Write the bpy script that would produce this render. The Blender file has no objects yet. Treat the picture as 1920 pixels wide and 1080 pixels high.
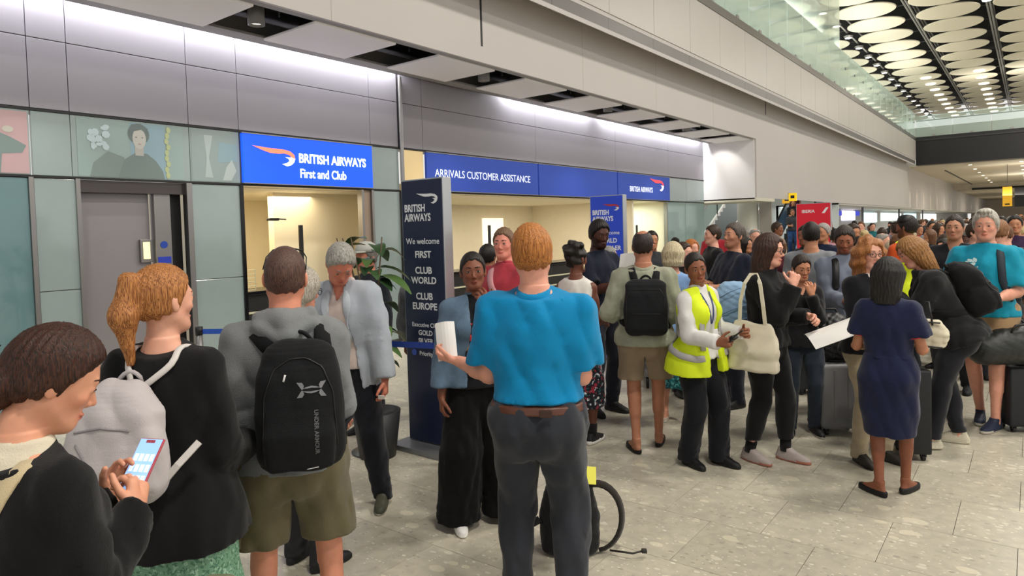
import bpy, bmesh, math, random
import numpy as np
import openvdb
from mathutils import Vector, Matrix
from mathutils.bvhtree import BVHTree
SC = bpy.context.scene; COL = SC.collection; PI = math.pi
SC.view_settings.view_transform = 'Standard'; SC.view_settings.look = 'None'; SC.view_settings.gamma = 1.; SC.view_settings.use_curve_mapping = False
SC.view_settings.exposure = 0.0
# camera: held up at 1.84 m, looking down the hall past the shop fronts
_cam = bpy.data.cameras.new('camera'); CAM = bpy.data.objects.new('camera', _cam); COL.objects.link(CAM); SC.camera = CAM
_cam.sensor_width = 36.; _cam.lens = 36. * 1271.4 / 1920.; _cam.shift_y = -(540 - 480.9) / 1920.; _cam.clip_start = .05; _cam.clip_end = 400
def _rot(y, p, r):
    F_ = np.array([-math.sin(y) * math.cos(p), math.cos(y) * math.cos(p), math.sin(p)]); rg = np.array([math.cos(y), math.sin(y), 0]); up = np.cross(rg, F_)
    c, s = math.cos(r), math.sin(r); return np.array([c * rg + s * up, -s * rg + c * up, -F_]).T
CAM.matrix_world = Matrix.Translation((0, 0, 1.84)) @ Matrix(_rot(.655608, -.037884, -.028572).tolist()).to_4x4()
# ambient: the big bright terminal hall around the scene
_w = bpy.data.worlds.new('hall'); SC.world = _w; _w.use_nodes = True
_w.node_tree.nodes['Background'].inputs[0].default_value = (1.0, .97, .93, 1); _w.node_tree.nodes['Background'].inputs[1].default_value = .85
def area_light(name, loc, rot, sx, sy, watts, col=(1, .96, .9), spread=PI):
    l = bpy.data.lights.new(name, 'AREA'); l.shape = 'RECTANGLE'; l.size = sx; l.size_y = sy; l.energy = watts; l.color = col; l.spread = spread
    o = bpy.data.objects.new(name, l); o.location = loc; o.rotation_euler = rot; COL.objects.link(o); return o
def spot_light(name, loc, tgt, watts, ang=70, blend=.6, r=.05, col=(1, .95, .88)):
    l = bpy.data.lights.new(name, 'SPOT'); l.energy = watts; l.spot_size = math.radians(ang); l.spot_blend = blend; l.shadow_soft_size = r; l.color = col
    o = bpy.data.objects.new(name, l); o.location = loc; o.rotation_euler = (Vector(tgt) - Vector(loc)).to_track_quat('-Z', 'Y').to_euler(); COL.objects.link(o); return o
# high-bay lamps under the hall roof
for _x, _y in ((1.5, 1), (1.5, 8), (1.5, 16), (1.5, 26), (1.5, 38), (1.5, 50), (8, 4), (8, 14), (8, 28), (8, 44)):
    area_light('high_bay_lamp', (_x, _y, 10.2), (0, 0, 0), 1.2, 1.2, 520, (1, .94, .84))
# strip lamps in the slot above the shop wall, grazing down it
area_light('cove_lamp', (-8.43, 2.5, 4.72), (0, 0, 0), .10, 11.0, 240, (.95, .96, 1))
area_light('cove_lamp', (-8.43, 12.6, 4.72), (0, 0, 0), .10, 3.4, 75, (.95, .96, 1))
area_light('cove_lamp', (-8.43, 18.0, 4.72), (0, 0, 0), .10, 6.4, 150, (.95, .96, 1))
# rooms behind the shop openings
area_light('shop_lamp', (-9.9, 6.2, 2.5), (0, 0, 0), 1.6, 1.6, 55, (1, .86, .62))
for _y in (9.6, 12.2, 14.8): area_light('shop_lamp', (-9.9, _y, 2.5), (0, 0, 0), 1.6, 1.2, 42, (1, .9, .72))
area_light('shop_lamp', (-9.7, 17.7, 2.5), (0, 0, 0), 1.2, 1.2, 40, (.86, 1, .9))
# lower hall beyond the bridge, and the stair hall
for _y in (62, 78, 100, 128): area_light('far_lamp', (0, _y, 4.8), (0, 0, 0), 6, 2, 520, (1, .93, .82))
area_light('far_lamp', (-8.9, 27, 4.9), (0, 0, 0), 1.2, 3, 110, (1, .97, .9))
for _y in (33, 42, 52, 64): area_light('far_lamp', (-8.6, _y, 2.62), (0, 0, 0), 1.6, 4, 70, (.92, .96, 1))
# upper gallery behind the glass
for _y in (20, 36, 50): area_light('gallery_lamp', (-8.2, _y, 10.2), (0, 0, 0), 2, 8, 380, (.95, 1, .97))
# up-lights on the balcony and bridge edges that wash the roof discs
for _y in (24, 34, 44): area_light('roof_up_lamp', (-6.1, _y, 8.9), (PI, .35, 0), .5, 8, 110, (1, .95, .84))
area_light('roof_up_lamp', (0, 52.9, 8.9), (PI - .3, 0, 0), 8, .5, 170, (1, .95, .84))
for _y in (58, 72): area_light('ceiling_fill', (2, _y, 3.3), (PI, 0, 0), 8, .5, 260, (1, .92, .78))  # unseen fill lights added in mid-air to brighten the low far ceiling
# down-lights hanging in the gaps of the soffit panels
for _y in (2.5, 4.75, 9.1, 13.4, 17.7): spot_light('down_lamp', (-7.55, _y, 4.38), (-7.3, _y, 0), 130, 95, .7, .06)
spot_light('end_wall_lamp', (-7.9, 20.6, 4.44), (-7.9, 21.5, 3.4), 55, 80, .5, .05)
# ---------------------------------------------------------------- helpers
def link(o, parent=None):
    COL.objects.link(o)
    if parent is not None: o.parent = parent
    return o

def mesh_obj(name, verts, faces, mat=None, parent=None, smooth=False, mats=None, mi=None):
    me = bpy.data.meshes.new(name)
    me.from_pydata([tuple(map(float, v)) for v in verts], [], faces)
    for m in (mats or ([mat] if mat else [])): me.materials.append(m)
    if mi is not None: me.polygons.foreach_set('material_index', mi)
    if smooth: me.polygons.foreach_set('use_smooth', [True] * len(me.polygons))
    me.update()
    return link(bpy.data.objects.new(name, me), parent)

def tag(o, label=None, cat=None, group=None, kind=None):
    if label: o['label'] = label
    if cat: o['category'] = cat
    if group: o['group'] = group
    if kind: o['kind'] = kind
    return o

def empty(name, loc=(0, 0, 0), rz=0., label=None, cat=None, group=None, parent=None):
    o = bpy.data.objects.new(name, None); o.empty_display_size = .1
    o.location = loc; o.rotation_euler = (0, 0, rz)
    link(o, parent)
    return tag(o, label, cat, group)

class MB:
    """collects boxes, tubes and lathes, links them as one mesh object"""
    def __init__(s): s.v = []; s.f = []; s.m = []
    def raw(s, v, f, m=0):
        n = len(s.v); s.v += [tuple(p) for p in v]; s.f += [tuple(i + n for i in q) for q in f]; s.m += [m] * len(f); return s
    def box(s, lo, hi, m=0, bev=0.):
        x0, y0, z0 = lo; x1, y1, z1 = hi
        if bev <= 0:
            v = [(x, y, z) for z in (z0, z1) for y in (y0, y1) for x in (x0, x1)]
            f = [(0, 2, 3, 1), (4, 5, 7, 6), (0, 1, 5, 4), (2, 6, 7, 3), (0, 4, 6, 2), (1, 3, 7, 5)]
            return s.raw(v, f, m)
        bm = bmesh.new(); bmesh.ops.create_cube(bm, size=1)
        for w in bm.verts: w.co = Vector((x0 + (w.co.x + .5) * (x1 - x0), y0 + (w.co.y + .5) * (y1 - y0), z0 + (w.co.z + .5) * (z1 - z0)))
        bmesh.ops.bevel(bm, geom=bm.edges[:], offset=bev, segments=2, affect='EDGES', profile=.6)
        bm.verts.index_update()
        s.raw([w.co[:] for w in bm.verts], [[w.index for w in q.verts] for q in bm.faces], m); bm.free(); return s
    def tube(s, pts, r, n=8, m=0, cap=True):
        pts = [Vector(p) for p in pts]; rr = r if isinstance(r, (list, tuple)) else [r] * len(pts)
        v = []; f = []; up = None
        for i, p in enumerate(pts):
            d = (pts[min(i + 1, len(pts) - 1)] - pts[max(i - 1, 0)]).normalized()
            if up is None: up = Vector((0, 0, 1)) if abs(d.z) < .9 else Vector((1, 0, 0))
            a = (up - d * up.dot(d)).normalized(); up = a; b = d.cross(a)
            for k in range(n):
                t = 2 * math.pi * k / n; v.append(p + (a * math.cos(t) + b * math.sin(t)) * rr[i])
        for i in range(len(pts) - 1):
            for k in range(n): f.append((i * n + k, i * n + (k + 1) % n, (i + 1) * n + (k + 1) % n, (i + 1) * n + k))
        if cap: f.append(tuple(range(n))[::-1]); f.append(tuple((len(pts) - 1) * n + k for k in range(n)))
        return s.raw(v, f, m)
    def lathe(s, c, prof, n=20, m=0):
        v = []; f = []
        for r, z in prof:
            for k in range(n): t = 2 * math.pi * k / n; v.append((c[0] + r * math.cos(t), c[1] + r * math.sin(t), c[2] + z))
        for i in range(len(prof) - 1):
            for k in range(n): f.append((i * n + k, i * n + (k + 1) % n, (i + 1) * n + (k + 1) % n, (i + 1) * n + k))
        f.append(tuple(range(n))[::-1]); f.append(tuple((len(prof) - 1) * n + k for k in range(n)))
        return s.raw(v, f, m)
    def ribbon(s, pts, nrm, w, t, m=0):
        pts = [Vector(p) for p in pts]; v = []; f = []
        for i, p in enumerate(pts):
            d = (pts[min(i + 1, len(pts) - 1)] - pts[max(i - 1, 0)]).normalized(); n = Vector(nrm[i]); n = (n - d * n.dot(d)).normalized(); a = d.cross(n)
            ww = w[i] if isinstance(w, (list, tuple)) else w
            v += [p - a * ww / 2, p - a * ww * .42 + n * t, p + a * ww * .42 + n * t, p + a * ww / 2, p + a * ww * .42 - n * t * .5, p - a * ww * .42 - n * t * .5]
        for i in range(len(pts) - 1):
            for k in range(6): f.append((i * 6 + k, i * 6 + (k + 1) % 6, (i + 1) * 6 + (k + 1) % 6, (i + 1) * 6 + k))
        f.append((5, 4, 3, 2, 1, 0)); q = (len(pts) - 1) * 6; f.append(tuple(q + k for k in range(6)))
        return s.raw(v, f, m)
    def build(s, name, mat, parent=None, smooth=False):
        mats = mat if isinstance(mat, (list, tuple)) else [mat]
        return mesh_obj(name, s.v, s.f, None, parent, smooth, mats, s.m)

def text_mesh(txt, size, extr=.002, bold=0., align='LEFT', spacing=1.0, shear=0.):
    cu = bpy.data.curves.new('t', 'FONT'); cu.body = txt; cu.size = size; cu.extrude = extr; cu.offset = bold
    cu.align_x = align; cu.space_character = spacing; cu.resolution_u = 3; cu.shear = shear
    o = bpy.data.objects.new('t', cu); COL.objects.link(o)
    dg = bpy.context.evaluated_depsgraph_get(); me = bpy.data.meshes.new_from_object(o.evaluated_get(dg))
    v = [w.co[:] for w in me.vertices]; f = [tuple(p.vertices) for p in me.polygons]
    bpy.data.objects.remove(o); bpy.data.curves.remove(cu); bpy.data.meshes.remove(me)
    return v, f

def put_text(name, txt, size, origin, xd, yd, mat, parent=None, bold=0., align='LEFT', extr=.002, squash=1., shear=0.):
    """letters laid in the plane spanned by xd (reading direction) and yd (up)"""
    v, f = text_mesh(txt, size, extr, bold, align, 1.0, shear)
    o = Vector(origin); xd = Vector(xd); yd = Vector(yd); n = xd.cross(yd)
    return mesh_obj(name, [o + xd * p[0] * squash + yd * p[1] + n * (p[2] + extr) for p in v], f, mat, parent)

# ---------------------------------------------------------------- materials
MATS = {}
def _nt(name):
    m = bpy.data.materials.new(name); m.use_nodes = True
    nt = m.node_tree; b = nt.nodes['Principled BSDF']
    return m, nt, b
def lin(c):
    if isinstance(c, str):
        c = [int(c[i:i + 2], 16) / 255 for i in (0, 2, 4)]
    return tuple(((x / 12.92) if x <= .04045 else ((x + .055) / 1.055) ** 2.4) for x in c) + (1,)
def mat(col, rough=.5, metal=0., spec=.5, emit=0., bump=0., bscale=200., var=0., vscale=6., coat=0., trans=0., alpha=1.):
    key = (col, rough, metal, spec, emit, bump, bscale, var, vscale, coat, trans, alpha)
    if key in MATS: return MATS[key]
    m, nt, b = _nt('mat_' + (col if isinstance(col, str) else 'rgb'))
    N = nt.nodes; L = nt.links
    b.inputs['Base Color'].default_value = lin(col); b.inputs['Roughness'].default_value = rough
    b.inputs['Metallic'].default_value = metal; b.inputs['Specular IOR Level'].default_value = spec
    b.inputs['Coat Weight'].default_value = coat; b.inputs['Transmission Weight'].default_value = trans; b.inputs['Alpha'].default_value = alpha
    if emit: b.inputs['Emission Color'].default_value = lin(col); b.inputs['Emission Strength'].default_value = emit
    if bump or var:
        tc = N.new('ShaderNodeTexCoord')
        if bump:
            n = N.new('ShaderNodeTexNoise'); n.inputs['Scale'].default_value = bscale; n.inputs['Detail'].default_value = 4; L.new(tc.outputs['Object'], n.inputs['Vector'])
            bp = N.new('ShaderNodeBump'); bp.inputs['Strength'].default_value = bump; bp.inputs['Distance'].default_value = .01
            L.new(n.outputs['Fac'], bp.inputs['Height']); L.new(bp.outputs['Normal'], b.inputs['Normal'])
        if var:
            n2 = N.new('ShaderNodeTexNoise'); n2.inputs['Scale'].default_value = vscale; n2.inputs['Detail'].default_value = 6; L.new(tc.outputs['Object'], n2.inputs['Vector'])
            mr = N.new('ShaderNodeMapRange'); mr.inputs['From Min'].default_value = .3; mr.inputs['From Max'].default_value = .7
            mr.inputs['To Min'].default_value = 1 - var; mr.inputs['To Max'].default_value = 1 + var; L.new(n2.outputs['Fac'], mr.inputs['Value'])
            mx = N.new('ShaderNodeVectorMath'); mx.operation = 'SCALE'; mx.inputs[0].default_value = lin(col)[:3]; L.new(mr.outputs['Result'], mx.inputs['Scale'])
            L.new(mx.outputs['Vector'], b.inputs['Base Color'])
    MATS[key] = m; return m
def fabric(col, rough=.9, bump=.25, var=.12, fuzz=.15):
    m = mat(col, rough, 0, .2, 0, bump, 260., var, 9.)
    b = m.node_tree.nodes['Principled BSDF']; b.inputs['Sheen Weight'].default_value = fuzz; b.inputs['Sheen Roughness'].default_value = .5
    return m
def skin(col):
    key = ('skin', col)
    if key in MATS: return MATS[key]
    m, nt, b = _nt('skin'); N = nt.nodes; L = nt.links
    a = N.new('ShaderNodeAttribute'); a.attribute_name = 'tone'
    tc = N.new('ShaderNodeTexCoord'); n = N.new('ShaderNodeTexNoise'); n.inputs['Scale'].default_value = 26; n.inputs['Detail'].default_value = 5
    L.new(tc.outputs['Object'], n.inputs['Vector'])
    mr = N.new('ShaderNodeMapRange'); mr.inputs['To Min'].default_value = .86; mr.inputs['To Max'].default_value = 1.12; L.new(n.outputs['Fac'], mr.inputs['Value'])
    v1 = N.new('ShaderNodeVectorMath'); v1.operation = 'SCALE'; v1.inputs[0].default_value = lin(col)[:3]; L.new(mr.outputs['Result'], v1.inputs['Scale'])
    v2 = N.new('ShaderNodeVectorMath'); v2.operation = 'MULTIPLY'; L.new(v1.outputs['Vector'], v2.inputs[0]); L.new(a.outputs['Color'], v2.inputs[1])
    L.new(v2.outputs['Vector'], b.inputs['Base Color'])
    b.inputs['Roughness'].default_value = .48; b.inputs['Specular IOR Level'].default_value = .4
    b.inputs['Subsurface Weight'].default_value = 0.
    MATS[key] = m; return m
def hairmat(c1, c2=None, rough=.45):
    key = ('hair', c1, c2, rough)
    if key in MATS: return MATS[key]
    c2 = c2 or c1
    m, nt, b = _nt('hair'); N = nt.nodes; L = nt.links
    tc = N.new('ShaderNodeTexCoord'); mp = N.new('ShaderNodeMapping'); mp.inputs['Scale'].default_value = (150, 150, 7); L.new(tc.outputs['Object'], mp.inputs['Vector'])
    n = N.new('ShaderNodeTexNoise'); n.inputs['Scale'].default_value = 2.2; n.inputs['Detail'].default_value = 7; n.inputs['Distortion'].default_value = .6; L.new(mp.outputs['Vector'], n.inputs['Vector'])
    cr = N.new('ShaderNodeValToRGB'); cr.color_ramp.elements[0].position = .36; cr.color_ramp.elements[1].position = .64
    d = lin(c1); cr.color_ramp.elements[0].color = (d[0] * .6, d[1] * .6, d[2] * .6, 1); cr.color_ramp.elements[1].color = lin(c2)
    L.new(n.outputs['Fac'], cr.inputs['Fac']); L.new(cr.outputs['Color'], b.inputs['Base Color'])
    bp = N.new('ShaderNodeBump'); bp.inputs['Strength'].default_value = .5; bp.inputs['Distance'].default_value = .006; L.new(n.outputs['Fac'], bp.inputs['Height']); L.new(bp.outputs['Normal'], b.inputs['Normal'])
    b.inputs['Roughness'].default_value = rough; b.inputs['Specular IOR Level'].default_value = .35
    MATS[key] = m; return m
def banded(base, bands, rough=.7, emit=0.):
    """fabric whose colour changes at heights (torso frame z) : bands = [(z0, z1, colour)]"""
    key = ('band', base, tuple(bands))
    if key in MATS: return MATS[key]
    m, nt, b = _nt('banded'); N = nt.nodes; L = nt.links
    a = N.new('ShaderNodeAttribute'); a.attribute_name = 'tp'; sx = N.new('ShaderNodeSeparateXYZ'); L.new(a.outputs['Vector'], sx.inputs[0])
    cur = None; prev = lin(base)
    for z0, z1, c in bands:
        g = N.new('ShaderNodeMath'); g.operation = 'GREATER_THAN'; g.inputs[1].default_value = z0; L.new(sx.outputs['Z'], g.inputs[0])
        l = N.new('ShaderNodeMath'); l.operation = 'LESS_THAN'; l.inputs[1].default_value = z1; L.new(sx.outputs['Z'], l.inputs[0])
        mu = N.new('ShaderNodeMath'); mu.operation = 'MULTIPLY'; L.new(g.outputs[0], mu.inputs[0]); L.new(l.outputs[0], mu.inputs[1])
        mx = N.new('ShaderNodeMix'); mx.data_type = 'RGBA'; L.new(mu.outputs[0], mx.inputs[0])
        if cur is None: mx.inputs[6].default_value = prev
        else: L.new(cur, mx.inputs[6])
        mx.inputs[7].default_value = lin(c); cur = mx.outputs[2]
    L.new(cur, b.inputs['Base Color']); b.inputs['Roughness'].default_value = rough
    if emit: L.new(cur, b.inputs['Emission Color']); b.inputs['Emission Strength'].default_value = emit
    MATS[key] = m; return m
def pattern(base, spots, scale=30., thr=.6):
    key = ('pat', base, tuple(spots), scale, thr)
    if key in MATS: return MATS[key]
    m, nt, b = _nt('pattern'); N = nt.nodes; L = nt.links
    tc = N.new('ShaderNodeTexCoord'); cur = None
    for i, c in enumerate(spots):
        mp = N.new('ShaderNodeMapping'); mp.inputs['Location'].default_value = (i * 7.3, i * 3.1, i * 5.7); L.new(tc.outputs['Object'], mp.inputs['Vector'])
        n = N.new('ShaderNodeTexNoise'); n.inputs['Scale'].default_value = scale * (1 + .3 * i); n.inputs['Detail'].default_value = 1.5; L.new(mp.outputs['Vector'], n.inputs['Vector'])
        g = N.new('ShaderNodeMath'); g.operation = 'GREATER_THAN'; g.inputs[1].default_value = thr; L.new(n.outputs['Fac'], g.inputs[0])
        mx = N.new('ShaderNodeMix'); mx.data_type = 'RGBA'; L.new(g.outputs[0], mx.inputs[0])
        if cur is None: mx.inputs[6].default_value = lin(base)
        else: L.new(cur, mx.inputs[6])
        mx.inputs[7].default_value = lin(c); cur = mx.outputs[2]
    L.new(cur, b.inputs['Base Color']); b.inputs['Roughness'].default_value = .85
    MATS[key] = m; return m
# ---------------------------------------------------------------- signed-distance modelling (numpy + openvdb)
f32 = np.float32
def V(*a): return np.array(a, float)
def Rx(d): a = math.radians(d); c, s = math.cos(a), math.sin(a); return np.array([[1, 0, 0], [0, c, -s], [0, s, c]])
def Ry(d): a = math.radians(d); c, s = math.cos(a), math.sin(a); return np.array([[c, 0, s], [0, 1, 0], [-s, 0, c]])
def Rz(d): a = math.radians(d); c, s = math.cos(a), math.sin(a); return np.array([[c, -s, 0], [s, c, 0], [0, 0, 1]])
def unit(v): v = np.asarray(v, float); return v / (np.linalg.norm(v) + 1e-9)
BIG = .5
class Frame:
    """p_world = R (p - o) + o2"""
    def __init__(s, R, o, o2=None): s.R = np.asarray(R, float); s.o = np.asarray(o, float); s.o2 = np.asarray(o if o2 is None else o2, float)
    def w(s, p): return s.R @ (np.asarray(p, float) - s.o) + s.o2
    def d(s, v): return s.R @ np.asarray(v, float)
    def inv(s, x, y, z):
        R = s.R.astype(f32); x = x - f32(s.o2[0]); y = y - f32(s.o2[1]); z = z - f32(s.o2[2])
        return (R[0, 0] * x + R[1, 0] * y + R[2, 0] * z + f32(s.o[0]), R[0, 1] * x + R[1, 1] * y + R[2, 1] * z + f32(s.o[1]), R[0, 2] * x + R[1, 2] * y + R[2, 2] * z + f32(s.o[2]))
    def invp(s, P): return (np.asarray(P) - s.o2) @ s.R + s.o
    def mul(s, t):  # apply t first, then s
        return Frame(s.R @ t.R, t.o, s.w(t.o2))
ID = Frame(np.eye(3), (0, 0, 0))
def cone(a, b, r1, r2=None, flat=None, fr=ID):
    a = fr.w(a); b = fr.w(b); r2 = r1 if r2 is None else r2
    R = max(r1, r2); lo = np.minimum(a, b) - R; hi = np.maximum(a, b) + R
    ba = b - a; L2 = float(ba @ ba) + 1e-12
    if flat is not None: n = unit(fr.d(flat[0])); q = flat[1]
    def fn(x, y, z):
        px, py, pz = x - f32(a[0]), y - f32(a[1]), z - f32(a[2])
        t = np.clip((px * f32(ba[0]) + py * f32(ba[1]) + pz * f32(ba[2])) / f32(L2), 0, 1)
        px = px - t * f32(ba[0]); py = py - t * f32(ba[1]); pz = pz - t * f32(ba[2])
        d2 = px * px + py * py + pz * pz
        if flat is not None: wn = px * f32(n[0]) + py * f32(n[1]) + pz * f32(n[2]); d2 = d2 + f32(q * q - 1) * wn * wn
        return np.sqrt(d2) - (f32(r1) + t * f32(r2 - r1))
    return lo, hi, fn
def ell(c, r, fr=ID, R=None):
    c0 = np.asarray(c, float); r = np.asarray(r, float)
    F_ = Frame(fr.R if R is None else fr.R @ R, c0, fr.w(c0)); c = F_.o2; m = float(r.max())
    if np.allclose(F_.R, np.eye(3)): lo, hi = c - r, c + r
    else: e = np.sqrt(((F_.R * r) ** 2).sum(1)); lo, hi = c - e, c + e
    mn = f32(r.min())
    def fn(x, y, z):
        x, y, z = F_.inv(x, y, z); x = x - f32(c0[0]); y = y - f32(c0[1]); z = z - f32(c0[2])
        k0 = np.sqrt((x / f32(r[0])) ** 2 + (y / f32(r[1])) ** 2 + (z / f32(r[2])) ** 2)
        k1 = np.sqrt((x / f32(r[0] ** 2)) ** 2 + (y / f32(r[1] ** 2)) ** 2 + (z / f32(r[2] ** 2)) ** 2)
        return k0 * (k0 - 1) / (k1 + f32(1e-6))
    return lo, hi, fn
def loft(tab, fr=ID, infl=0., ex=2.2, z0=None, z1=None, rnd=.0):
    """tab rows: z, half width, half depth, centre y [, centre x]"""
    T = np.array([list(r) + [0] * (5 - len(r)) for r in tab], float); T = T[T[:, 0].argsort()]
    za = T[0, 0] if z0 is None else z0; zb = T[-1, 0] if z1 is None else z1
    A = T[:, 1].max() + infl; B = T[:, 2].max() + infl; cy0, cy1 = T[:, 3].min() - B, T[:, 3].max() + B; cx0, cx1 = T[:, 4].min() - A, T[:, 4].max() + A
    C = np.array([fr.w((x, y, z)) for x in (cx0, cx1) for y in (cy0, cy1) for z in (za, zb)])
    def fn(x, y, z):
        x, y, z = fr.inv(x, y, z)
        sh = np.broadcast_shapes(x.shape, y.shape, z.shape)
        zi = np.arange(T[0, 0] - .05, T[-1, 0] + .06, .004)
        def smooth(k):
            q = np.interp(zi, T[:, 0], T[:, k]); kk = np.hanning(11); kk /= kk.sum(); return np.convolve(np.pad(q, 5, 'edge'), kk, 'valid')
        idx = np.clip(((z - f32(zi[0])) / f32(.004)), 0, len(zi) - 1).astype(np.int32)
        a = (smooth(1) + infl).astype(f32)[idx]; b = (smooth(2) + infl).astype(f32)[idx]; cy = smooth(3).astype(f32)[idx]; cx = smooth(4).astype(f32)[idx]
        u = np.abs((x - cx) / a); w = np.abs((y - cy) / b)
        k = (u ** f32(ex) + w ** f32(ex)) ** f32(1 / ex)
        rr = np.hypot(u * a, w * b) + f32(1e-5)
        d = (k - 1) * rr / (k + f32(1e-5))
        d = np.where(k < .5, -np.minimum(a, b) * f32(.5), d)
        if rnd > 0:
            dz = np.maximum(f32(za + rnd) - z, z - f32(zb - rnd)); dd = d + f32(rnd)
            return np.broadcast_to(np.minimum(np.maximum(dd, dz), 0) + np.hypot(np.maximum(dd, 0), np.maximum(dz, 0)) - f32(rnd), sh)
        return np.broadcast_to(np.maximum(d, np.maximum(f32(za) - z, z - f32(zb))), sh)
    return C.min(0), C.max(0), fn
def half(n, c, fr=ID):
    """half space: inside where (p-c).n < 0"""
    n = unit(fr.d(n)); c = fr.w(c)
    return None, None, lambda x, y, z: (x - f32(c[0])) * f32(n[0]) + (y - f32(c[1])) * f32(n[1]) + (z - f32(c[2])) * f32(n[2])
def func(fn): return None, None, fn
def folds(seed, k=(9, 9, 5), amp=.004):
    rs = np.random.RandomState(seed); K = rs.normal(size=(5, 3)) * np.array(k) * rs.uniform(.6, 2.2, (5, 1)); P = rs.uniform(0, 6.3, 5)
    def fn(x, y, z):
        w = np.sin(x * f32(7) + y * f32(5) + z * f32(11) + f32(P[0])) * f32(1.3)
        s = 0
        for i in range(5): s = s + (f32(1) - np.abs(np.sin(x * f32(K[i, 0]) + y * f32(K[i, 1]) + z * f32(K[i, 2]) + f32(P[i]) + w * f32(.8))) * 2) * f32(1 / (1 + .4 * i))
        return s * f32(amp / 2.5) - f32(amp * .3)
    return fn
class Grid:
    def __init__(s, lo, hi, v):
        s.v = v; s.lo = np.floor(np.asarray(lo, float) / v) * v; s.n = np.ceil((np.asarray(hi, float) - s.lo) / v).astype(int) + 1
        s.D = np.full(s.n, BIG, f32); s.ax = [(s.lo[i] + np.arange(s.n[i]) * v).astype(f32) for i in range(3)]
    def sub_(s, lo, hi, pad):
        if lo is None: a = np.zeros(3, int); b = s.n
        else: a = np.clip(np.floor((lo - pad - s.lo) / s.v).astype(int), 0, s.n); b = np.clip(np.ceil((hi + pad - s.lo) / s.v).astype(int) + 1, 0, s.n)
        if (b <= a).any(): return None
        sl = tuple(slice(a[i], b[i]) for i in range(3))
        return sl, s.ax[0][sl[0]][:, None, None], s.ax[1][sl[1]][None, :, None], s.ax[2][sl[2]][None, None, :]
    def add(s, pr, k=.01):
        r = s.sub_(pr[0], pr[1], k + 2.5 * s.v)
        if r is None: return s
        sl, x, y, z = r; d = pr[2](x, y, z); A = s.D[sl]
        if k > 0: h = np.maximum(k - np.abs(A - d), 0) / f32(k); s.D[sl] = np.minimum(A, d) - h * h * f32(k * .25)
        else: s.D[sl] = np.minimum(A, d)
        return s
    def cut(s, pr, k=.004):
        r = s.sub_(pr[0], pr[1], k + 2.5 * s.v)
        if r is None: return s
        sl, x, y, z = r; d = -pr[2](x, y, z); A = s.D[sl]
        if k > 0: h = np.maximum(k - np.abs(A - d), 0) / f32(k); s.D[sl] = np.maximum(A, d) + h * h * f32(k * .25)
        else: s.D[sl] = np.maximum(A, d)
        return s
    def keep(s, pr, k=.004):
        lo, hi, f = pr; return s.cut((None, None, lambda x, y, z: -f(x, y, z)), k)
    def offset(s, fn):
        M = np.abs(s.D) < .04
        i = np.nonzero(M)
        if len(i[0]): s.D[i] += fn(s.ax[0][i[0]], s.ax[1][i[1]], s.ax[2][i[2]])
        return s
    def mesh(s, adapt=.0):
        lim = f32(3 * s.v); D = np.clip(s.D, -lim, lim)
        D[0] = D[-1] = lim; D[:, 0] = D[:, -1] = lim; D[:, :, 0] = D[:, :, -1] = lim
        g = openvdb.FloatGrid(float(lim)); g.copyFromArray(D, tolerance=0)
        p, t, q = g.convertToPolygons(isovalue=0., adaptivity=adapt)
        if len(p) == 0: return np.zeros((0, 3)), []
        P = p.astype(float) * s.v + s.lo
        return P, [tuple(map(int, r)) for r in t] + [tuple(map(int, r)) for r in q]
def merge(*ms):
    P = []; F_ = []; n = 0
    for p, f in ms:
        if len(p) == 0: continue
        P.append(p); F_ += [tuple(i + n for i in q) for q in f]; n += len(p)
    return (np.concatenate(P), F_) if P else (np.zeros((0, 3)), [])
def sdf_obj(name, pf, mat_, parent, scale=1., tp=None, tone=None):
    P, F_ = pf
    me = bpy.data.meshes.new(name)
    nv = len(P); me.vertices.add(nv); me.vertices.foreach_set('co', (P * scale).astype(f32).ravel())
    ln = np.array([len(q) for q in F_], np.int32); st = np.concatenate([[0], np.cumsum(ln)[:-1]]).astype(np.int32) if len(ln) else ln
    me.loops.add(int(ln.sum())); me.loops.foreach_set('vertex_index', np.fromiter((i for q in F_ for i in q), np.int32, int(ln.sum())))
    me.polygons.add(len(F_)); me.polygons.foreach_set('loop_start', st); 
    me.polygons.foreach_set('use_smooth', np.ones(len(F_), bool))
    if tp is not None:
        a = me.attributes.new('tp', 'FLOAT_VECTOR', 'POINT'); a.data.foreach_set('vector', tp.astype(f32).ravel())
    if tone is not None:
        a = me.color_attributes.new('tone', 'FLOAT_COLOR', 'POINT'); a.data.foreach_set('color', np.concatenate([tone, np.ones((nv, 1))], 1).astype(f32).ravel())
    me.materials.append(mat_); me.update(calc_edges=True); me.validate()
    return link(bpy.data.objects.new(name, me), parent)
def bvh_of(pf): return BVHTree.FromPolygons([tuple(p) for p in pf[0]], pf[1])
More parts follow.
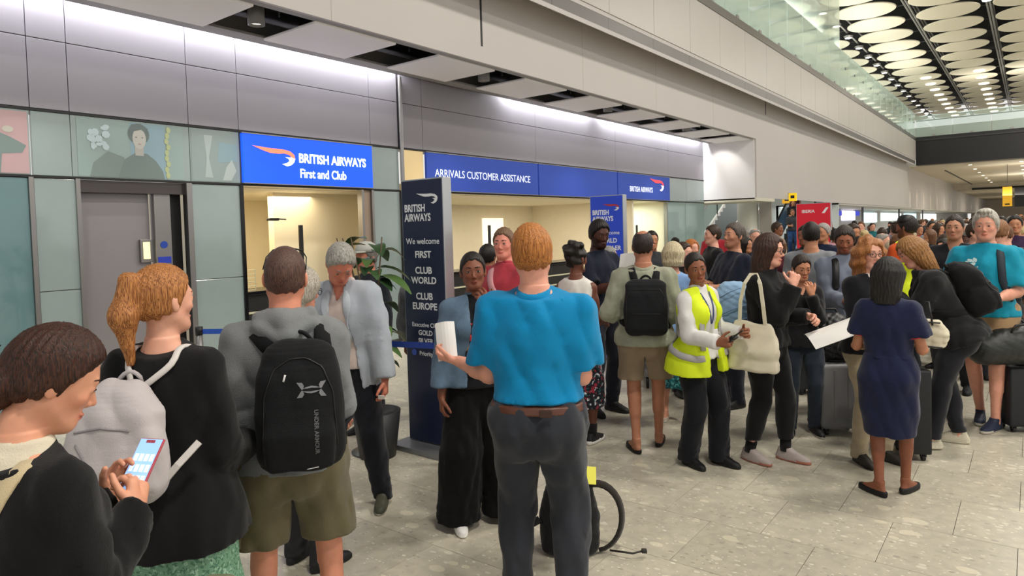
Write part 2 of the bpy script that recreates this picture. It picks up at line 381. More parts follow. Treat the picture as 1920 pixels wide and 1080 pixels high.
# ---------------------------------------------------------------- materials of the setting
def terrazzo(brick=False):
    m, nt, b = _nt('terrazzo'); N = nt.nodes; L = nt.links
    tc = N.new('ShaderNodeTexCoord'); geo = N.new('ShaderNodeNewGeometry'); P = geo.outputs['Position']
    def noise(sc, det=5, dist=0): n = N.new('ShaderNodeTexNoise'); n.inputs['Scale'].default_value = sc; n.inputs['Detail'].default_value = det; n.inputs['Distortion'].default_value = dist; L.new(P, n.inputs['Vector']); return n.outputs['Fac']
    def ramp(src, els):
        r = N.new('ShaderNodeValToRGB'); r.color_ramp.elements[0].position = els[0][0]; r.color_ramp.elements[0].color = els[0][1]; r.color_ramp.elements[1].position = els[1][0]; r.color_ramp.elements[1].color = els[1][1]; L.new(src, r.inputs['Fac']); return r.outputs['Color']
    base = ramp(noise(14, 9, .6), [(.3, lin('aea899')), (.72, lin('c2bca9'))])
    def mixc(f, a, c):
        x = N.new('ShaderNodeMix'); x.data_type = 'RGBA'; L.new(f, x.inputs[0]); L.new(a, x.inputs[6])
        if isinstance(c, tuple): x.inputs[7].default_value = c
        else: L.new(c, x.inputs[7])
        return x.outputs[2]
    def chips(sc, thr, seed):
        mp = N.new('ShaderNodeMapping'); mp.inputs['Location'].default_value = (seed, seed * .7, 0); mp.inputs['Scale'].default_value = (1., 1.6, 1); L.new(P, mp.inputs['Vector'])
        n = N.new('ShaderNodeTexNoise'); n.inputs['Scale'].default_value = 3; L.new(mp.outputs[0], n.inputs['Vector'])
        ad = N.new('ShaderNodeVectorMath'); ad.operation = 'ADD'; sc_ = N.new('ShaderNodeVectorMath'); sc_.operation = 'SCALE'; sc_.inputs['Scale'].default_value = .05; L.new(n.outputs['Color'], sc_.inputs[0]); L.new(mp.outputs[0], ad.inputs[0]); L.new(sc_.outputs[0], ad.inputs[1])
        v = N.new('ShaderNodeTexVoronoi'); v.inputs['Scale'].default_value = sc; v.inputs['Randomness'].default_value = 1; L.new(ad.outputs[0], v.inputs['Vector'])
        sp = N.new('ShaderNodeSeparateColor'); L.new(v.outputs['Color'], sp.inputs[0])
        # chip radius varies with the cell
        mu = N.new('ShaderNodeMath'); mu.operation = 'MULTIPLY'; mu.inputs[1].default_value = thr; L.new(sp.outputs[0], mu.inputs[0])
        pw = N.new('ShaderNodeMath'); pw.operation = 'POWER'; pw.inputs[1].default_value = 2.5; L.new(sp.outputs[1], pw.inputs[0])
        m2 = N.new('ShaderNodeMath'); m2.operation = 'MULTIPLY'; L.new(mu.outputs[0], m2.inputs[0]); L.new(pw.outputs[0], m2.inputs[1])
        lt = N.new('ShaderNodeMath'); lt.operation = 'LESS_THAN'; L.new(v.outputs['Distance'], lt.inputs[0]); L.new(m2.outputs[0], lt.inputs[1]); return lt.outputs[0]
    c = mixc(chips(15, .55, 1.3), base, lin('cfc9b8')); c = mixc(chips(24, .55, 5.1), c, lin('a29b8d')); c = mixc(chips(6, .55, 9.2), c, lin('cfc8b2')); c = mixc(chips(34, .5, 3.3), c, lin('dcd7c6'))
    # each tile a little different
    sx = N.new('ShaderNodeSeparateXYZ'); L.new(P, sx.inputs[0])
    if brick:
        br = N.new('ShaderNodeTexBrick'); br.inputs['Scale'].default_value = 1.; br.inputs['Brick Width'].default_value = .61; br.inputs['Row Height'].default_value = .6; br.inputs['Mortar Size'].default_value = .004; br.offset = .5
        br.inputs['Color1'].default_value = (1, 1, 1, 1); br.inputs['Color2'].default_value = (.93, .93, .93, 1); br.inputs['Mortar'].default_value = (.5, .5, .5, 1)
        mp = N.new('ShaderNodeMapping'); mp.inputs['Location'].default_value = (.98 + .305, -3.41 + .6, 0); L.new(P, mp.inputs['Vector']); L.new(mp.outputs[0], br.inputs['Vector'])
        x = N.new('ShaderNodeVectorMath'); x.operation = 'MULTIPLY'; L.new(c, x.inputs[0]); L.new(br.outputs['Color'], x.inputs[1]); c = x.outputs[0]
    else:
        oi = N.new('ShaderNodeObjectInfo'); mr = N.new('ShaderNodeMapRange'); mr.inputs['To Min'].default_value = .93; mr.inputs['To Max'].default_value = 1.05; L.new(oi.outputs['Random'], mr.inputs['Value'])
        x = N.new('ShaderNodeVectorMath'); x.operation = 'SCALE'; L.new(c, x.inputs[0]); L.new(mr.outputs[0], x.inputs['Scale']); c = x.outputs[0]
    L.new(c, b.inputs['Base Color']); b.inputs['Roughness'].default_value = .33; b.inputs['Specular IOR Level'].default_value = .45
    return m
def tinted(col, alpha=.35, rough=.05):
    """clear glass with a pale tint: part see-through, part milky, with reflections"""
    key = ('tint', col, alpha, rough)
    if key in MATS: return MATS[key]
    m, nt, b = _nt('tinted_glass'); N = nt.nodes; L = nt.links; out = N['Material Output']
    tr = N.new('ShaderNodeBsdfTransparent'); tr.inputs[0].default_value = (.93, .975, .955, 1); mx = N.new('ShaderNodeMixShader'); mx.inputs[0].default_value = alpha
    b.inputs['Base Color'].default_value = lin(col); b.inputs['Roughness'].default_value = rough; b.inputs['Specular IOR Level'].default_value = .6
    L.new(tr.outputs[0], mx.inputs[1]); L.new(b.outputs[0], mx.inputs[2]); L.new(mx.outputs[0], out.inputs['Surface'])
    MATS[key] = m; return m
steel = mat('93918f', .42, 1.); steel_dk = mat('6d6c6b', .35, .9); white = mat('e6e3de', .5, var=.02); panelgrey = mat('969299', .42, .0, .4, var=.025, vscale=.7)
cream = mat('e8dfc8', .7, var=.02); black = mat('0d0d0f', .5); blackgloss = mat('0b0b0d', .2); beige = mat('beb9b5', .55, var=.02, vscale=.5); soffit = mat('f4f1f1', .6); dark = mat('08080a', .9)
glassgreen = mat('8c9b9a', .12, 0, .7, var=.05, vscale=1.5, coat=.5)
def emis(c, e): return mat(c, .6, emit=e)

# ---------------------------------------------------------------- floor
floor = MB(); floor.box((-14, -8, -.3), (14, 160, -.012)); FL = tag(floor.build('floor', mat('5d5953', .8)), kind='structure')
far_boxes = MB()
tiles = []
Rt = np.array(_rot(.655608, -.037884, -.028572)).T
me_tile = None
for k in range(-8, 22):
    y0 = 3.41 + .6 * k; xo = -.98 + .305 * k
    for j in range(-22, 22):
        x0 = xo + .61 * j; c = Rt @ (np.array([x0 + .3, y0 + .3, 0]) - [0, 0, 1.84]); d = -c[2]
        if d < .6 or x0 < -8.9: continue
        px = 960 + 1271 * c[0] / d; py = 480.9 - 1271 * c[1] / d
        if -160 < px < 2080 and 440 < py < 1330 and y0 < 12.3: tiles.append((d, x0, y0, k, j))
tiles.sort(); near = tiles[:300]; nearset = {(t[3], t[4]) for t in near}
tm = MB(); tm.box((.0014, .0014, -.012), (.6086, .5986, 0), bev=.0015); TMAT = terrazzo()
t0 = tm.build('tile', TMAT, FL)
for i, (d, x0, y0, k, j) in enumerate(near):
    o = t0 if i == 0 else t0.copy()
    if i: COL.objects.link(o)
    o.location = (x0, y0, 0)
# everything beyond the separate tiles: same level, joints by material
fb = MB()
for k in range(-19, 265):
    y0 = 3.41 + .6 * k; xo = -.98 + .305 * k; js = sorted(j for (kk, j) in nearset if kk == k)
    runs = [(-14, 14)] if not js else [(-14, xo + .61 * js[0]), (xo + .61 * (js[-1] + 1), 14)]
    for a, b_ in runs:
        if b_ > a: fb.raw([(a, y0, 0), (b_, y0, 0), (b_, y0 + .6, 0), (a, y0 + .6, 0)], [(0, 1, 2, 3)])
tag(fb.build('tile_field', terrazzo(True), FL), kind='stuff')

# ---------------------------------------------------------------- shop wall (plane X = -8.545)
XW = -8.545
wl = MB(); wl.box((XW - .35, -8, 3.29), (XW - .05, 21.6, 5.0)); WL = tag(wl.build('wall_left', steel_dk), kind='structure')
def pan(name, y0, y1, z0, z1, m, par=WL, x=XW, t=.05, g=.004, bev=.004):
    q = MB(); q.box((x - t, y0 + g, z0 + g), (x, y1 - g, z1 - g), bev=bev); return q.build(name, m, par)
ys = [-8, -5, -2.3, .6, 2.69, 3.07, 4.42, 5.11, 7.42, 8.03]
for a, b_ in zip(ys[:-1], ys[1:]): pan('panel', a, b_, 3.31, 4.07, panelgrey); pan('panel', a, b_, 4.07, 4.9, panelgrey)
ys2 = [8.10, 8.62, 12.06, 15.6, 18.79, 21.5]
for a, b_ in zip(ys2[:-1], ys2[1:]): pan('panel', a, b_, 3.31, 4.07, panelgrey); pan('panel', a, b_, 4.07, 4.9, panelgrey)
for z in (3.295, 2.575):
    q = MB(); q.box((XW - .05, -8, z - .012), (XW + .012, 8.03, z + .012)); q.box((XW - .05, 8.1, z - .012), (XW + .012, 21.5, z + .012)); tag(q.build('trim_%d' % (1 if z > 3 else 2), black), kind='structure')
q = MB(); q.tube([(XW + .05, 8.065, 0), (XW + .05, 8.065, 4.49)], .035, 12); tag(q.build('service_pipe', steel), 'slim steel pipe running up the wall right of the bright blue sign', 'pipe')
# glass band above the openings
for a, b_ in ((-8, -3), (-3, 0), (0, 2.68), (2.69, 3.07), (3.07, 4.42), (4.42, 5.11), (7.42, 8.03), (8.10, 8.62), (18.79, 20.1), (20.1, 21.5)):
    pan('glass_panel', a, b_, 2.585, 3.285, glassgreen if (a, b_) != (8.10, 8.62) else mat('d9c08c', .3, emit=.25))
pan('backing_panel', 5.11, 7.42, 2.585, 3.285, steel_dk, t=.05)
# illuminated signs
def swoosh(name, origin, w, m1, m2, parent, tail=True):
    """ribbon mark: a long pointed streak that folds back under at its right end (drawn in the Y-Z plane or a given frame)"""
    o, xd, yd = [Vector(v) for v in origin]
    top = [(0, .19), (.2, .175), (.45, .16), (.7, .16), (.88, .13), (.98, .06), (1., -.02)]; bot = [(.93, -.01), (.86, .05), (.74, .075), (.6, .06), (.4, .065), (.2, .12)]
    n = xd.cross(yd)
    def poly(nm, pts, m):
        v = [o + xd * (p[0] * w) + yd * (p[1] * w) + n * .004 for p in pts] + [o + xd * (p[0] * w) + yd * (p[1] * w) for p in pts]; k = len(pts)
        f = [tuple(range(k))] + [tuple(range(k, 2 * k))[::-1]] + [(i, i + k, (i + 1) % k + k, (i + 1) % k) for i in range(k)]
        mesh_obj(nm, v, f, m, parent)
    poly('ribbon_mark', top + bot, m1)
    poly('ribbon_fold', [(1., -.02), (.97, -.10), (.90, -.16), (.80, -.19), (.68, -.15), (.78, -.13), (.86, -.08), (.84, -.03), (.76, .0), (.93, .0)], m2)
def sign_box(y0, y1, z0, z1, m, label, frame=steel):
    r = empty('fascia_sign', (XW, (y0 + y1) / 2, z0), 0, label, 'sign'); yc = (y0 + y1) / 2
    q = MB(); q.box((0, y0 - yc + .01, .0), (.05, y1 - yc - .01, z1 - z0)); q.build('lightbox', m, r)
    q = MB(); h = z1 - z0; q.box((.0, y0 - yc, h), (.06, y1 - yc, h + .012)); q.box((.0, y0 - yc, -.012), (.06, y1 - yc, .0)); q.build('frame', frame, r); return r
s1 = sign_box(5.12, 7.41, 2.60, 3.27, emis('0a4ce0', 1.05), 'bright lit blue sign reading BRITISH AIRWAYS First and Club')
XS = .056; wt = emis('ffffff', 1.3); xd, yd = (0, 1, 0), (0, 0, 1)
put_text('lettering', 'BRITISH AIRWAYS', .185, (XS, -.26, .325), xd, yd, wt, s1, .005, squash=.845)
put_text('lettering', 'First and Club', .185, (XS, -.25, .105), xd, yd, wt, s1, .003, squash=.80)
swoosh('m', ((XS, -1.00, .385), xd, yd), .68, emis('ff7a5c', 1.1), wt, s1)
navy_lit = emis('1f3d94', .42); s2 = sign_box(8.64, 12.05, 2.60, 3.27, navy_lit, 'long dull blue sign reading ARRIVALS CUSTOMER ASSISTANCE')
wt2 = emis('dfe6f0', .6); put_text('lettering', 'ARRIVALS CUSTOMER ASSISTANCE', .20, (XS, -1.50, .25), xd, yd, wt2, s2, 0., squash=.93)
sign_box(12.08, 15.58, 2.60, 3.27, navy_lit, 'blank dull blue sign panel between the two lettered blue signs')
s3 = sign_box(15.62, 18.78, 2.60, 3.27, navy_lit, 'far end blue sign with small BRITISH AIRWAYS wording and red ribbon mark')
put_text('lettering', 'BRITISH AIRWAYS', .20, (XS, -.95, .20), xd, yd, wt2, s3, .002, squash=.85)
swoosh('m', ((XS, .25, .42), xd, yd), .90, emis('d8404a', .7), wt2, s3)
# posters behind the glass band: flat printed pictures
def flatpoly(o, name, pts, m, x):
    k = len(pts); v = [(x, p[0], p[1]) for p in pts]; return mesh_obj(name, v, [tuple(range(k))], m, o)
def ellpts(cy, cz, ry, rz, n=18): return [(cy + ry * math.cos(2 * PI * i / n), cz + rz * math.sin(2 * PI * i / n)) for i in range(n)]
pg = lambda c: mat(''.join('%02x' % int(int(c[i:i + 2], 16) * .62 + int('8a9c9a'[i:i + 2], 16) * .38) for i in (0, 2, 4)), .25, 0, .6, coat=.4)
r = empty('poster', (XW, 3.75, 2.6), 0, 'glassed advert of a dark-haired young man in a dark jacket', 'poster')
flatpoly(r, 'print', [(-.62, .0), (.58, .0), (.58, .66), (-.62, .66)], pg('8aa09c'), .004)
flatpoly(r, 'print', [(-.05, .0), (.36, .0), (.36, .66), (-.05, .66)], pg('7fa0b4'), .005)
flatpoly(r, 'jacket', [(-.36, 0), (-.30, .12), (-.12, .22), (.0, .30), (.14, .30), (.24, .22), (.32, .10), (.34, 0)], pg('56645f'), .006)
flatpoly(r, 'arm', [(-.50, 0), (-.46, .16), (-.30, .30), (-.12, .24), (-.2, 0)], pg('64736c'), .0065)
flatpoly(r, 'hair', ellpts(.05, .53, .125, .125), pg('46504e'), .007)
flatpoly(r, 'neck', [(.0, .27), (.10, .27), (.10, .42), (.0, .42)], pg('b7aaa0'), .0075)
flatpoly(r, 'face', ellpts(.055, .475, .078, .125), pg('c9bdb2'), .008)
flatpoly(r, 'fringe', [(-.04, .50), (.0, .56), (.08, .585), (.15, .54), (.16, .60), (.08, .655), (-.03, .64), (-.06, .56)], pg('3f4948'), .0085)
for e in (.02, .09): flatpoly(r, 'eye', ellpts(e, .49, .012, .006, 8), pg('3a3a3c'), .009)
flatpoly(r, 'mouth', ellpts(.055, .41, .022, .007, 8), pg('b07a74'), .009)
rs = random.Random(4)
for i in range(14):
    cy, cz = -.40 + rs.uniform(-.09, .1), .45 + rs.uniform(-.13, .17); flatpoly(r, 'light_splash', ellpts(cy, cz, rs.uniform(.02, .05), rs.uniform(.02, .05), 7), pg('c3d3dc'), .0092 + i * .0001)
for i in range(9):
    cz = .05 + i * .07; flatpoly(r, 'yellow_flower', ellpts(.38 + rs.uniform(-.02, .03), cz, .028, .04, 7), pg('b9bd74'), .0092 + i * .0001)
r = empty('poster', (XW, 2.2, 2.6), 0, 'pink-backed advert with a seated fair-haired figure, far left', 'poster')
flatpoly(r, 'print', [(-.9, .0), (.46, .0), (.46, .66), (-.9, .66)], pg('c98f92'), .004)
flatpoly(r, 'seated_figure', [(-.02, 0), (-.06, .3), (.05, .42), (.16, .44), (.30, .38), (.44, .30), (.40, .22), (.22, .20), (.2, 0)], pg('5f6f6c'), .005)
flatpoly(r, 'shirt', [(.08, .38), (.2, .38), (.22, .52), (.1, .52)], pg('b9bcb0'), .0055); flatpoly(r, 'face', ellpts(.14, .55, .07, .09), pg('c8b8a4'), .006); flatpoly(r, 'hair', ellpts(.13, .61, .09, .05), pg('d3cbb4'), .0065); flatpoly(r, 'hand', ellpts(.28, .46, .05, .035), pg('c8b8a4'), .0065)
r = empty('poster', (XW, 4.77, 2.6), 0, 'grey-blue advert fragment left of the bright blue sign', 'poster')
flatpoly(r, 'print', [(-.33, .0), (.33, .0), (.33, .66), (-.33, .66)], pg('83908f'), .004); flatpoly(r, 'pale_shape', [(-.16, .05), (-.05, .05), (-.10, .3), (-.04, .6), (-.16, .6), (-.13, .3)], pg('a8b2b2'), .005)
flatpoly(r, 'blue_shape', [(.02, .25), (.3, .28), (.3, .5), (.05, .52)], pg('7898a6'), .005); flatpoly(r, 'pale_hand', [(.08, .02), (.2, .02), (.28, .15), (.22, .3), (.14, .2)], pg('b3bbba'), .006)

# ---------------------------------------------------------------- ground-level shop front
gp = lambda a, b_, z0, z1, m=glassgreen: pan('glass_panel', a, b_, z0, z1, m)
gp(-8, 0, .06, 2.56); gp(.02, 1.6, .06, 2.56, mat('5c7c80', .12, 0, .7, coat=.5)); gp(1.62, 2.64, .06, 2.56, mat('5c7c80', .12, 0, .7, coat=.5))
gp(2.69, 3.10, 1.32, 2.56); gp(2.69, 3.10, .06, 1.32); gp(4.42, 5.10, 1.32, 2.56); gp(4.42, 5.10, .06, 1.32); gp(7.44, 8.02, .06, 2.56); gp(8.12, 8.60, .06, 2.56)
for y in (2.66, 3.11, 4.38, 5.105, 7.20, 7.41, 8.62, 18.62):
    q = MB(); w = .045 if y not in (4.38,) else .07; q.box((XW - .08, y - w / 2, 0), (XW + .03, y + w / 2, 2.565)); q.build('mullion', steel if y != 5.105 else blackgloss, WL)
pan('timber_reveal', 7.22, 7.40, .0, 2.56, mat('9c8878', .4), x=XW - .02)
for a, b_ in ((-8, 3.12), (4.41, 5.09), (7.42, 8.60)):
    q = MB(); q.box((XW - .075, a, 0), (XW - .055, b_, 2.57)); q.build('backing_panel', steel_dk, WL)
# lift / staff door in its recess
r = empty('door_2', (XW - .18, 3.72, 0)); tag(r, kind='structure')
q = MB(); q.box((-.03, -.57, .02), (0, .24, 2.42), bev=.004); q.build('door_leaf', mat('8b878a', .35, .3, var=.03, vscale=.8), r)
q = MB(); q.box((-.02, .26, .02), (.10, .46, 2.48), bev=.004); jm = q.build('control_jamb', steel, r)
q = MB(); q.lathe((0, 0, 0), [(.045, 0), (.045, .006)], 16); o = q.build('blue_disc', mat('1b3f9a', .4), r); o.location = (.10, .36, 1.79); o.rotation_euler = (0, PI / 2, 0)
q = MB(); q.box((.10, .28, 1.56), (.106, .44, 1.64)); q.build('blue_plate', mat('2337a8', .4), r)
q = MB(); q.box((-.02, -.60, 2.42), (.14, .66, 2.56)); q.build('header', mat('55504f', .3, .8), r)
q = MB(); q.box((-.05, .47, .0), (-.0, .64, 2.5)); q.build('shadow_gap', black, r)
q = MB(); q.box((.0, .10, 1.58), (.05, .24, 1.86), bev=.004); q.build('call_box', steel, r); q = MB(); q.box((.05, .13, 1.62), (.056, .21, 1.83)); q.build('lit_panel', emis('f2e6a8', .85), r)
# rooms behind
room = MB(); room.box((-12.1, 4.9, -.01), (-12.0, 21.6, 2.7)); WB = tag(room.build('wall_back', cream), kind='structure')
q = MB(); q.box((-12.0, 4.9, 2.56), (XW - .36, 21.6, 2.7)); q.box((XW - .36, 4.9, 2.57), (XW - .06, 21.6, 2.7)); tag(q.build('ceiling', cream), kind='structure')
for i, y in enumerate((4.95, 8.1, 8.5, 16.7, 18.7)):
    q = MB(); q.box((-12, y - .04, 0), (XW - .1, y + .04, 2.56)); tag(q.build('trim_%d' % (i + 3), cream), kind='structure')
q = MB(); q.box((-9.75, 6.28, 0), (-9.6, 8.06, 2.56)); tag(q.build('wall_partition', mat('f0e4c6', .7)), kind='structure')
def counter(y0, y1, label, x=-9.25):
    r = empty('service_counter', (x, (y0 + y1) / 2, 0), 0, label, 'counter'); h = (y1 - y0) / 2
    q = MB(); q.box((-.3, -h, 0), (.25, h, 1.02)); q.build('base', black, r); q = MB(); q.box((-.34, -h, 1.02), (.32, h, 1.07), bev=.006); q.build('worktop', blackgloss, r)
    q = MB()
    for k in range(3): q.box((.25, -h * .9, .30 + k * .22), (.27, h * .9, .33 + k * .22))
    q.build('shelf_edge', mat('c8c4a8', .4), r)
    return r
counter(5.2, 6.2, 'black service counter with pale shelf edges under the bright sign'); counter(8.8, 15.2, 'long black service counter in the cream room under the dull blue sign')
r = empty('wire_rack', (-9.2, 5.45, 1.07), 0, 'pale wire leaflet rack on the black counter', 'rack')
q = MB()
for k in range(6): q.tube([(0, -.22, k * .06), (0, .22, k * .06)], .005, 5)
for y in (-.22, 0, .22): q.tube([(0, y, 0), (0, y, .30)], .006, 5)
q.build('wire', mat('c9cdb4', .5), r)
for y, x, z, lb in ((5.2, -8.75, 2.02, 'black upright screen post at the left of the lit opening'), (6.28, -8.9, 2.02, 'black upright screen post at the partition edge'), (9.55, -9.0, 1.95, 'thin black post left of the red-shirted man'), (10.95, -9.0, 1.97, 'thin black post behind the red-shirted man'), (16.2, -9.0, 1.9, 'black door pull left of the greenish doorway'), (17.6, -9.0, 1.9, 'black pull in the greenish doorway')):
    q = MB(); q.box((x - .02, y - .03, 0), (x + .02, y + .03, z), bev=.005); tag(q.build('screen_post', black), lb, 'post')
r = empty('wall_lamp', (-9.3, 6.15, 2.12), 0, 'small black swing-arm lamp by the partition', 'lamp'); q = MB(); q.tube([(0, .15, 0), (0, -.05, .01)], .012, 6); q.build('arm', black, r); q = MB(); q.box((-.05, -.16, -.02), (.05, .0, .02), bev=.008); q.build('lamp_head', black, r)
q = MB(); q.box((-11.97, 11.6, 0), (-11.93, 12.6, 2.15), bev=.004); tag(q.build('door_1', mat('ded6c0', .6)), kind='structure')
q = MB(); q.box((-12.0, 14.3, 1.2), (-11.97, 15.2, 2.2)); tag(q.build('light_panel', emis('fbf3dd', .9)), 'pale lit panel on the back wall behind the second blue totem', 'panel')
# glass lobby right of the blue sign
for a, b_ in ((18.66, 20.0), (20.02, 21.5)): pan('glass_panel', a, b_, .06, 2.56, tinted('9cb4b2', .55))
q = MB(); q.box((XW - .9, 20.3, 0), (XW - .8, 21.3, 2.3)); tag(q.build('info_board', mat('4a4a72', .5)), 'dull purple board behind the lobby glass', 'board')

# ---------------------------------------------------------------- soffit with its square panels
XB = -6.9; ZC = 4.49
q = MB(); q.box((XW - .02, -8, ZC + .35), (XB, 21.6, ZC + .42)); CE = tag(q.build('ceiling', dark), kind='structure')
q = MB(); q.box((-8.38, -8, ZC), (-8.10, 21.5, ZC + .03)); q.box((-8.38, -8, ZC), (-8.36, 21.5, ZC + .3)); q.build('soffit_strip', mat('8f8c8a', .6), CE)
q = MB(); q.box((-7.02, -8, ZC), (XB, 21.5, ZC + .03)); q.build('soffit_edge', mat('9a9794', .6), CE)
q0 = MB(); q0.box((0, 0, 0), (1.12, 1.34, .035), bev=.012); p0 = None
for i, y in enumerate([-3.39, -1.22, .95, 3.10, 5.27, 7.45, 9.62, 11.79, 13.96, 16.13, 18.30, 20.30]):
    if p0 is None: p0 = o = q0.build('soffit_panel', soffit)
    else: o = p0.copy(); COL.objects.link(o)
    o.location = (-8.12, y, ZC - .03); o.parent = CE
for i, y in enumerate([.4, 2.6, 4.80, 6.95, 9.13, 11.3, 13.5, 15.6, 17.8, 19.9]):
    q = MB(); q.box((-8.1, y - .28, ZC + .16), (-7.0, y - .24, ZC + .20)); q.tube([(-7.2, y + .1, ZC), (-7.2, y + .1, ZC + .34)], .01, 6); q.build('grid_bar', steel_dk, CE)
def downlight(x, y, label, k=1.):
    r = empty('downlight', (x, y, ZC), 0, label, 'light')
    q = MB(); q.lathe((0, 0, 0), [(.10, .30), (.10, -.06), (.085, -.065), (.08, -.02)], 20); q.build('housing', mat('7c7a7a', .4), r, True)
    q = MB(); q.lathe((0, 0, 0), [(.078, -.03), (.078, -.024)], 20); q.build('lens', emis('fff6e6', 1.6), r)
for y, w_ in ((4.78, 'largest and nearest round downlight, in the soffit gap at the top left'), (9.1, 'second round downlight, in the soffit gap above the second shop'), (13.4, 'third round downlight along the soffit, small'), (17.7, 'last tiny downlight of the soffit, before the white end wall')): downlight(-7.5, y, w_)
# bulkhead over the shops: tall beige fascia, slots at the joints
q = MB(); _ol = [(-8, ZC), (21.55, ZC), (21.55, 2.66), (150, 2.66), (150, 5.80), (-8, 5.80)]; q.raw([(XB + .05, a, b_) for a, b_ in _ol] + [(XB, a, b_) for a, b_ in _ol], [(0, 1, 2, 3, 4, 5), (11, 10, 9, 8, 7, 6)] + [(i, i + 6, (i + 1) % 6 + 6, (i + 1) % 6) for i in range(6)])
BK = tag(q.build('wall_bulkhead', beige), kind='structure')
q = MB(); q.box((XB + .04, 8.26, 4.74), (XB + .0515, 8.31, 5.8)); q.build('joint_slot', black, BK); q = MB(); q.box((XB + .04, 22.53, 5.35), (XB + .056, 22.58, 5.8)); q.build('joint_slot', black, BK)
for y in (2.5, 5.4, 11.3, 14.5, 18.0): 
    q = MB(); q.box((XB + .049, y - .003, ZC), (XB + .0515, y + .003, 5.8)); q.build('joint_line', mat('a39c94', .7), BK)
q = MB(); q.box((XW - .3, 21.5, 2.62), (XB, 21.6, 4.9)); tag(q.build('wall_end', mat('e4e2e2', .6)), kind='structure')
q = MB(); q.box((XW - .6, 21.5, 2.56), (XB + .05, 23.4, 2.66)); tag(q.build('trim_8', mat('cfcbb8', .5)), kind='structure')
# balcony edge: soffit, dark recess, panels, cap
XF = -6.3
q = MB(); q.box((XB, -8, 5.78), (XF - .02, 53.4, 5.9)); q.raw([(XB, -8, 5.80), (XB, 53.4, 5.80), (XF, 53.4, 5.47), (XF, -8, 5.47), (XF, -8, 5.55), (XF, 53.4, 5.55)], [(0, 1, 2, 3), (3, 2, 5, 4)]); tag(q.build('ceiling', beige), kind='structure')
q = MB(); q.box((XF - .1, -8, 5.55), (XF - .03, 53.4, 5.86)); BF = tag(q.build('wall_balcony', mat('5b5856', .5)), kind='structure')
y = -7.6; fas = mat('bdb8b2', .4, .0, .5, var=.02, vscale=.6); i = 0; f0 = None
while y < 53.3:
    w = min(1.9, 53.4 - y)
    q = MB(); q.box((XF - .06, y + .006, 5.86), (XF, y + w - .006, 7.16), bev=.004); q.build('fascia_panel', fas, BF)
    q = MB(); q.box((XF - .06, y + .004, 5.56), (XF - .025, y + w - .004, 5.85)); q.build('recess_panel', mat('6a6765', .4), BF); y += 1.9
q = MB(); q.box((XF - .12, -8, 7.16), (XF + .02, 53.4, 7.37)); q.build('cap_rail', mat('6f6c68', .35, .5), BF)
q = MB(); q.box((-9.6, -8, 5.9), (XF - .1, 53.4, 5.95)); tag(q.build('floor', white), kind='structure')
gl_ = tinted('d3e2da', .50)
yy = 10.
k = 0
GBR = empty('balustrade', (XF - .05, 30, 7.37), 0, 'long run of tall pale green glass panes along the balcony edge', 'balustrade')
while yy < 53:
    top = 11.2 if yy < 29.4 else 9.0
    q = MB(); q.box((-.008, yy - 30 + .01, .0), (.008, yy - 30 + 1.88, top - 7.37)); q.build('pane', gl_, GBR)
    q = MB(); q.box((-.03, yy - 30 + .85, .0), (.03, yy - 30 + 1.05, .12), bev=.01); q.build('clamp', steel, GBR)
    if top < 10: q = MB(); q.box((.01, yy - 30 + .9, .9), (.05, yy - 30 + 1., 1.0), bev=.01); q.build('clamp', steel, GBR)
    yy += 1.9; k += 1
q = MB(); q.box((-9.7, -8, 5.9), (-9.6, 75, 11)); WG = tag(q.build('wall_gallery', mat('dfe6e0', .6)), kind='structure')
for y in range(16, 56, 4): q = MB(); q.box((-9.6, y, 6.0), (-9.55, y + .12, 10.8)); q.build('gallery_post', mat('9fb0aa', .5), WG)
# ---------------------------------------------------------------- bridge across the hall
YB = 53.4
q = MB(); q.box((XF, YB, 5.49), (14, YB + .5, 7.37)); WBR = tag(q.build('wall_bridge', mat('141316', .5)), kind='structure')
for x in np.arange(XF + 3.1, 14, 3.1): q = MB(); q.box((x - .02, YB - .006, 5.5), (x + .02, YB, 7.1)); q.build('joint_line', black, WBR)
q = MB(); q.box((XF, YB - .05, 7.1), (14, YB, 7.2)); q.build('ledge', mat('2a292b', .4), WBR)
r = empty('balustrade', (0, YB + .1, 7.37), 0, 'clear glass balustrade with steel handrail on the black bridge', 'balustrade')
for x in np.arange(XF, 12, 2.1): q = MB(); q.box((x + .01, -.008, 0), (x + 2.08, .008, 1.45)); q.build('pane', tinted('c6d6d2', .22), r); q = MB(); q.box((x + .95, -.03, 0), (x + 1.15, .03, .12), bev=.01); q.build('clamp', steel, r)
q = MB(); q.tube([(XF, .12, 1.1), (13, .12, 1.1)], .035, 8); q.build('handrail', steel_dk, r)
q = MB(); q.box((-9.6, 70, 7.2), (14, 70.1, 9.9)); tag(q.build('wall_far', mat('dcdcd6', .6)), kind='structure')
q = MB(); q.box((XB, YB + .5, 5.44), (14, 88, 5.5)); q.box((XB, 88, 4.9), (14, 88.3, 5.5)); q.box((XB, 88.3, 4.9), (14, 150, 4.95)); tag(q.build('ceiling', mat('cfc6b4', .6)), kind='structure')
q = MB(); q.box((-5.2, 87.9, 4.8), (14, 88.0, 5.0)); q.box((-5.25, 60, 5.40), (-5.15, 88, 5.45)); q.build('shadow_gap', black, BK)
q = MB(); q.box((-9, 150, 0), (14, 150.2, 6)); tag(q.build('wall_end', mat('d2c4b4', .8)), kind='structure')
rs = random.Random(8)
for x in (-3.4, -.6, 2.2):
    for y in range(56, 88, 5):
        q = MB(); q.lathe((x, y, 5.425), [(.10, 0), (.10, .015)], 10); tag(q.build('spotlight', emis('fff4dc', 4)), 'small round spotlight in the low beige ceiling beyond the bridge', 'light', 'spotlights beyond the bridge')
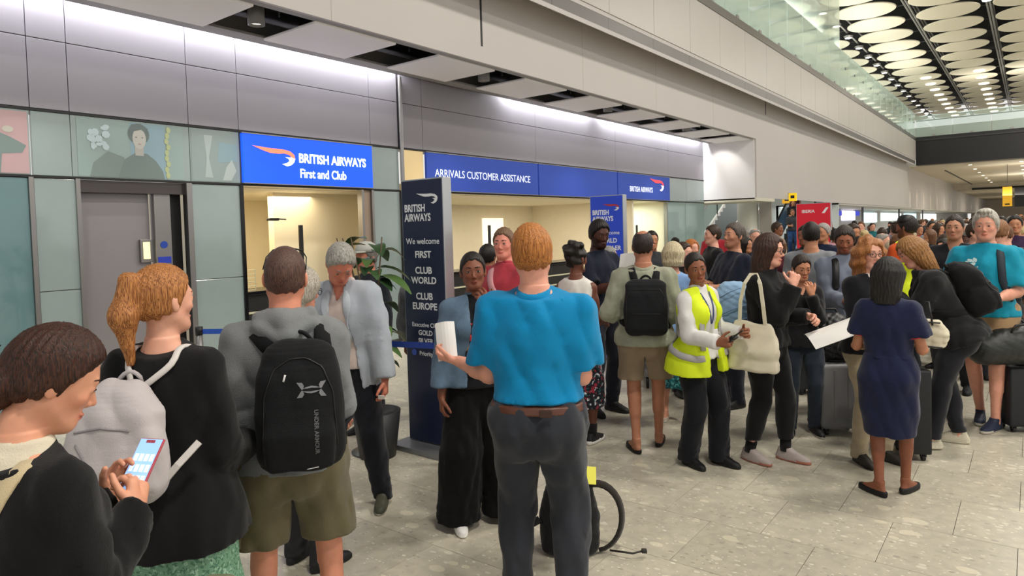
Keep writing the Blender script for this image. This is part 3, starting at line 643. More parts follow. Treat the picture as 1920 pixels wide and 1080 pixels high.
# ---------------------------------------------------------------- roof: dark deck, trusses, round discs
q = MB(); q.box((-10, -8, 12.4), (14, 76, 12.6)); RF = tag(q.build('ceiling', mat('060607', .9)), kind='structure')
for x in (-10, 14):
    pass
for x in (-7.28, -4.42, -4.30, -1.60, -1.48, 1.25):
    q = MB(); q.tube([(x, 20, 11.15), (x, 75, 11.15)], .045, 6); q.tube([(x, 20, 11.75), (x, 75, 11.75)], .04, 6); q.build('truss_chord', mat('8f8d88', .4, .6), RF)
for y in np.arange(24.3, 76, 2.6): q = MB(); q.tube([(-9.5, y, 11.3), (8, y, 11.3)], .035, 6); q.build('cross_bar', mat('4a4948', .5, .6), RF)
d0 = None; discm = mat('e6dec8', .6)
for x in (-8.68, -5.84, -3.0, -.17, 2.66):
    for k in range(-2, 16):
        yv = 33.45 + 2.58 * k
        if d0 is None:
            q = MB(); q.lathe((0, 0, 0), [(1.17, 0), (1.2, .02), (1.2, .05), (1.15, .06)], 40); d0 = o = q.build('ceiling_disc', discm)
        else: o = d0.copy(); COL.objects.link(o)
        o.location = (x, yv, 10.97); o.parent = RF
l0 = None
for k in range(-3, 15):
    for x in (-7.26,) if k % 1 == 0 else ():
        if l0 is None:
            q = MB(); q.lathe((0, 0, 0), [(.16, 0), (.22, .10), (.12, .22)], 14, 0); q.lathe((0, 0, -.012), [(.15, 0), (.15, .01)], 14, 1); l0 = o = q.build('roof_lamp', [steel, emis('fffaf0', 5)])
        else: o = l0.copy(); COL.objects.link(o)
        o.location = (x, 34.7 + 2.58 * k, 10.9); tag(o, 'round roof lamp in the row beside the glass screen', 'light', 'roof lamps beside the glass')
q = MB(); q.lathe((-1.54, 35.3, 10.95), [(.16, 0), (.2, .1)], 14); tag(q.build('roof_lamp', emis('fffaf0', 5)), 'single bright lamp on the right-hand roof truss', 'light')
l1 = None  # glowing plates added to imitate up-light reflected on the far discs
for x in (-5.84, -3.0, -.17, 2.66):
    for k in range(7, 16):
        if l1 is None: q = MB(); q.lathe((0, 0, 0), [(.30, -.03), (.30, 0)], 14); l1 = o = q.build('disc_glow', emis('fff7ea', 2.2))
        else: o = l1.copy(); COL.objects.link(o)
        o.location = (x + .35, 33.45 + 2.58 * k, 10.94); tag(o, 'bright glow spot imitating reflected light under a far roof disc', 'light', 'glow spots under the far discs')
# ---------------------------------------------------------------- stair hall behind the end wall
q = MB(); q.box((-12, 33, 0), (-6.9, 33.1, 5.6)); q.box((-12.1, 21.6, 0), (-12, 33, 5.6)); tag(q.build('wall_stair', mat('c4cac6', .6)), kind='structure')
r = empty('staircase', (-9.4, 24, 0), 0, 'grey staircase with white sides rising beyond the glass lobby', 'stairs')
for i in range(17):
    q = MB(); q.box((-1.0, i * .30, i * .17), (.55, i * .30 + .31, i * .17 + .17)); q.build('step', mat('8f9496', .6), r)
for x in (-1.06, .57):
    q = MB(); q.raw([(x, 0, 0), (x, 5.1, 2.72), (x, 5.1, 3.1), (x, -.1, .30), (x + .07, 0, 0), (x + .07, 5.1, 2.72), (x + .07, 5.1, 3.1), (x + .07, -.1, .30)], [(0, 1, 2, 3), (7, 6, 5, 4), (0, 3, 7, 4), (3, 2, 6, 7), (2, 1, 5, 6), (0, 4, 5, 1)]); q.build('stringer', white, r)
    q = MB(); q.raw([(x + .035, 0, .32), (x + .035, 5.1, 3.1), (x + .035, 5.1, 4.0), (x + .035, 0, 1.2)], [(0, 1, 2, 3)]); q.build('glass_side', tinted('b9d4cc', .3), r)
    q = MB(); q.tube([(x + .035, 0, 1.22), (x + .035, 5.1, 4.02)], .025, 8); q.build('handrail', steel, r)
for i in (1, 3): q = MB(); q.tube([(-1., i * 1.2, i * .7), (-1., i * 1.2, i * .7 + 1.2)], .02, 6); q.build('baluster', black, r)
q = MB(); q.lathe((-8.05, 24.3, 0), [(.36, 0), (.36, 2.7)], 28); tag(q.build('column', mat('dedfd2', .5), None, True), 'round pale column beside the staircase', 'column')
q = MB(); q.box((-7.62, 24.2, 0), (-7.55, 25.2, 2.7)); q.box((-7.55, 24.2, 0), (-7.2, 24.3, 2.7)); tag(q.build('trim_9', mat('a39f98', .5)), kind='structure')
r = empty('escalator', (-7.75, 27.5, 0), 0, 'escalator with blue sides carrying riders behind the red banner', 'escalator')
for i in range(12): q = MB(); q.box((-.5, i * .32, i * .2), (.5, i * .32 + .33, i * .2 + .2)); q.build('step', mat('55575a', .5, .5), r)
for x in (-.62, .55): q = MB(); q.raw([(x, -.6, .0), (x, 3.8, 2.4), (x, 3.8, 3.35), (x, -.3, .95), (x + .06, -.6, .0), (x + .06, 3.8, 2.4), (x + .06, 3.8, 3.35), (x + .06, -.3, .95)], [(0, 1, 2, 3), (7, 6, 5, 4), (3, 2, 6, 7), (0, 3, 7, 4), (2, 1, 5, 6), (0, 4, 5, 1)]); q.build('side_panel', mat('7fa6c4', .3), r); q = MB(); q.tube([(x + .03, -.3, .99), (x + .03, 3.8, 3.4)], .035, 8); q.build('handrail', black, r)
# ---------------------------------------------------------------- bright far shops under the beige wall
q = MB(); q.box((-9.6, 33, 0), (-9.5, 150, 2.66)); WF = tag(q.build('wall_shops', mat('c9cdd0', .5)), kind='structure')
q = MB(); q.box((-9.5, 33, 2.60), (XB, 150, 2.66)); tag(q.build('ceiling', white), kind='structure')
for i, (y0, y1, z0, z1, c, e, lb) in enumerate([(33.5, 35.2, 2.1, 2.5, '2b3fc0', 1.2, 'blue lit shop sign just right of the red banner'), (35.4, 37.2, 1.9, 2.45, 'e6ecff', 1.5, 'white lit screen beside the blue shop sign'), (37.4, 38.4, 1.9, 2.5, '6a55c8', 1.2, 'violet lit shop panel'), (39, 43.5, 1.7, 2.2, 'dff6f4', 1.4, 'pale turquoise lit shop window'),
    (44.5, 46., 2.2, 2.5, '3440a8', 1.2, 'small dark blue lit sign over a white shop'), (46.2, 50., 1.9, 2.5, 'f3ecff', 1.5, 'white shop light box between two blue signs'), (50.2, 51.5, 2.2, 2.5, '3440a8', 1.2, 'second small dark blue lit sign, right of the white box'), (53, 58, 1.7, 2.4, 'd8f4f4', 1.3, 'cool white shop window beyond the blue signs'),
    (60, 70, 1.8, 2.4, 'e8f6f2', 1.5, 'long white lit shop window in the distance'), (72, 80, 1.7, 2.4, 'c8e8f0', 1.3, 'pale blue lit shop window far away'), (84, 98, 1.7, 2.4, 'f0f4f0', 1.3, 'farthest white lit shop front on the left side')]):
    q = MB(); q.box((0, y0, z0), (.06, y1, z1)); o = q.build('shop_sign' if c[0] in '236' else 'shop_window', emis(c, e)); o.location = (-9.48, 0, 0); tag(o, lb, 'sign' if c[0] in '236' else 'window')
q = MB(); q.box((-7.6, 42, 0), (-7.5, 42.1, 2.6)); q.box((-7.6, 55, 0), (-7.5, 55.1, 2.6)); q.box((-7.6, 68, 0), (-7.5, 68.1, 2.6)); tag(q.build('trim_10', mat('6a6a70', .5)), kind='structure')
# wall-washers throwing scallops down the beige wall
for y in (55, 58.5, 62.5, 67, 72, 78, 85, 93, 103, 115): spot_light('scallop_lamp', (XB + .42, y, 4.75), (XB + .12, y, 2.6), 170, 30, .7, .03, (1, .86, .62))
# ---------------------------------------------------------------- totems, banner, barriers, plants
def totem(x0, x1, y, h, face, label, lines, mark, base=.36, wm=wt2, d=.11):
    xc = (x0 + x1) / 2; w = (x1 - x0) / 2; r = empty('totem_sign', (xc, y, 0), 0, label, 'sign')
    q = MB(); q.box((-w, .006, .05), (w, d, h), bev=.004); q.build('frame', mat('b9bcc0', .35, .7), r)
    q = MB(); q.box((-w + .012, 0, .055), (w - .012, .008, h - .012)); q.build('face_panel', face, r)
    q = MB(); q.box((-w - .06, -base / 2, 0), (w + .10, base / 2 + .1, .045), bev=.006); q.build('base_plate', mat('85878a', .4, .6), r)
    for t, z, s_, b_ in lines: put_text('lettering', t, s_, (0, -.0015, z), (1, 0, 0), (0, 0, 1), wm, r, b_, 'CENTER', .0005)
    swoosh('m', ((-w * .22, -.002, h - .17), (1, 0, 0), (0, 0, 1)), w * 1.0, mark[0], mark[1], r)
    return r
wpt = mat('e6e8ec', .4)
T1 = [('BRITISH', h_, .088, .0022) for h_ in (2.00,)]
totem(-4.33, -3.84, 4.08, 2.30, mat('1b2240', .35), 'dark navy totem reading BRITISH AIRWAYS We welcome FIRST CLUB WORLD CLUB EUROPE',
      [('We welcome', 1.75, .072, .0006), ('FIRST', 1.635, .080, .0022), ('CLUB', 1.50, .080, .0022), ('WORLD', 1.415, .080, .0022), ('CLUB', 1.28, .080, .0022), ('EUROPE', 1.195, .080, .0022), ('Executive Club', 1.045, .052, .0006), ('GOLD', .975, .060, .0015), ('SILVER', .905, .060, .0015), ('Priority', .80, .052, .001)], (wpt, wpt), wm=wpt)
r = [o for o in COL.objects if o.name.startswith('totem_sign')][0]
for t, z in (('BRITISH', 2.025), ('AIRWAYS', 1.945)): put_text('lettering', t, .088, (-.205, -.0015, z), (1, 0, 0), (0, 0, 1), wpt, r, .0022, 'LEFT', .0005, squash=.82)
q = MB(); q.lathe((0, 0, 0), [(.028, 0), (.028, .003)], 18); o = q.build('round_mark', mat('3a58b8', .4), r); o.location = (-.14, -.003, .82); o.rotation_euler = (PI / 2, 0, 0)
bluef = emis('1c38a0', .42)
totem(-5.03, -4.50, 8.40, 2.30, bluef, 'bright blue totem reading BRITISH AIRWAYS We welcome WORLD TRAVELLER PLUS',
      [('We welcome', 1.75, .075, .0006), ('WORLD', 1.635, .088, .0028), ('TRAVELLER', 1.53, .088, .0028), ('PLUS', 1.425, .088, .0028), ('WORLD', 1.28, .088, .0028), ('TRAVELLER', 1.175, .088, .0028), ('EURO', 1.03, .088, .0028), ('TRAVELLER', .925, .088, .0028)], (mat('b8323a', .4), wpt), wm=wpt)
r = [o for o in COL.objects if o.name.startswith('totem_sign')][1]
for t, z in (('BRITISH', 2.03), ('AIRWAYS', 1.94)): put_text('lettering', t, .095, (-.225, -.0015, z), (1, 0, 0), (0, 0, 1), wpt, r, .003, 'LEFT', .0005, squash=.82)
r = totem(-4.80, -3.98, 18.2, 2.32, emis('b81428', .30), 'red totem with small white lettering standing in the crowd', [], (wpt, wpt), wm=wpt)
for o in list(r.children):
    if o.name.startswith('ribbon'): bpy.data.objects.remove(o)
put_text('lettering', 'IBERIA', .11, (-.12, -.0015, 2.08), (1, 0, 0), (0, 0, 1), wpt, r, .002, 'CENTER', .0005)
for _z, _w in ((1.42, .13), (1.34, .10), (1.22, .12)): q = MB(); q.box((-_w, -.004, _z), (_w, -.001, _z + .028)); q.build('blurred_line', wpt, r)
mesh_obj('logo_stroke', [(.20, -.003, 2.06), (.27, -.003, 2.06), (.36, -.003, 2.20), (.30, -.003, 2.20)], [(0, 1, 2, 3)], wpt, r)
q = MB(); q.lathe((0, 0, 0), [(.07, 0), (.07, .004)], 18); o = q.build('round_mark', wpt, r); o.location = (-.14, -.003, 1.72); o.rotation_euler = (PI / 2, 0, 0)
# retractable belt barriers
def barrier_post(x, y, h=.98, label=''):
    r = empty('barrier_post', (x, y, 0), 0, label, 'barrier'); q = MB(); q.lathe((0, 0, 0), [(.17, 0), (.17, .015), (.05, .03)], 24); q.build('foot', steel_dk, r, True)
    q = MB(); q.lathe((0, 0, .02), [(.032, 0), (.032, h - .10)], 18); q.build('pole', steel, r, True); q = MB(); q.lathe((0, 0, h - .08), [(.036, 0), (.036, .08)], 18); q.build('head', black, r, True); return r
def belt(a, b_, z, label, col='1c50b8'):
    q = MB(); a = Vector((a[0], a[1], z)); b_ = Vector((b_[0], b_[1], z)); n = (b_ - a).cross(Vector((0, 0, 1))).normalized(); q.raw([a + n * .001 + Vector((0, 0, dz)) for dz in (-.025, .025)] + [b_ + n * .001 + Vector((0, 0, dz)) for dz in (-.025, .025)] + [a - n * .001 + Vector((0, 0, dz)) for dz in (-.025, .025)] + [b_ - n * .001 + Vector((0, 0, dz)) for dz in (-.025, .025)], [(0, 2, 3, 1), (4, 5, 7, 6), (0, 1, 5, 4), (2, 6, 7, 3)])
    return tag(q.build('barrier_belt', mat(col, .6)), label, 'barrier belt')
barrier_post(-6.55, 3.40, .98, 'steel barrier post in front of the glass panel left of the lit opening'); barrier_post(-5.40, 4.12, .98, 'steel barrier post hidden behind the grey hoodie'); belt((-6.52, 3.42), (-5.43, 4.10), .93, 'bright blue barrier belt behind the man in the grey hoodie')
barrier_post(-4.45, 3.76, .98, 'black-topped barrier post left of the dark totem'); barrier_post(-3.52, 4.02, .98, 'barrier post behind the woman in denim'); belt((-4.42, 3.76), (-3.55, 4.0), .93, 'dark blue barrier belt crossing in front of the dark totem', '1a3a90')
# plants
def plant(x, y, h, label, nleaf=22, seed=1, spread=.5, leaf=.34, col='3d5a34', pot=True):
    r = empty('potted_plant', (x, y, 0), 0, label, 'plant'); rr = random.Random(seed)
    q = MB(); q.lathe((0, 0, 0), [(.15, 0), (.20, .38), (.18, .38), (.17, .34)], 24); q.build('pot', mat('2b2b2e', .5), r, True)
    q = MB(); stems = []
    for k in range(4):
        a = rr.uniform(0, 6.28); pts = [(math.cos(a) * .03 * t * t, math.sin(a) * .03 * t * t, .34 + (h - .5) * t / 3) for t in range(4)]; q.tube(pts, [.014, .011, .008, .005], 6); stems.append(pts)
    q.build('stem', mat('5a4a34', .7), r, True); lm = [mat(col, .35, var=.12, vscale=8.), mat('56743f', .35, var=.1, vscale=8.), mat('2f4a2c', .35)]
    for i in range(nleaf):
        t = rr.uniform(.25, 1.); z = .34 + (h - .5) * t; a = rr.uniform(0, 6.28); L = leaf * rr.uniform(.7, 1.2); up = rr.uniform(.1, 1.1); dr = Vector((math.cos(a), math.sin(a), 0)); sd = Vector((-math.sin(a), math.cos(a), 0)); v = []; f = []; n = 7
        for j in range(n + 1):
            u = j / n; c = Vector((0, 0, z)) + dr * (.04 + L * u * (1 - .15 * up)) + Vector((0, 0, L * (up * u - (.5 + up * .6) * u * u))); w = L * .30 * math.sin(PI * min(u * .95 + .03, 1)) ** .8
            v += [c - sd * w + Vector((0, 0, w * .25)), c, c + sd * w + Vector((0, 0, w * .25))]
        for j in range(n): b0 = j * 3; f += [(b0, b0 + 1, b0 + 4, b0 + 3), (b0 + 1, b0 + 2, b0 + 5, b0 + 4)]
        mesh_obj('leaf', v, f, lm[i % 3], r, True)
    return r
plant(-4.33, 3.72, 1.98, 'broad-leaved potted plant behind the blazer man beside the dark totem', 30, 5, leaf=.27)
plant(-6.9, 9.2, 2.05, 'slim potted plant in front of the cream room between the two totems', 26, 9, leaf=.26, col='5a7a44')
# hanging yellow signs and screens far away
for x, y, z0, z1, w, c, lb in ((-8.25, 30, 2.67, 2.98, .22, 'd8a020', 'small amber hanging sign left of the red totem'), (-6.70, 25.0, 2.60, 2.88, .13, 'f0c818', 'small yellow hanging sign at the top left corner of the red totem'), (-1.40, 58, 2.55, 3.9, .27, 'd8a428', 'tall amber hanging sign at the far right')):
    r = empty('hanging_sign', (x, y, z0), 0, lb, 'sign'); q = MB(); q.box((-w, -.03, 0), (w, .03, z1 - z0), bev=.005); q.build('panel', emis(c, .55), r); q = MB(); q.box((-w * .5, -.035, .10), (w * .5, -.031, .2)); q.build('pictogram', black, r); q = MB(); q.tube([(0, 0, z1 - z0), (0, 0, 5.44 - z0)] if y > 35 else [(0, 0, z1 - z0 - .02), (-.16 if x > -7 else 0, 0, z1 - z0 + (0 if x > -7 else .05))], .015, 6); q.build('hanger', steel_dk, r)
r = empty('hanging_screen', (.35, 58, 2.5), 0, 'dark hanging display screen at the right edge', 'screen'); q = MB(); q.box((-1.35, 0, 0), (2.0, .15, 1.3), bev=.01); q.build('housing', black, r); q = MB(); q.box((-.35, -.006, .15), (1.9, 0, 1.15)); q.build('display', emis('7fc0c8', .8), r); q = MB(); q.tube([(.3, .08, 1.2), (.3, .08, 2.94)], .02, 6); q.build('hanger', steel_dk, r)
# luggage trolley between the totem and the sage shirt
r = empty('luggage_trolley', (-3.45, 7.35, 0), .5, 'grey luggage trolley behind the tall man with papers', 'trolley'); q = MB(); q.box((-.25, -.35, .14), (.25, .35, .18), bev=.01); q.build('deck', steel, r); q = MB(); q.tube([(-.24, .35, .16), (-.24, .45, .95), (.24, .45, .95), (.24, .35, .16)], .015, 8); q.build('handle_frame', steel, r, True)
for x in (-.2, .2):
    for y in (-.28, .32): q = MB(); q.tube([(x - .015, y, .07), (x + .015, y, .07)], .07, 16); q.build('wheel', black, r, True)
q = MB(); q.box((-.2, -.25, .18), (.2, .2, .42), bev=.04); ob = q.build('wrapped_bag', mat('c9c9cc', .5, bump=.5, bscale=30.)); ob.location = (-3.45, 7.35, 0.002); ob.rotation_euler = (0, 0, .5); tag(ob, 'pale wrapped bag lying on the luggage trolley', 'bag')
# ---------------------------------------------------------------- people (metres for a 1.75 m figure, facing +Y, scaled afterwards)
MALE = [(.78, .150, .100, -.012), (.88, .172, .122, -.016), (.95, .168, .116, -.012), (1.05, .152, .106, .0), (1.15, .158, .110, .004), (1.25, .172, .122, .0), (1.32, .176, .120, -.006), (1.37, .155, .100, -.012), (1.41, .110, .080, -.018), (1.45, .070, .062, -.02), (1.485, .056, .054, -.018)]
FEM = [(.78, .152, .102, -.012), (.88, .176, .122, -.018), (.95, .166, .114, -.012), (1.06, .130, .094, .0), (1.15, .136, .098, .002), (1.25, .150, .110, .0), (1.32, .152, .108, -.006), (1.37, .132, .090, -.012), (1.41, .092, .070, -.018), (1.45, .058, .054, -.02), (1.485, .047, .046, -.016)]
def ik(a, t, l1, l2, hint):
    d = t - a; L = np.linalg.norm(d); L = min(L, (l1 + l2) * .998); u = unit(d); t = a + u * L
    x = (l1 * l1 - l2 * l2 + L * L) / (2 * L); h = math.sqrt(max(l1 * l1 - x * x, 0)); hn = np.asarray(hint, float); hn = unit(hn - u * (hn @ u))
    return a + u * x + hn * h, t
def hand_prims(w, hd, pn, side, curl=25., thumb=.5, spread=1.):
    """w wrist, hd hand direction, pn palm normal (palm faces that way), side = +1 thumb on +sd side"""
    hd = unit(hd); pn = unit(pn - hd * (np.asarray(pn) @ hd)); sd = np.cross(hd, pn) * side
    P = [(cone(w - hd * .02, w + hd * .03, .027, .026, (pn, 1.35)), .012), (cone(w + hd * .03 - sd * .015, w + hd * .085 - sd * .024, .022, .020, (pn, 1.5)), .01), (cone(w + hd * .03 + sd * .012, w + hd * .085 + sd * .022, .024, .020, (pn, 1.5)), .012)]
    curls = curl if isinstance(curl, (list, tuple)) else [curl] * 4
    for i, (off, ln, r) in enumerate(((.031, .072, .0092), (.0105, .080, .0095), (-.0105, .075, .0090), (-.030, .060, .0082))):
        b = w + hd * (.088 - abs(off) * .25) + sd * off; d = unit(hd + sd * off * 2.2 * spread); n = pn; c = curls[i]
        for j, fr_ in enumerate((.44, .31, .25)):
            a = math.radians(c * (1 + .15 * j)); d2 = d * math.cos(a) + n * math.sin(a); n = n * math.cos(a) - d * math.sin(a); d = unit(d2)
            e = b + d * ln * fr_; P.append((cone(b, e, r * (1 - .08 * j), r * (.94 - .08 * j)), .003 if j or True else .008)); b = e
    b = w + hd * .028 + sd * .024; d = unit(hd * .75 + sd * .8 * spread + pn * thumb)
    m = b + d * .04; P.append((cone(b, m, .015, .0115), .01)); d = unit(d + hd * .5 + pn * thumb * .6); e = m + d * .032; P.append((cone(m, e, .0110, .0095), .004))
    e2 = e + unit(d + hd * .3 - sd * .2) * .022; P.append((cone(e, e2, .0095, .008), .003))
    return P
HAIRZ = dict(norm=([-.14, -.06, -.03, -.005, .012, .030, .05, .07, .085, .12], [1.56, 1.56, 1.578, 1.60, 1.605, 1.635, 1.675, 1.702, 1.715, 1.722]),
             high=([-.14, -.06, -.03, -.005, .02, .04, .06, .085, .12], [1.57, 1.57, 1.60, 1.62, 1.65, 1.69, 1.72, 1.735, 1.75]))
def head_parts(sp, HF, v, NF):
    """returns (skin prims, cuts)"""
    fem = sp.get('sex', 'm') == 'f'; j = .92 if fem else 1.; fat = sp.get('fat', 0.)
    nr = .046 if fem else .056 + fat * .012
    P = [
         (cone((0, -.012, 1.50), (0, -.005, 1.60), nr - .001, nr - .003, None, HF), .03),
         (ell((0, -.014, 1.652), (.076, .099, .098), HF), .03),
         (ell((0, .022, 1.60), (.057 * j, .065, .082), HF), .03),
         (ell((0, .050, 1.540), (.034 * j, .036, .028), HF), .03),
         (cone((.050 * j, .0, 1.572), (.020 * j, .062, 1.533), .020, .016, None, HF), .025), (cone((-.050 * j, .0, 1.572), (-.020 * j, .062, 1.533), .020, .016, None, HF), .025),
         (ell((.036, .056, 1.606), (.020, .021, .017), HF), .022), (ell((-.036, .056, 1.606), (.020, .021, .017), HF), .022),
         (cone((-.030, .072, 1.652), (.030, .072, 1.652), .013, .013, None, HF), .016)]
    C = [(ell((.031, .099, 1.631), (.020, .016, .013), HF), .012), (ell((-.031, .099, 1.631), (.020, .016, .013), HF), .012)]
    Q = [(ell((.031, .0735, 1.631), (.0155, .0135, .0125), HF), .006), (ell((-.031, .0735, 1.631), (.0155, .0135, .0125), HF), .006),
         (cone((0, .080, 1.638), (0, .1005, 1.600), .0055, .0090, None, HF), .009), (cone((-.010, .090, 1.593), (.010, .090, 1.593), .0075, .0075, None, HF), .006),
         (ell((0, .0862, 1.5665), (.0205, .0085, .0048), HF), .004), (ell((0, .0845, 1.5575), (.0175, .0090, .0055), HF), .004),
         (ell((.078, -.010, 1.618), (.009, .018, .031), HF, Rz(20) @ Rx(10)), .004), (ell((-.078, -.010, 1.618), (.009, .018, .031), HF, Rz(-20) @ Rx(10)), .004)]
    C2 = [(ell((.0865, .0, 1.620), (.006, .009, .016), HF, Rz(20) @ Rx(10)), .003), (ell((-.0865, .0, 1.620), (.006, .009, .016), HF, Rz(-20) @ Rx(10)), .003)] if v < .0055 else []
    if fat: P.append((ell((0, .035, 1.545), (.06, .05, .035), HF), .03))
    return P, C, Q, C2
def face_tone(P, HF, sp):
    L = HF.invp(P); x, y, z = L[:, 0], L[:, 1], L[:, 2]; T = np.ones((len(P), 3)); front = y > .05
    def blend(m, c):
        m = m[:, None]; T[:] = T * (1 - m) + np.array(c) * m
    g = lambda d: 1 / (1 + np.exp(-d))
    lips = g((1 - np.sqrt((x / .023) ** 2 + ((z - 1.5615) / .0115) ** 2)) * 9) * front; blend(lips * .75, (.86, .48, .48) if sp.get('sex') != 'f' else (.82, .36, .38))
    blend(np.exp(-(((z - 1.5615) / .0016) ** 2)) * (np.abs(x) < .021) * front * .8, (.35, .16, .14))
    cheek = np.exp(-(((np.abs(x) - .043) / .02) ** 2 + ((z - 1.598) / .02) ** 2)) * (y > .02); blend(cheek * .35, (1.08, .72, .70))
    nose = np.exp(-((x / .014) ** 2 + ((z - 1.597) / .014) ** 2)) * (y > .08); blend(nose * .35, (1.05, .75, .72))
    nos = np.exp(-(((np.abs(x) - .006) / .0035) ** 2 + ((z - 1.5865) / .003) ** 2)) * (y > .085); blend(nos * .8, (.25, .12, .1))
    if sp.get('beard'):
        m = g((1.592 - z + np.abs(x) * .35 + (.0 - y) * .15) * 220) * (y > -.005) * (z > 1.49) * (1 - lips)
        m *= g((np.abs(x) + .9 * np.maximum(1.585 - z, 0) - .012 + .03 * (y < .07)) * 300) if sp.get('goatee') is None else 1
        blend(m * sp['beard'][0], sp['beard'][1])
    if sp.get('fade'):
        m = np.exp(-((z - 1.60) / .05) ** 2) * (y < .0) * (np.abs(x) < .079); blend(m * .55, (.45, .36, .34))
    if not sp.get('eyes', True):
        blend(np.exp(-(((np.abs(x) - .031) / .010) ** 2 + ((z - 1.632) / .005) ** 2)) * (y > .05) * .85, (.15, .1, .1))
        blend(np.exp(-(((np.abs(x) - .031) / .017) ** 2 + ((z - 1.655 ) / .004) ** 2)) * (y > .05) * .7, (.3, .22, .2))
    return T
def hair_grid(sp, HF, NF, v):
    st = sp.get('hair', 'short'); t = sp.get('hair_t', .011)
    lo = HF.w((0, 0, 1.62)) - .22; hi = HF.w((0, 0, 1.62)) + .22
    if st in ('long', 'bob', 'curly', 'pony', 'puff'): lo = lo - V(.05, .06, .22 if st in ('long', 'curly', 'pony') else .05)
    G = Grid(lo, hi, v)
    zt = HAIRZ['high' if st in ('balding', 'high') else 'norm']; up = sp.get('fringe', 0.)
    def line(dy=0., dz=0.):
        def fn(x, y, z):
            x, y, z = HF.inv(x, y, z); zz = np.interp((y - dy).ravel(), zt[0], zt[1]).reshape(y.shape).astype(f32)
            return (zz + f32(dz) - z) * f32(.75) + (np.sin(x * 170 + y * 60) * f32(.004) + np.sin(x * 75 + y * 140 + z * 30) * f32(.004))
        return func(fn)
    G.add(ell((0, -.014, 1.652), (.076 + t, .099 + t, .098 + t * 1.2), HF), 0); G.add(ell((0, -.02, 1.60), (.066 + t, .07 + t, .06), HF), .02)
    if sp.get('quiff'): G.add(ell((0, .055, 1.745), (.05, .035, .022), HF), .02)
    G.keep(line(0, up), .020)
    if st == 'balding': G.cut(ell((0, -.035, 1.80), (.056, .075, .10), HF), .01)
    if st in ('long', 'curly', 'bob'):
        zb = sp.get('hair_end', 1.36 if st == 'long' else 1.42 if st == 'curly' else 1.50); w = .012 if st != 'curly' else .035
        H2 = Grid(lo, hi, v)
        H2.add(ell((0, -.014, 1.652), (.078 + t + w * .3, .099 + t, .098 + t * 1.2), HF), 0)
        H2.add(loft([(zb, .070 + w, .050 + w * .5, -.050), (zb + .06, .088 + w, .062 + w * .6, -.046), (1.56, .092 + w, .085 + w * .5, -.036), (1.66, .083 + t + w * .7, .09 + t, -.018), (1.70, .07, .08, -.015)], HF if st != 'long' else HF, 0, 2.3), .03)
        H2.cut(ell((0, .088, 1.595), (.066, .082, .125), HF), .012)
        H2.cut(cone((0, .03, 1.30), (0, .05, 1.54), .05, .052, None, HF), .01)
        G.D = np.minimum(G.D, H2.D)
        if sp.get('parting'): G.cut(cone((.0, .10, 1.765), (0, -.04, 1.775), .006, .006, None, HF), .008)
    if st == 'pony':
        G.add(cone((0, -.105, 1.705), (.0, -.130, 1.700), .022, .026, None, HF), .012)
        G.add(cone((0, -.132, 1.70), (.0, -.150, 1.58), .028, .038, None, HF), .02); G.add(cone((0, -.150, 1.58), (.0, -.125, 1.42), .038, .012, None, HF), .04)
    if st == 'bun': G.add(ell(sp.get('bun', (0, -.12, 1.70)), sp.get('bun_r', (.04, .036, .038)), HF), .02)
    if st == 'puff':
        for p in sp['puff']: G.add(ell(p[:3], (p[3],) * 3, HF), .012)
    if st == 'beanie': pass
    amp = {'curly': .007, 'puff': .006}.get(st, min(.0019, t * .16)); fq = {'curly': 55, 'puff': 70}.get(st, 38)
    def strands(x, y, z):
        x, y, z = HF.inv(x, y, z); ph = np.arctan2(x, y + f32(.02))
        if st in ('curly', 'puff', 'curlyshort'): return (np.sin(x * fq * 1.3 + 1) * np.sin(y * fq + 2 + z * 20) + np.sin(z * fq * 1.2 + x * 30)) * f32(amp)
        return (np.sin(ph * 27 + np.sin(z * 38 + x * 25) * 1.6) + .7 * np.sin(ph * 47 + z * 40 + np.sin(y * 50))) * f32(amp) + np.sin(z * 60 + y * 50) * f32(amp * .15)
    G.offset(strands)
    return G
def eye_mesh(side, HF, iris):
    c = HF.w((side * .031, .0735, 1.631)); v = []; f = []; mi = []
    R = .0155; n = 12; m = 8; look = 0
    for j in range(m + 1):
        for i in range(n + 1):
            u = (i / n - .5) * 2; w = (j / m - .5) * 2; op = (1 - u * u) ** .6
            x = u * .0135; z = w * .0044 * op + .0005 * u * side; y = math.sqrt(max(.0148 ** 2 - (x * .9) ** 2 - z * z, 0)) - .0003
            v.append(HF.w((side * .031 + x, .0735 + y, 1.631 + z)))
    for j in range(m):
        for i in range(n):
            f.append((j * (n + 1) + i, j * (n + 1) + i + 1, (j + 1) * (n + 1) + i + 1, (j + 1) * (n + 1) + i))
            u = ((i + .5) / n - .5) * 2 * .0135; w = ((j + .5) / m - .5) * 2 * .0044; r = math.hypot(u, w)
            mi.append(2 if r < .0028 else 1 if r < .0062 else 0)
    return v, f, mi
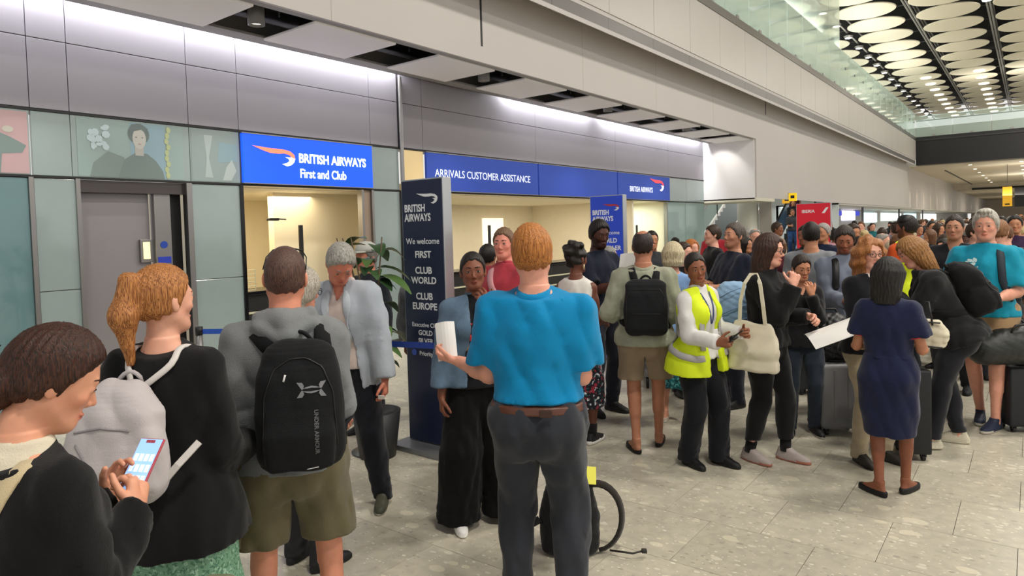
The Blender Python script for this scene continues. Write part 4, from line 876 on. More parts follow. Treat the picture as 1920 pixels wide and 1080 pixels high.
def person(name, sp, loc, face_rz, label, group=None):
    s = sp.get('h', 1.75) / 1.75; fem = sp.get('sex', 'm') == 'f'; W = sp.get('w', 1.); v = sp.get('v', .011); hv = sp.get('hv', .006)
    root = empty('person', (loc[0], loc[1], 0), face_rz, label, 'person', group)
    O = V(0, 0, .93); ln, tw, sd = sp.get('lean', 0), sp.get('twist', 0), sp.get('side', 0)
    TF = Frame(Rz(tw) @ Rx(-ln) @ Ry(sd), O, O + V(0, -sp.get('hipback', 0), 0))
    HIPO = V(0, -sp.get('hipback', 0), 0); PF = Frame(np.eye(3), (0, 0, 0), HIPO)
    hy, hp, hr = sp.get('head', (0, 0, 0)); NP = V(0, -.008, 1.52)
    NF = TF; HF = TF.mul(Frame(Rz(hy) @ Rx(-hp) @ Ry(hr), NP)); HF = Frame(HF.R, NP, TF.w(NP + V(0, sp.get('neckfwd', 0), 0)))
    tab = [(z, a * W, b * (W if z < 1.3 else 1) + sp.get('belly', 0) * .5 * math.exp(-((z - 1.08) / .11) ** 2), cy + sp.get('belly', 0) * .5 * math.exp(-((z - 1.08) / .11) ** 2)) for z, a, b, cy in (FEM if fem else MALE)]
    sw = (.143 if fem else .168) * (1 + (W - 1) * .6); S = {}; E_ = {}; Wr = {}; HD = {}
    arms = sp.get('arms', {})
    for k, sg in (('R', 1), ('L', -1)):
        sh = TF.w((sg * sw, -.012, 1.378 + sp.get('shrug', 0))); a = arms.get(k, {})
        tgt = V(*a.get('to', (sg * .24, .03, .83))); hint = V(*a.get('el', (sg * .35, -1, -.1))) * (1 if a.get('keep') else V(.4, 1, 1)) - (V(0, 0, 0) if a.get('keep') else V(0, 0, .35))
        e, w = ik(sh, tgt, .285, .255, hint); S[k] = sh; E_[k] = e; Wr[k] = w
        HD[k] = unit(V(*a['hd'])) if 'hd' in a else unit(unit(w - e) + V(0, 0, -.0))
    ar = 1. if not fem else .86; ar *= 1 + (W - 1) * .8
    hips = {}; KN = {}; AN = {}
    for k, sg in (('R', 1), ('L', -1)):
        fx, fy = sp.get('feet', {}).get(k, (sg * .11, 0)); fz = sp.get('footz', {}).get(k, 0)
        hj = V(sg * .09, 0, .915) + HIPO; kn, an = ik(hj, V(fx, fy, .085 + fz), .43, .415, V(*sp.get('knee', {}).get(k, (sg * .15, 1, 0)))); hips[k] = hj; KN[k] = kn; AN[k] = an
    lr = (1. if not fem else .95) * (1 + (W - 1) * .7)
    def arm_prims(k, sg, add=0., trim=1.):
        return [(cone(S[k], S[k] + (E_[k] - S[k]) * .5, .053 * ar + add, .047 * ar + add), .03), (cone(S[k] + (E_[k] - S[k]) * .4, E_[k], .047 * ar + add, .039 * ar + add), .03), (cone(E_[k], E_[k] + (Wr[k] - E_[k]) * .45, .042 * ar + add, .040 * ar + add), .02), (cone(E_[k] + (Wr[k] - E_[k]) * .4, Wr[k], .040 * ar + add, .026 + add), .02)]
    def leg_prims(k, sg, add=0.):
        kd = unit(KN[k] - hips[k]); cb = KN[k] + (AN[k] - KN[k]) * .28 + V(0, -.014, 0)
        return [(cone(hips[k] + V(0, 0, .0), hips[k] + (KN[k] - hips[k]) * .5, .088 * lr + add, .074 * lr + add), .03), (cone(hips[k] + (KN[k] - hips[k]) * .45, KN[k], .075 * lr + add, .053 * lr + add), .03), (cone(KN[k], AN[k], .051 * lr + add, .034 + add), .02), (cone(KN[k] + (AN[k] - KN[k]) * .12 + V(0, -.012, 0), KN[k] + (AN[k] - KN[k]) * .45 + V(0, -.012, 0), .050 * lr + add, .043 * lr + add), .03)]
    allp = np.array([S['R'], S['L'], E_['R'], E_['L'], Wr['R'], Wr['L'], hips['R'], hips['L'], KN['R'], KN['L'], AN['R'], AN['L'], HF.w((0, 0, 1.76)), TF.w((0, 0, 1.4)), TF.w((0, -.1, 1.2))])
    lo = allp.min(0) - .16; hi = allp.max(0) + .16; lo[2] = 0.
    # ---- body
    hair = sp.get('hair', 'short'); detail = sp.get('eyes', True)
    G = Grid(lo, np.minimum(hi, [9, 9, 9]), v)
    if sp.get('legs', True) is False: pass
    G.add(loft(tab, TF, -.010, 2.2, .84, 1.485), 0); G.add(loft([(r[0], r[1], r[2], r[3]) for r in tab if r[0] < 1.06], PF, -.012, 2.2, .80, 1.02), .03)
    for k, sg in (('R', 1), ('L', -1)):
        G.add(cone(TF.w((sg * .03, -.022, 1.445)), S[k], .030, .046 * ar), .05)
        for p, kk in arm_prims(k, sg): G.add(p, kk)
        for p, kk in leg_prims(k, sg, -.002 if any(g['k'] in ('shorts', 'skirt', 'dress') for g in sp.get('wear', ())) else -.010): G.add(p, kk)
        G.add(ell((sg * .078, -.055, .885), (.080, .068, .085), PF), .03)
        if fem: G.add(ell((sg * .070, .075, 1.27), (.062, .05, .06), TF), .03)
        if sp.get('socked', True): G.add(cone(AN[k], AN[k] + V(0, .02, -.05), .036, .034), .01)
    nr = .045 if fem else .055
    G.add(cone((0, -.022, 1.42), (0, -.01, 1.49), nr + .002, nr - .0015, None, NF), .035)
    meshes = [G.mesh(.25)]
    HG = Grid(np.minimum(HF.w((0, 0, 1.62)) - V(.135, .15, .175), TF.w((0, 0, 1.415)) - V(.10, .10, .0)), np.maximum(HF.w((0, 0, 1.62)) + V(.135, .155, .16), TF.w((0, 0, 1.42)) + V(.10, .10, 0)), hv)
    HG.add(loft(tab, TF, -.010, 2.2, 1.30, 1.485), 0)
    for k, sg in (('R', 1), ('L', -1)): HG.add(cone(TF.w((sg * .03, -.022, 1.445)), S[k], .030, .046 * ar), .05)
    HG.add(cone((0, -.022, 1.42), (0, -.01, 1.53), nr + .002, nr - .002, None, NF), .035)
    P, C, Q, C2 = head_parts(sp, HF, hv, NF)
    for p, k in P: HG.add(p, k)
    for p, k in C: HG.cut(p, k)
    for p, k in Q: HG.add(p, k)
    for p, k in C2: HG.cut(p, k)
    hm = HG.mesh(.04); meshes.append(hm)
    for k, sg in (('R', 1), ('L', -1)):
        a = arms.get(k, {}); pn = V(*a.get('pn', (-sg, 0, 0)))
        if abs(unit(pn) @ HD[k]) > .97: pn = V(0, 1, .2)
        thv = max(hv * .72, .0032) if detail else max(hv, .006)
        hp_ = hand_prims(Wr[k], HD[k], pn, a.get('side', sg), a.get('curl', 22), a.get('thumb', .45), a.get('spread', 1.))
        a0 = Wr[k] - V(.15, .15, .15) * 1.15; hg = Grid(Wr[k] - .20, Wr[k] + .20, thv)
        hg.add(cone(E_[k] + (Wr[k] - E_[k]) * .8, Wr[k], .040 * ar / 3 + .026 * 2 / 3 + .0003, .0263), 0)
        for p, kk in hp_: hg.add(p, kk)
        meshes.append(hg.mesh(.12))
    pf = merge(*meshes); tone = face_tone(pf[0], HF, sp)
    # vertices far from the head keep a plain tone
    far = np.linalg.norm(pf[0] - HF.w((0, 0, 1.62)), axis=1) > .17; tone[far] = 1.
    if sp.get('tights'):
        m = pf[0][:, 2] < .95; tone[m] = tone[m] * .0 + np.array(sp['tights'])
    body = sdf_obj('body', pf, skin(sp.get('skin', 'd9a38a')), root, s, None, tone)
    # ---- eyes, brows
    if detail:
        for sg in (1, -1):
            ev, ef, em = eye_mesh(sg, HF, 0)
            mesh_obj('eye', np.array(ev) * s, ef, None, root, True, [mat('b9ada5', .3), mat(sp.get('iris', '3b2a1e'), .2), mat('0a0808', .15)], em)
            br = []; la = []
            for i in range(7):
                u = i / 6; x = sg * (.012 + .036 * u); br.append(HF.w((x, .0885 - .012 * u * u - .004 * u, 1.654 + .005 * math.sin(u * 2.4) - .002 * u)))
            for i in range(7):
                u = i / 3 - 1; x = sg * .031 + u * .0145; zz = 1.631 + .0047 * (1 - u * u) ** .6; y = .0735 + math.sqrt(max(.0152 ** 2 - (u * .0125) ** 2 - (zz - 1.631) ** 2, 0)); la.append(HF.w((x, y, zz)))
            b = MB(); b.tube([p * s for p in br], [.0022 * s, .0042 * s, .0045 * s, .0042 * s, .0036 * s, .0026 * s, .001 * s], 6); b.tube([p * s for p in la], [.0006, .0012, .0014, .0014, .0014, .0012, .0006], 5)
            b.build('eyebrow', hairmat(sp.get('brow', '2a1c14')), root, True)
    # ---- hair
    if hair != 'none':
        hg = hair_grid(sp, HF, NF, max(hv, .005)); hpf = hg.mesh(.05)
        if len(hpf[0]): sdf_obj('hair', hpf, hairmat(*sp.get('haircol', ('2a1c14', '4a3426'))), root, s)
    out = dict(root=root, s=s, TF=TF, HF=HF, PF=PF, S=S, E=E_, W=Wr, HD=HD, hips=hips, KN=KN, AN=AN, body=body, tab=tab, head=hm, pf=pf)
    # ---- garments
    for g in sp.get('wear', ()):
        kind = g['k']; t = g.get('t', .012); gv = g.get('v', v); amp = g.get('amp', .010); mt = g['m'] if not isinstance(g['m'], str) else fabric(g['m']); nm = g.get('n')
        fk = folds(g.get('seed', 3), g.get('fk', (14, 14, 7)), amp)
        if kind in ('top', 'vest'):
            hem = g.get('hem', .90); top = g.get('top', 1.475); gl = np.minimum(lo, TF.w((0, 0, hem)) - .25); gl = V(lo[0], lo[1] - .08, min(TF.w((0, 0, hem - .12))[2], min(Wr['L'][2], Wr['R'][2]) - .05)); gh = hi.copy(); gh[2] = TF.w((0, 0, 1.62))[2]
            G = Grid(gl, gh, gv); fl = g.get('flare', .012); tuck = 0 if hem >= .97 else .013
            tb = [(z, a + fl * max(0, (1.05 - z) / .15) + (tuck if z < 1.04 else 0), b + fl * max(0, (1.05 - z) / .15) + (tuck * 1.6 if z < 1.04 else 0), cy) for z, a, b, cy in tab if z >= .83]
            tb = [(hem - .02, tb[0][1] + fl * .6, tb[0][2] + fl * .6, tb[0][3])] + tb if hem < .83 else tb
            if g.get('loose'): tb = [(z, max(a, g['loose'] * W) if z < 1.3 else a, max(b, .118 * W) if z < 1.3 else b, cy) for z, a, b, cy in tb]
            G.add(loft(tb, TF, t, 2.3, hem - .01, 1.485 + t), 0)
            if fem and not g.get('nobust'):
                for sg in (1, -1): G.add(ell((sg * .070, .075, 1.27), (.062 + t, .05 + t, .06 + t), TF), .04)
            slv = g.get('sleeve', 'long' if kind == 'top' else 'none')
            for k, sg in (('R', 1), ('L', -1)):
                nt_ = .030 + t
                G.add(cone(TF.w((sg * .032, -.022, 1.443)), S[k] - (S[k] - TF.w((0, 0, 1.4))) * (.25 if slv == 'none' else 0), nt_, .044 * ar + t), .05)
                if slv == 'none':
                    G.add(ell((sg * (sw - .05), -.012, 1.37), (.055, .06, .07), TF), .03)
                else:
                    st_ = t + g.get('st', .004); u = unit(E_[k] - S[k])
                    A = Grid(gl, gh, gv)
                    if slv == 'short':
                        L_ = g.get('sl', .21); A.add(cone(S[k], S[k] + u * (L_ + .02), .054 * ar + st_, .052 * ar + st_ + .012), 0)
                        A.keep(half(u, S[k] + u * L_), .006)
                    else:
                        A.add(cone(S[k], S[k] + (E_[k] - S[k]) * .5, .054 * ar + st_, .050 * ar + st_), 0); A.add(cone(S[k] + (E_[k] - S[k]) * .5, E_[k], .050 * ar + st_, .045 * ar + st_), .02)
                        e2 = {'long': .97, 'rolled': .45, 'puff': .5}.get(slv, .97) if not isinstance(slv, float) else slv
                        we = E_[k] + (Wr[k] - E_[k]) * e2; A.add(cone(E_[k], we, .047 * ar + st_, .047 * ar * (1 - e2) + .034 * e2 + st_ + g.get('cuff', .0)), .02); uu = unit(Wr[k] - E_[k])
                        A.keep(func(lambda x, y, z, c=we, n=uu, e=E_[k]: np.where((x - f32(e[0])) * f32(n[0]) + (y - f32(e[1])) * f32(n[1]) + (z - f32(e[2])) * f32(n[2]) > 0, (x - f32(c[0])) * f32(n[0]) + (y - f32(c[1])) * f32(n[1]) + (z - f32(c[2])) * f32(n[2]), f32(-.05))), .004)
                        if g.get('sfold', 1):
                            u1 = unit(Wr[k] - E_[k]); 
                            A.offset(lambda x, y, z, c=E_[k], n=unit(u + u1): np.sin(((x - f32(c[0])) * f32(n[0]) + (y - f32(c[1])) * f32(n[1]) + (z - f32(c[2])) * f32(n[2])) * 150 + x * 20 + y * 13) * f32(.0035) * np.exp(-(((x - f32(c[0])) ** 2 + (y - f32(c[1])) ** 2 + (z - f32(c[2])) ** 2) / f32(.012))))
                    kk = .025; h = np.maximum(kk - np.abs(G.D - A.D), 0) / kk; G.D = np.minimum(G.D, A.D) - h * h * f32(kk * .25)
            if g.get('hood'):
                [G.add(cone(TF.w((sg * .0, -.105, 1.455)), TF.w((sg * .085, -.050, 1.475)), .038, .030), .006) for sg in (1, -1)]; [G.add(cone(TF.w((0, -.125, 1.405)), TF.w((sg * .095, -.075, 1.445)), .034, .028), .006) for sg in (1, -1)]; [G.add(cone(TF.w((sg * .085, -.045, 1.475)), TF.w((sg * .05, .05, 1.43)), .026, .02), .015) for sg in (1, -1)]
            G.offset(fk)
            G.cut(loft([(top - .06, .001, .001, 0), (top, .050, .055, -.01), (top + .2, .085, .09, .0)], TF, .0, 2.2), .006) if g.get('neck') != 'v' else G.cut(loft([(top - .14, .001, .001, .10), (top - .02, .05, .08, .02), (top + .2, .11, .12, .0)], TF, .0, 2.2), .006)
            if not g.get('hood') and not g.get('turtle'): G.keep(half((0, -.35, 1), (0, 0, top), TF), .006)
            # hem: measured along the torso
            G.keep(half((0, 0, -1), (0, 0, hem), TF), .004)
            if g.get('open'):
                w0, w1, zc = g['open']   # half widths at neck and hem
                def wedge(x, y, z):
                    x, y, z = TF.inv(x, y, z); ww = f32(w0) + (f32(w1) - f32(w0)) * np.clip((f32(1.45) - z) / f32(1.45 - hem), 0, 1)
                    if zc: ww = ww * np.clip(1 + (z - f32(zc)) * f32(3), .3, 1.3)
                    return np.maximum(np.abs(x - f32(g.get('ox', 0))) - ww, f32(.02) - y)
                G.cut(func(wedge), .006)
            if kind == 'vest' and slv == 'none':
                for k, sg in (('R', 1), ('L', -1)): G.cut(ell((sg * (sw + .045), -.012, 1.36), (.06, .08, .10), TF), .01)
            pf2 = G.mesh(.06); o = sdf_obj(nm or 'shirt', pf2, mt, root, s, TF.invp(pf2[0])); out.setdefault('tops', []).append(pf2); out['top'] = pf2; out['top_obj'] = o
            if g.get('collar'):
                c = Grid(TF.w((0, 0, 1.46)) - .12, TF.w((0, 0, 1.46)) + .12, min(gv, .006)); zc0 = 1.455; nrr = (.048 if fem else .058) + .010
                c.add(loft([(1.435, nrr + .022, nrr + .016, -.020), (1.47, nrr + .006, nrr + .006, -.018), (1.50, nrr + .001, nrr + .003, -.014)], TF, 0, 2.), 0); c.cut(loft([(1.42, nrr - .002, nrr - .002, -.018), (1.52, nrr - .006, nrr - .004, -.012)], TF, 0, 2.), .003)
                c.keep(half((0, -.45, 1), (0, -.02, 1.492), TF), .005); c.keep(half((0, .45, -1), (0, -.02, 1.452), TF), .005)
                if g.get('collar') == 'open': c.cut(func(lambda x, y, z: (lambda q: np.maximum(np.abs(q[0]) - f32(.025), f32(.02) - q[1]))(TF.inv(x, y, z))), .004)
                sdf_obj('collar', c.mesh(), g.get('cm', mt), root, s)
            if g.get('cuffs'):
                for k, sg in (('R', 1), ('L', -1)):
                    u = unit(E_[k] - S[k]); L_ = g.get('sl', .21); c = Grid(S[k] + u * L_ - .1, S[k] + u * L_ + .1, .006); r_ = .0535 * ar + t + .004 + .012
                    c.add(cone(S[k] + u * (L_ - .05), S[k] + u * (L_ + .05), r_ , r_ + .002), 0); c.keep(half(u, S[k] + u * (L_ + .006)), .002); c.keep(half(-u, S[k] + u * (L_ - .016)), .002)
                    sdf_obj('sleeve_band', c.mesh(), g['cuffs'], root, s)
        elif kind in ('trousers', 'shorts', 'leggings'):
            wz = g.get('waist', .99); gl = V(lo[0] - .05, lo[1] - .03, 0); gh = V(hi[0], hi[1], wz + .05)
            for kk_ in 'RL': gl = np.minimum(gl, AN[kk_] - .17); gh = np.maximum(gh, KN[kk_] + .14)
            gl[2] = 0; G = Grid(gl, gh, gv); fit = g.get('fit', 0.)
            G.add(loft([(.74, .10, .07, -.01), (.79, .14, .095, -.012)] + [r for r in tab if .8 < r[0] < 1.16], PF, t, 2.3, .765, wz, .012), 0)
            for k, sg in (('R', 1), ('L', -1)):
                G.add(ell((sg * .078, -.050, .885), (.088 + t, .078 + t, .105 + t), PF), .05)
                if kind == 'shorts':
                    L_ = g.get('len', .34); u = unit(KN[k] - hips[k]); G.add(cone(hips[k] + V(sg * .008, -.005, .02), hips[k] + u * (L_ + .04), .098 * lr + t, .088 * lr + t + fit), .05)
                else:
                    hem = g.get('hem', .04); fl = g.get('flare', 0.)
                    G.add(cone(hips[k], hips[k] + (KN[k] - hips[k]) * .5, .093 * lr + t, .080 * lr + t + fit * .6), .05); G.add(cone(hips[k] + (KN[k] - hips[k]) * .5, KN[k], .078 * lr + t + fit * .6, .056 * lr + t + fit + fl * .5), .02)
                    d = unit(AN[k] - KN[k]); en = AN[k] + d * .06; G.add(cone(KN[k], en, .056 * lr + t + fit + fl * .5, .040 + t + fit + fl), .02)
                    G.add(cone(KN[k] + (AN[k] - KN[k]) * .12 + V(0, -.012, 0), KN[k] + (AN[k] - KN[k]) * .45 + V(0, -.01, 0), .052 * lr + t, .045 * lr + t), .03)
            G.offset(fk)
            if not g.get('flare') or kind == 'shorts':
                hc = float(HIPO[1]); G.cut(func(lambda x, y, z: np.abs(x - (AN['R'][0] + AN['L'][0]) * .5 * np.clip((f32(.8) - z) / .8, 0, 1).astype(f32)) - np.clip((f32(.775) - z) * f32(.10), f32(-.02), f32(.022)) + y * 0), .012)
            if kind == 'shorts':
                zc = [ (hips[k] + unit(KN[k] - hips[k]) * g.get('len', .34))[2] for k in 'RL']; G.keep(half((0, 0, -1), (0, 0, np.mean(zc))), .004)
            else: G.keep(half((0, 0, -1), (0, 0, g.get('hem', .04))), .003)
            G.offset(lambda x, y, z: np.sin(z * 95 + np.sin(x * 40 + y * 31) * 2) * f32(g.get('stack', .003)) * np.exp(-((z - f32(.12)) / f32(.10)) ** 2)) if kind == 'trousers' else None
            pf2 = G.mesh(.06); sdf_obj(nm or kind, pf2, mt, root, s, pf2[0]); out['bottom'] = pf2
        elif kind in ('skirt', 'dress'):
            hem = g.get('hem', .50); wz = g.get('waist', 1.06); fl = g.get('flare', .03); tb = [r for r in tab if .87 < r[0] < 1.2]
            cx = (hips['R'][0] + hips['L'][0]) / 2; yk = (KN['R'][1] + KN['L'][1]) / 2; tb = [(hem - .02, .155 * W + fl, .125 * W + fl, yk * .5 - .01), (.70, .176 * W + fl * .6, .130 * W + fl * .6, yk * .3 - .016)] + tb
            G = Grid(V(-.4, -.35, hem - .05) + HIPO, V(.4, .35, wz + .05) + HIPO, gv); G.add(loft(tb, PF, t, 2.2, hem, wz, .008), 0)
            for sg in (1, -1): G.add(ell((sg * .075, -.058, .885), (.088 + t, .076 + t, .10), PF), .03)
            G.offset(fk); pf2 = G.mesh(); sdf_obj(nm or 'skirt', pf2, mt, root, s, pf2[0]); out['bottom'] = pf2
        elif kind == 'belt':
            G = Grid(V(-.3, -.3, .9) + HIPO, V(.3, .3, 1.08) + HIPO, .006); z0 = g.get('z', .985); G.add(loft([r for r in tab if r[0] < 1.2], PF, t, 2.3, z0 - .018, z0 + .018, .004), 0); pf2 = G.mesh(); sdf_obj('belt', pf2, mt, root, s)
            y = -(np.interp(z0, [r[0] for r in tab], [r[2] for r in tab])) - t - .003
    # ---- shoes
    sh = sp.get('shoes', dict(m='1a1a1c', sole='0c0c0d'))
    if sh:
        for k, sg in (('R', 1), ('L', -1)):
            a = math.radians(sp.get('toe', {}).get(k, -sg * 10)); fd = V(-math.sin(a), math.cos(a), 0); sdv = V(math.cos(a), math.sin(a), 0); c = V(AN[k][0], AN[k][1], AN[k][2] - .085); R_ = np.array([sdv, fd, V(0, 0, 1)]).T
            if sp.get('toepitch', {}).get(k): R_ = R_ @ Rx(sp['toepitch'][k])
            FF = Frame(R_, (0, 0, 0), c); k_ = .92 if fem else 1.; G = Grid(c + V(-.22, -.22, -.03), c + V(.22, .22, .16), sh.get('v', .006))
            ty = sh.get('type', 'shoe')
            foot = loft([(0, .038, .135, .062), (.02, .043, .142, .062), (.04, .040, .130, .056), (.06, .034, .095, .030), (.085, .034, .055, .002), (.11, .036, .046, -.002)], FF, 0, 2.6, .0, .10 if ty != 'flat' else .052)
            if ty in ('flat', 'sandal'):
                G.add(loft([(0, .034, .125, .062), (.02, .038, .130, .062), (.045, .036, .122, .056), (.06, .034, .11, .05)], FF, 0, 2.5, .0, .046, .01), 0)
                G.cut(ell((0, .045, .062), (.028, .075, .03), FF), .006) if ty == 'flat' else G.cut(ell((0, .0, .065), (.045, .075, .05), FF), .006)
                skinfoot = Grid(c + V(-.2, -.2, -.02), c + V(.2, .2, .12), .007); skinfoot.add(loft([(.012, .028, .115, .058), (.045, .030, .105, .05), (.07, .03, .06, .02), (.095, .031, .04, .0), (.12, .032, .038, .0)], FF, 0, 2.4, .012, .12), 0)
                pf3 = skinfoot.mesh(); tn = np.ones((len(pf3[0]), 3)); tn = tn * np.array(sp['tights']) if sp.get('tights') else tn
                sdf_obj('foot', pf3, skin(sp.get('skin', 'd9a38a')), root, s, None, tn)
            else:
                G.add(foot, 0); G.add(ell((0, .13, .028), (.036, .055, .026), FF), .012); G.cut(cone((0, -.005, .085), (0, -.02, .14), .030, .034, None, FF), .005)
            G.keep(half((0, 0, -1), (0, 0, .002), FF), 0)
            pf3 = G.mesh(.1); o = sdf_obj('shoe', pf3, mat(sh['m'], .6, 0, .4, 0, .1, 120.) if isinstance(sh['m'], str) else sh['m'], root, s)
            if sh.get('sole'):
                me = o.data; me.materials.append(mat(sh['sole'], .7)); zl = FF.invp(pf3[0])[:, 2]; hz = sh.get('sh', .024)
                me.polygons.foreach_set('material_index', np.array([1 if zl[q[0]] < hz and zl[q[2]] < hz else 0 for q in pf3[1]], np.int32))
            if sh.get('laces'):
                b = MB()
                for i in range(4):
                    y = .045 + i * .018; z = .088 - i * .010; b.tube([FF.w((-.022, y, z - .006)) * s, FF.w((0, y + .002, z + .002)) * s, FF.w((.022, y, z - .006)) * s], .0035 * s, 5)
                b.build('laces', mat(sh['laces'], .8), o, True)
            if sp.get('sock'):
                b = MB(); b.tube([c * s + V(0, 0, .07 * s), (c + (KN[k] - AN[k]) * sh.get('sockh', .18) + V(0, 0, .085)) * s], .042 * s, 16); b.build('sock', fabric(sp['sock']), root, True)
    # ---- accessories
    if sp.get('glasses'):
        b = MB(); gm = sp['glasses']
        for sg in (1, -1):
            b.tube([HF.w((sg * .033 + .024 * math.cos(a), .101 - .004 * abs(math.cos(a)), 1.628 + .019 * math.sin(a))) * s for a in np.linspace(0, 2 * math.pi, 17)], .0022 * s, 6)
            b.tube([HF.w((sg * .056, .099, 1.634)) * s, HF.w((sg * .078, .05, 1.634)) * s, HF.w((sg * .084, -.015, 1.632)) * s], .002 * s, 5)
        b.tube([HF.w((-.010, .102, 1.632)) * s, HF.w((0, .106, 1.635)) * s, HF.w((.010, .102, 1.632)) * s], .002 * s, 5); tag(b.build('glasses', mat(gm, .3), root, True))
    return out
def surf_path(o, pts, off=.004, fr='TF', n=14, src='top'):
    """points given in the torso frame are dropped onto the garment surface"""
    F_ = o[fr]; P = [F_.w(p) for p in pts]; bvh = bvh_of(o[src]); out = []; nn = []
    cum = np.concatenate([[0], np.cumsum([np.linalg.norm(P[i + 1] - P[i]) for i in range(len(P) - 1)])])
    for t in np.linspace(0, cum[-1], n):
        q = np.array([np.interp(t, cum, [p[i] for p in P]) for i in range(3)]); r = bvh.find_nearest(Vector(q))
        out.append(np.array(r[0]) + np.array(r[1]) * off); nn.append(np.array(r[1]))
    # smooth
    for _ in range(2):
        for i in range(1, n - 1): out[i] = (out[i - 1] + out[i] * 2 + out[i + 1]) / 4; nn[i] = unit(nn[i - 1] + nn[i] + nn[i + 1])
    return out, nn
def strap(o, pts, w, t, m, name='strap', parent=None, fr='TF', src='top', n=16):
    p, nn = surf_path(o, pts, .009, fr, n, src); s = o['s']; b = MB(); b.ribbon([q * s for q in p], nn, w * s, t * s)
    ob = b.build(name, m, parent or o['root'], True); return ob
def shade_decal(txt, size, bvh, origin, xd, yd, mt, name, parent, s, bold=0., align='CENTER', off=.003, squash=1.):
    v, f = text_mesh(txt, size, 0., bold, align); o = V(*origin); xd = unit(xd); yd = unit(yd); n = np.cross(xd, yd); out = []
    for p in v:
        q = o + xd * p[0] * squash + yd * p[1]; r = bvh.ray_cast(Vector(q + n * .15), Vector(-n), .4)
        out.append(((np.array(r[0]) if r[0] is not None else q) + n * off) * s)
    return mesh_obj(name, out, f, mt, parent)
# ---------------------------------------------------------------- bags and things carried
def backpack(o, m, w=.15, h=(1.02, 1.44), d=.085, cy=-.20, cx=0., label='black backpack', name='backpack', ex=3.0, pockets=True, tilt=0., strapm=None, sw=.052, strapspan=.085, v=.007, taper=.8, front=None, amp=.004, straps=True, ztop=None):
    TF = o['TF']; s = o['s']; BF = TF.mul(Frame(Rx(tilt), (0, cy, (h[0] + h[1]) / 2))); BF = Frame(BF.R, (0, 0, 0), TF.w((0, 0, 0)) + TF.d((cx, 0, 0))) if tilt == 0 else Frame(BF.R, (0, cy, (h[0] + h[1]) / 2), TF.w((cx, cy, (h[0] + h[1]) / 2)))
    H = h[1] - h[0]
    tab = [(h[0], w * .86, d * .75, cy), (h[0] + H * .12, w * .98, d, cy - .01), (h[0] + H * .45, w, d * 1.05, cy - .012), (h[0] + H * .75, w * .92, d * .9, cy - .002), (h[0] + H * .92, w * taper, d * .65, cy + .014), (h[1], w * taper * .72, d * .38, cy + .028)]
    c = BF.w((0, cy, (h[0] + h[1]) / 2)); R_ = w + H / 2 + .1; G = Grid(c - R_ * V(1, 1, 1) * .9, c + R_ * V(1, 1, 1) * .9, v)
    G.add(loft(tab, BF, 0, ex, h[0], h[1], .03), 0)
    if pockets: G.add(loft([(h[0] + .015, w * .72, .03, cy - d * .95), (h[0] + H * .30, w * .78, .04, cy - d * 1.0), (h[0] + H * .46, w * .70, .02, cy - d * .95)], BF, 0, 3.5, h[0] + .015, h[0] + H * .48, .015), .012)
    G.offset(folds(11, (12, 12, 10), amp)); pf = G.mesh(); ob = sdf_obj(name, pf, m, None, s, BF.invp(pf[0]))
    ob.parent = None; ob.matrix_world = o['root'].matrix_world.copy() if False else Matrix.Translation(o['root'].location) @ Matrix.Rotation(o['root'].rotation_euler.z, 4, 'Z')
    tag(ob, label, 'backpack'); sm = strapm or m; r = dict(o); r['root'] = ob; bv = bvh_of(pf); out = dict(ob=ob, pf=pf, bvh=bv, BF=BF, s=s, m=m)
    if straps:
        for sg in (1, -1):
            x = sg * strapspan; pts = [(x * .72 + cx, -.135, h[1] - .05), (x * .85 + cx * .5, -.10, 1.425), (x * 1.0, -.02, 1.445), (x * 1.15, .07, 1.39), (x * 1.45, .12, 1.28), (x * 1.7, .10, 1.17), (x * 1.85, .0, h[0] + .10), (x * 1.4 + cx, -.10, h[0] + .05)]
            strap(r, pts, sw, .011, sm, 'shoulder_strap', ob)
    hb = MB(); hh = [BF.w((a * .045, cy + .075 - 0 * a, h[1] - .01 + (1 - a * a) * .035)) * s for a in np.linspace(-1, 1, 9)]; hb.tube(hh, .008 * s, 6); hb.build('grab_handle', sm, ob, True)
    return out
def on_bag(b, pts, r, m, name, smooth=True, closed=False, n=24, off=.001):
    """a cord or zip laid on the back of the bag; pts = (x, z) in the bag frame"""
    P = []; cum = np.concatenate([[0], np.cumsum([math.dist(pts[i], pts[i + 1]) for i in range(len(pts) - 1)])])
    for t in np.linspace(0, cum[-1], n):
        x = np.interp(t, cum, [p[0] for p in pts]); z = np.interp(t, cum, [p[1] for p in pts]); q = b['BF'].w((x, -.6, z)); h = b['bvh'].ray_cast(Vector(q), Vector(b['BF'].d((0, 1, 0))), 1.2)
        if h[0] is not None: P.append(np.array(h[0]) * b['s'] + b['BF'].d((0, -1, 0)) * off)
    if len(P) > 1:
        q = MB(); q.tube(P, r, 5); return q.build(name, m, b['ob'], smooth)
def carried(o, name, mb, m, label, cat, loc, R=None, smooth=False):
    """a thing held by someone: own top-level object placed in that person's frame (metres, unscaled)"""
    ob = mb.build(name, m, None, smooth); M = Matrix.Translation(o['root'].location) @ Matrix.Rotation(o['root'].rotation_euler.z, 4, 'Z') @ Matrix.Translation(Vector(np.asarray(loc, float) * o['s']))
    if R is not None: M = M @ Matrix(np.asarray(R).tolist()).to_4x4()
    ob.matrix_world = M; tag(ob, label, cat); return ob
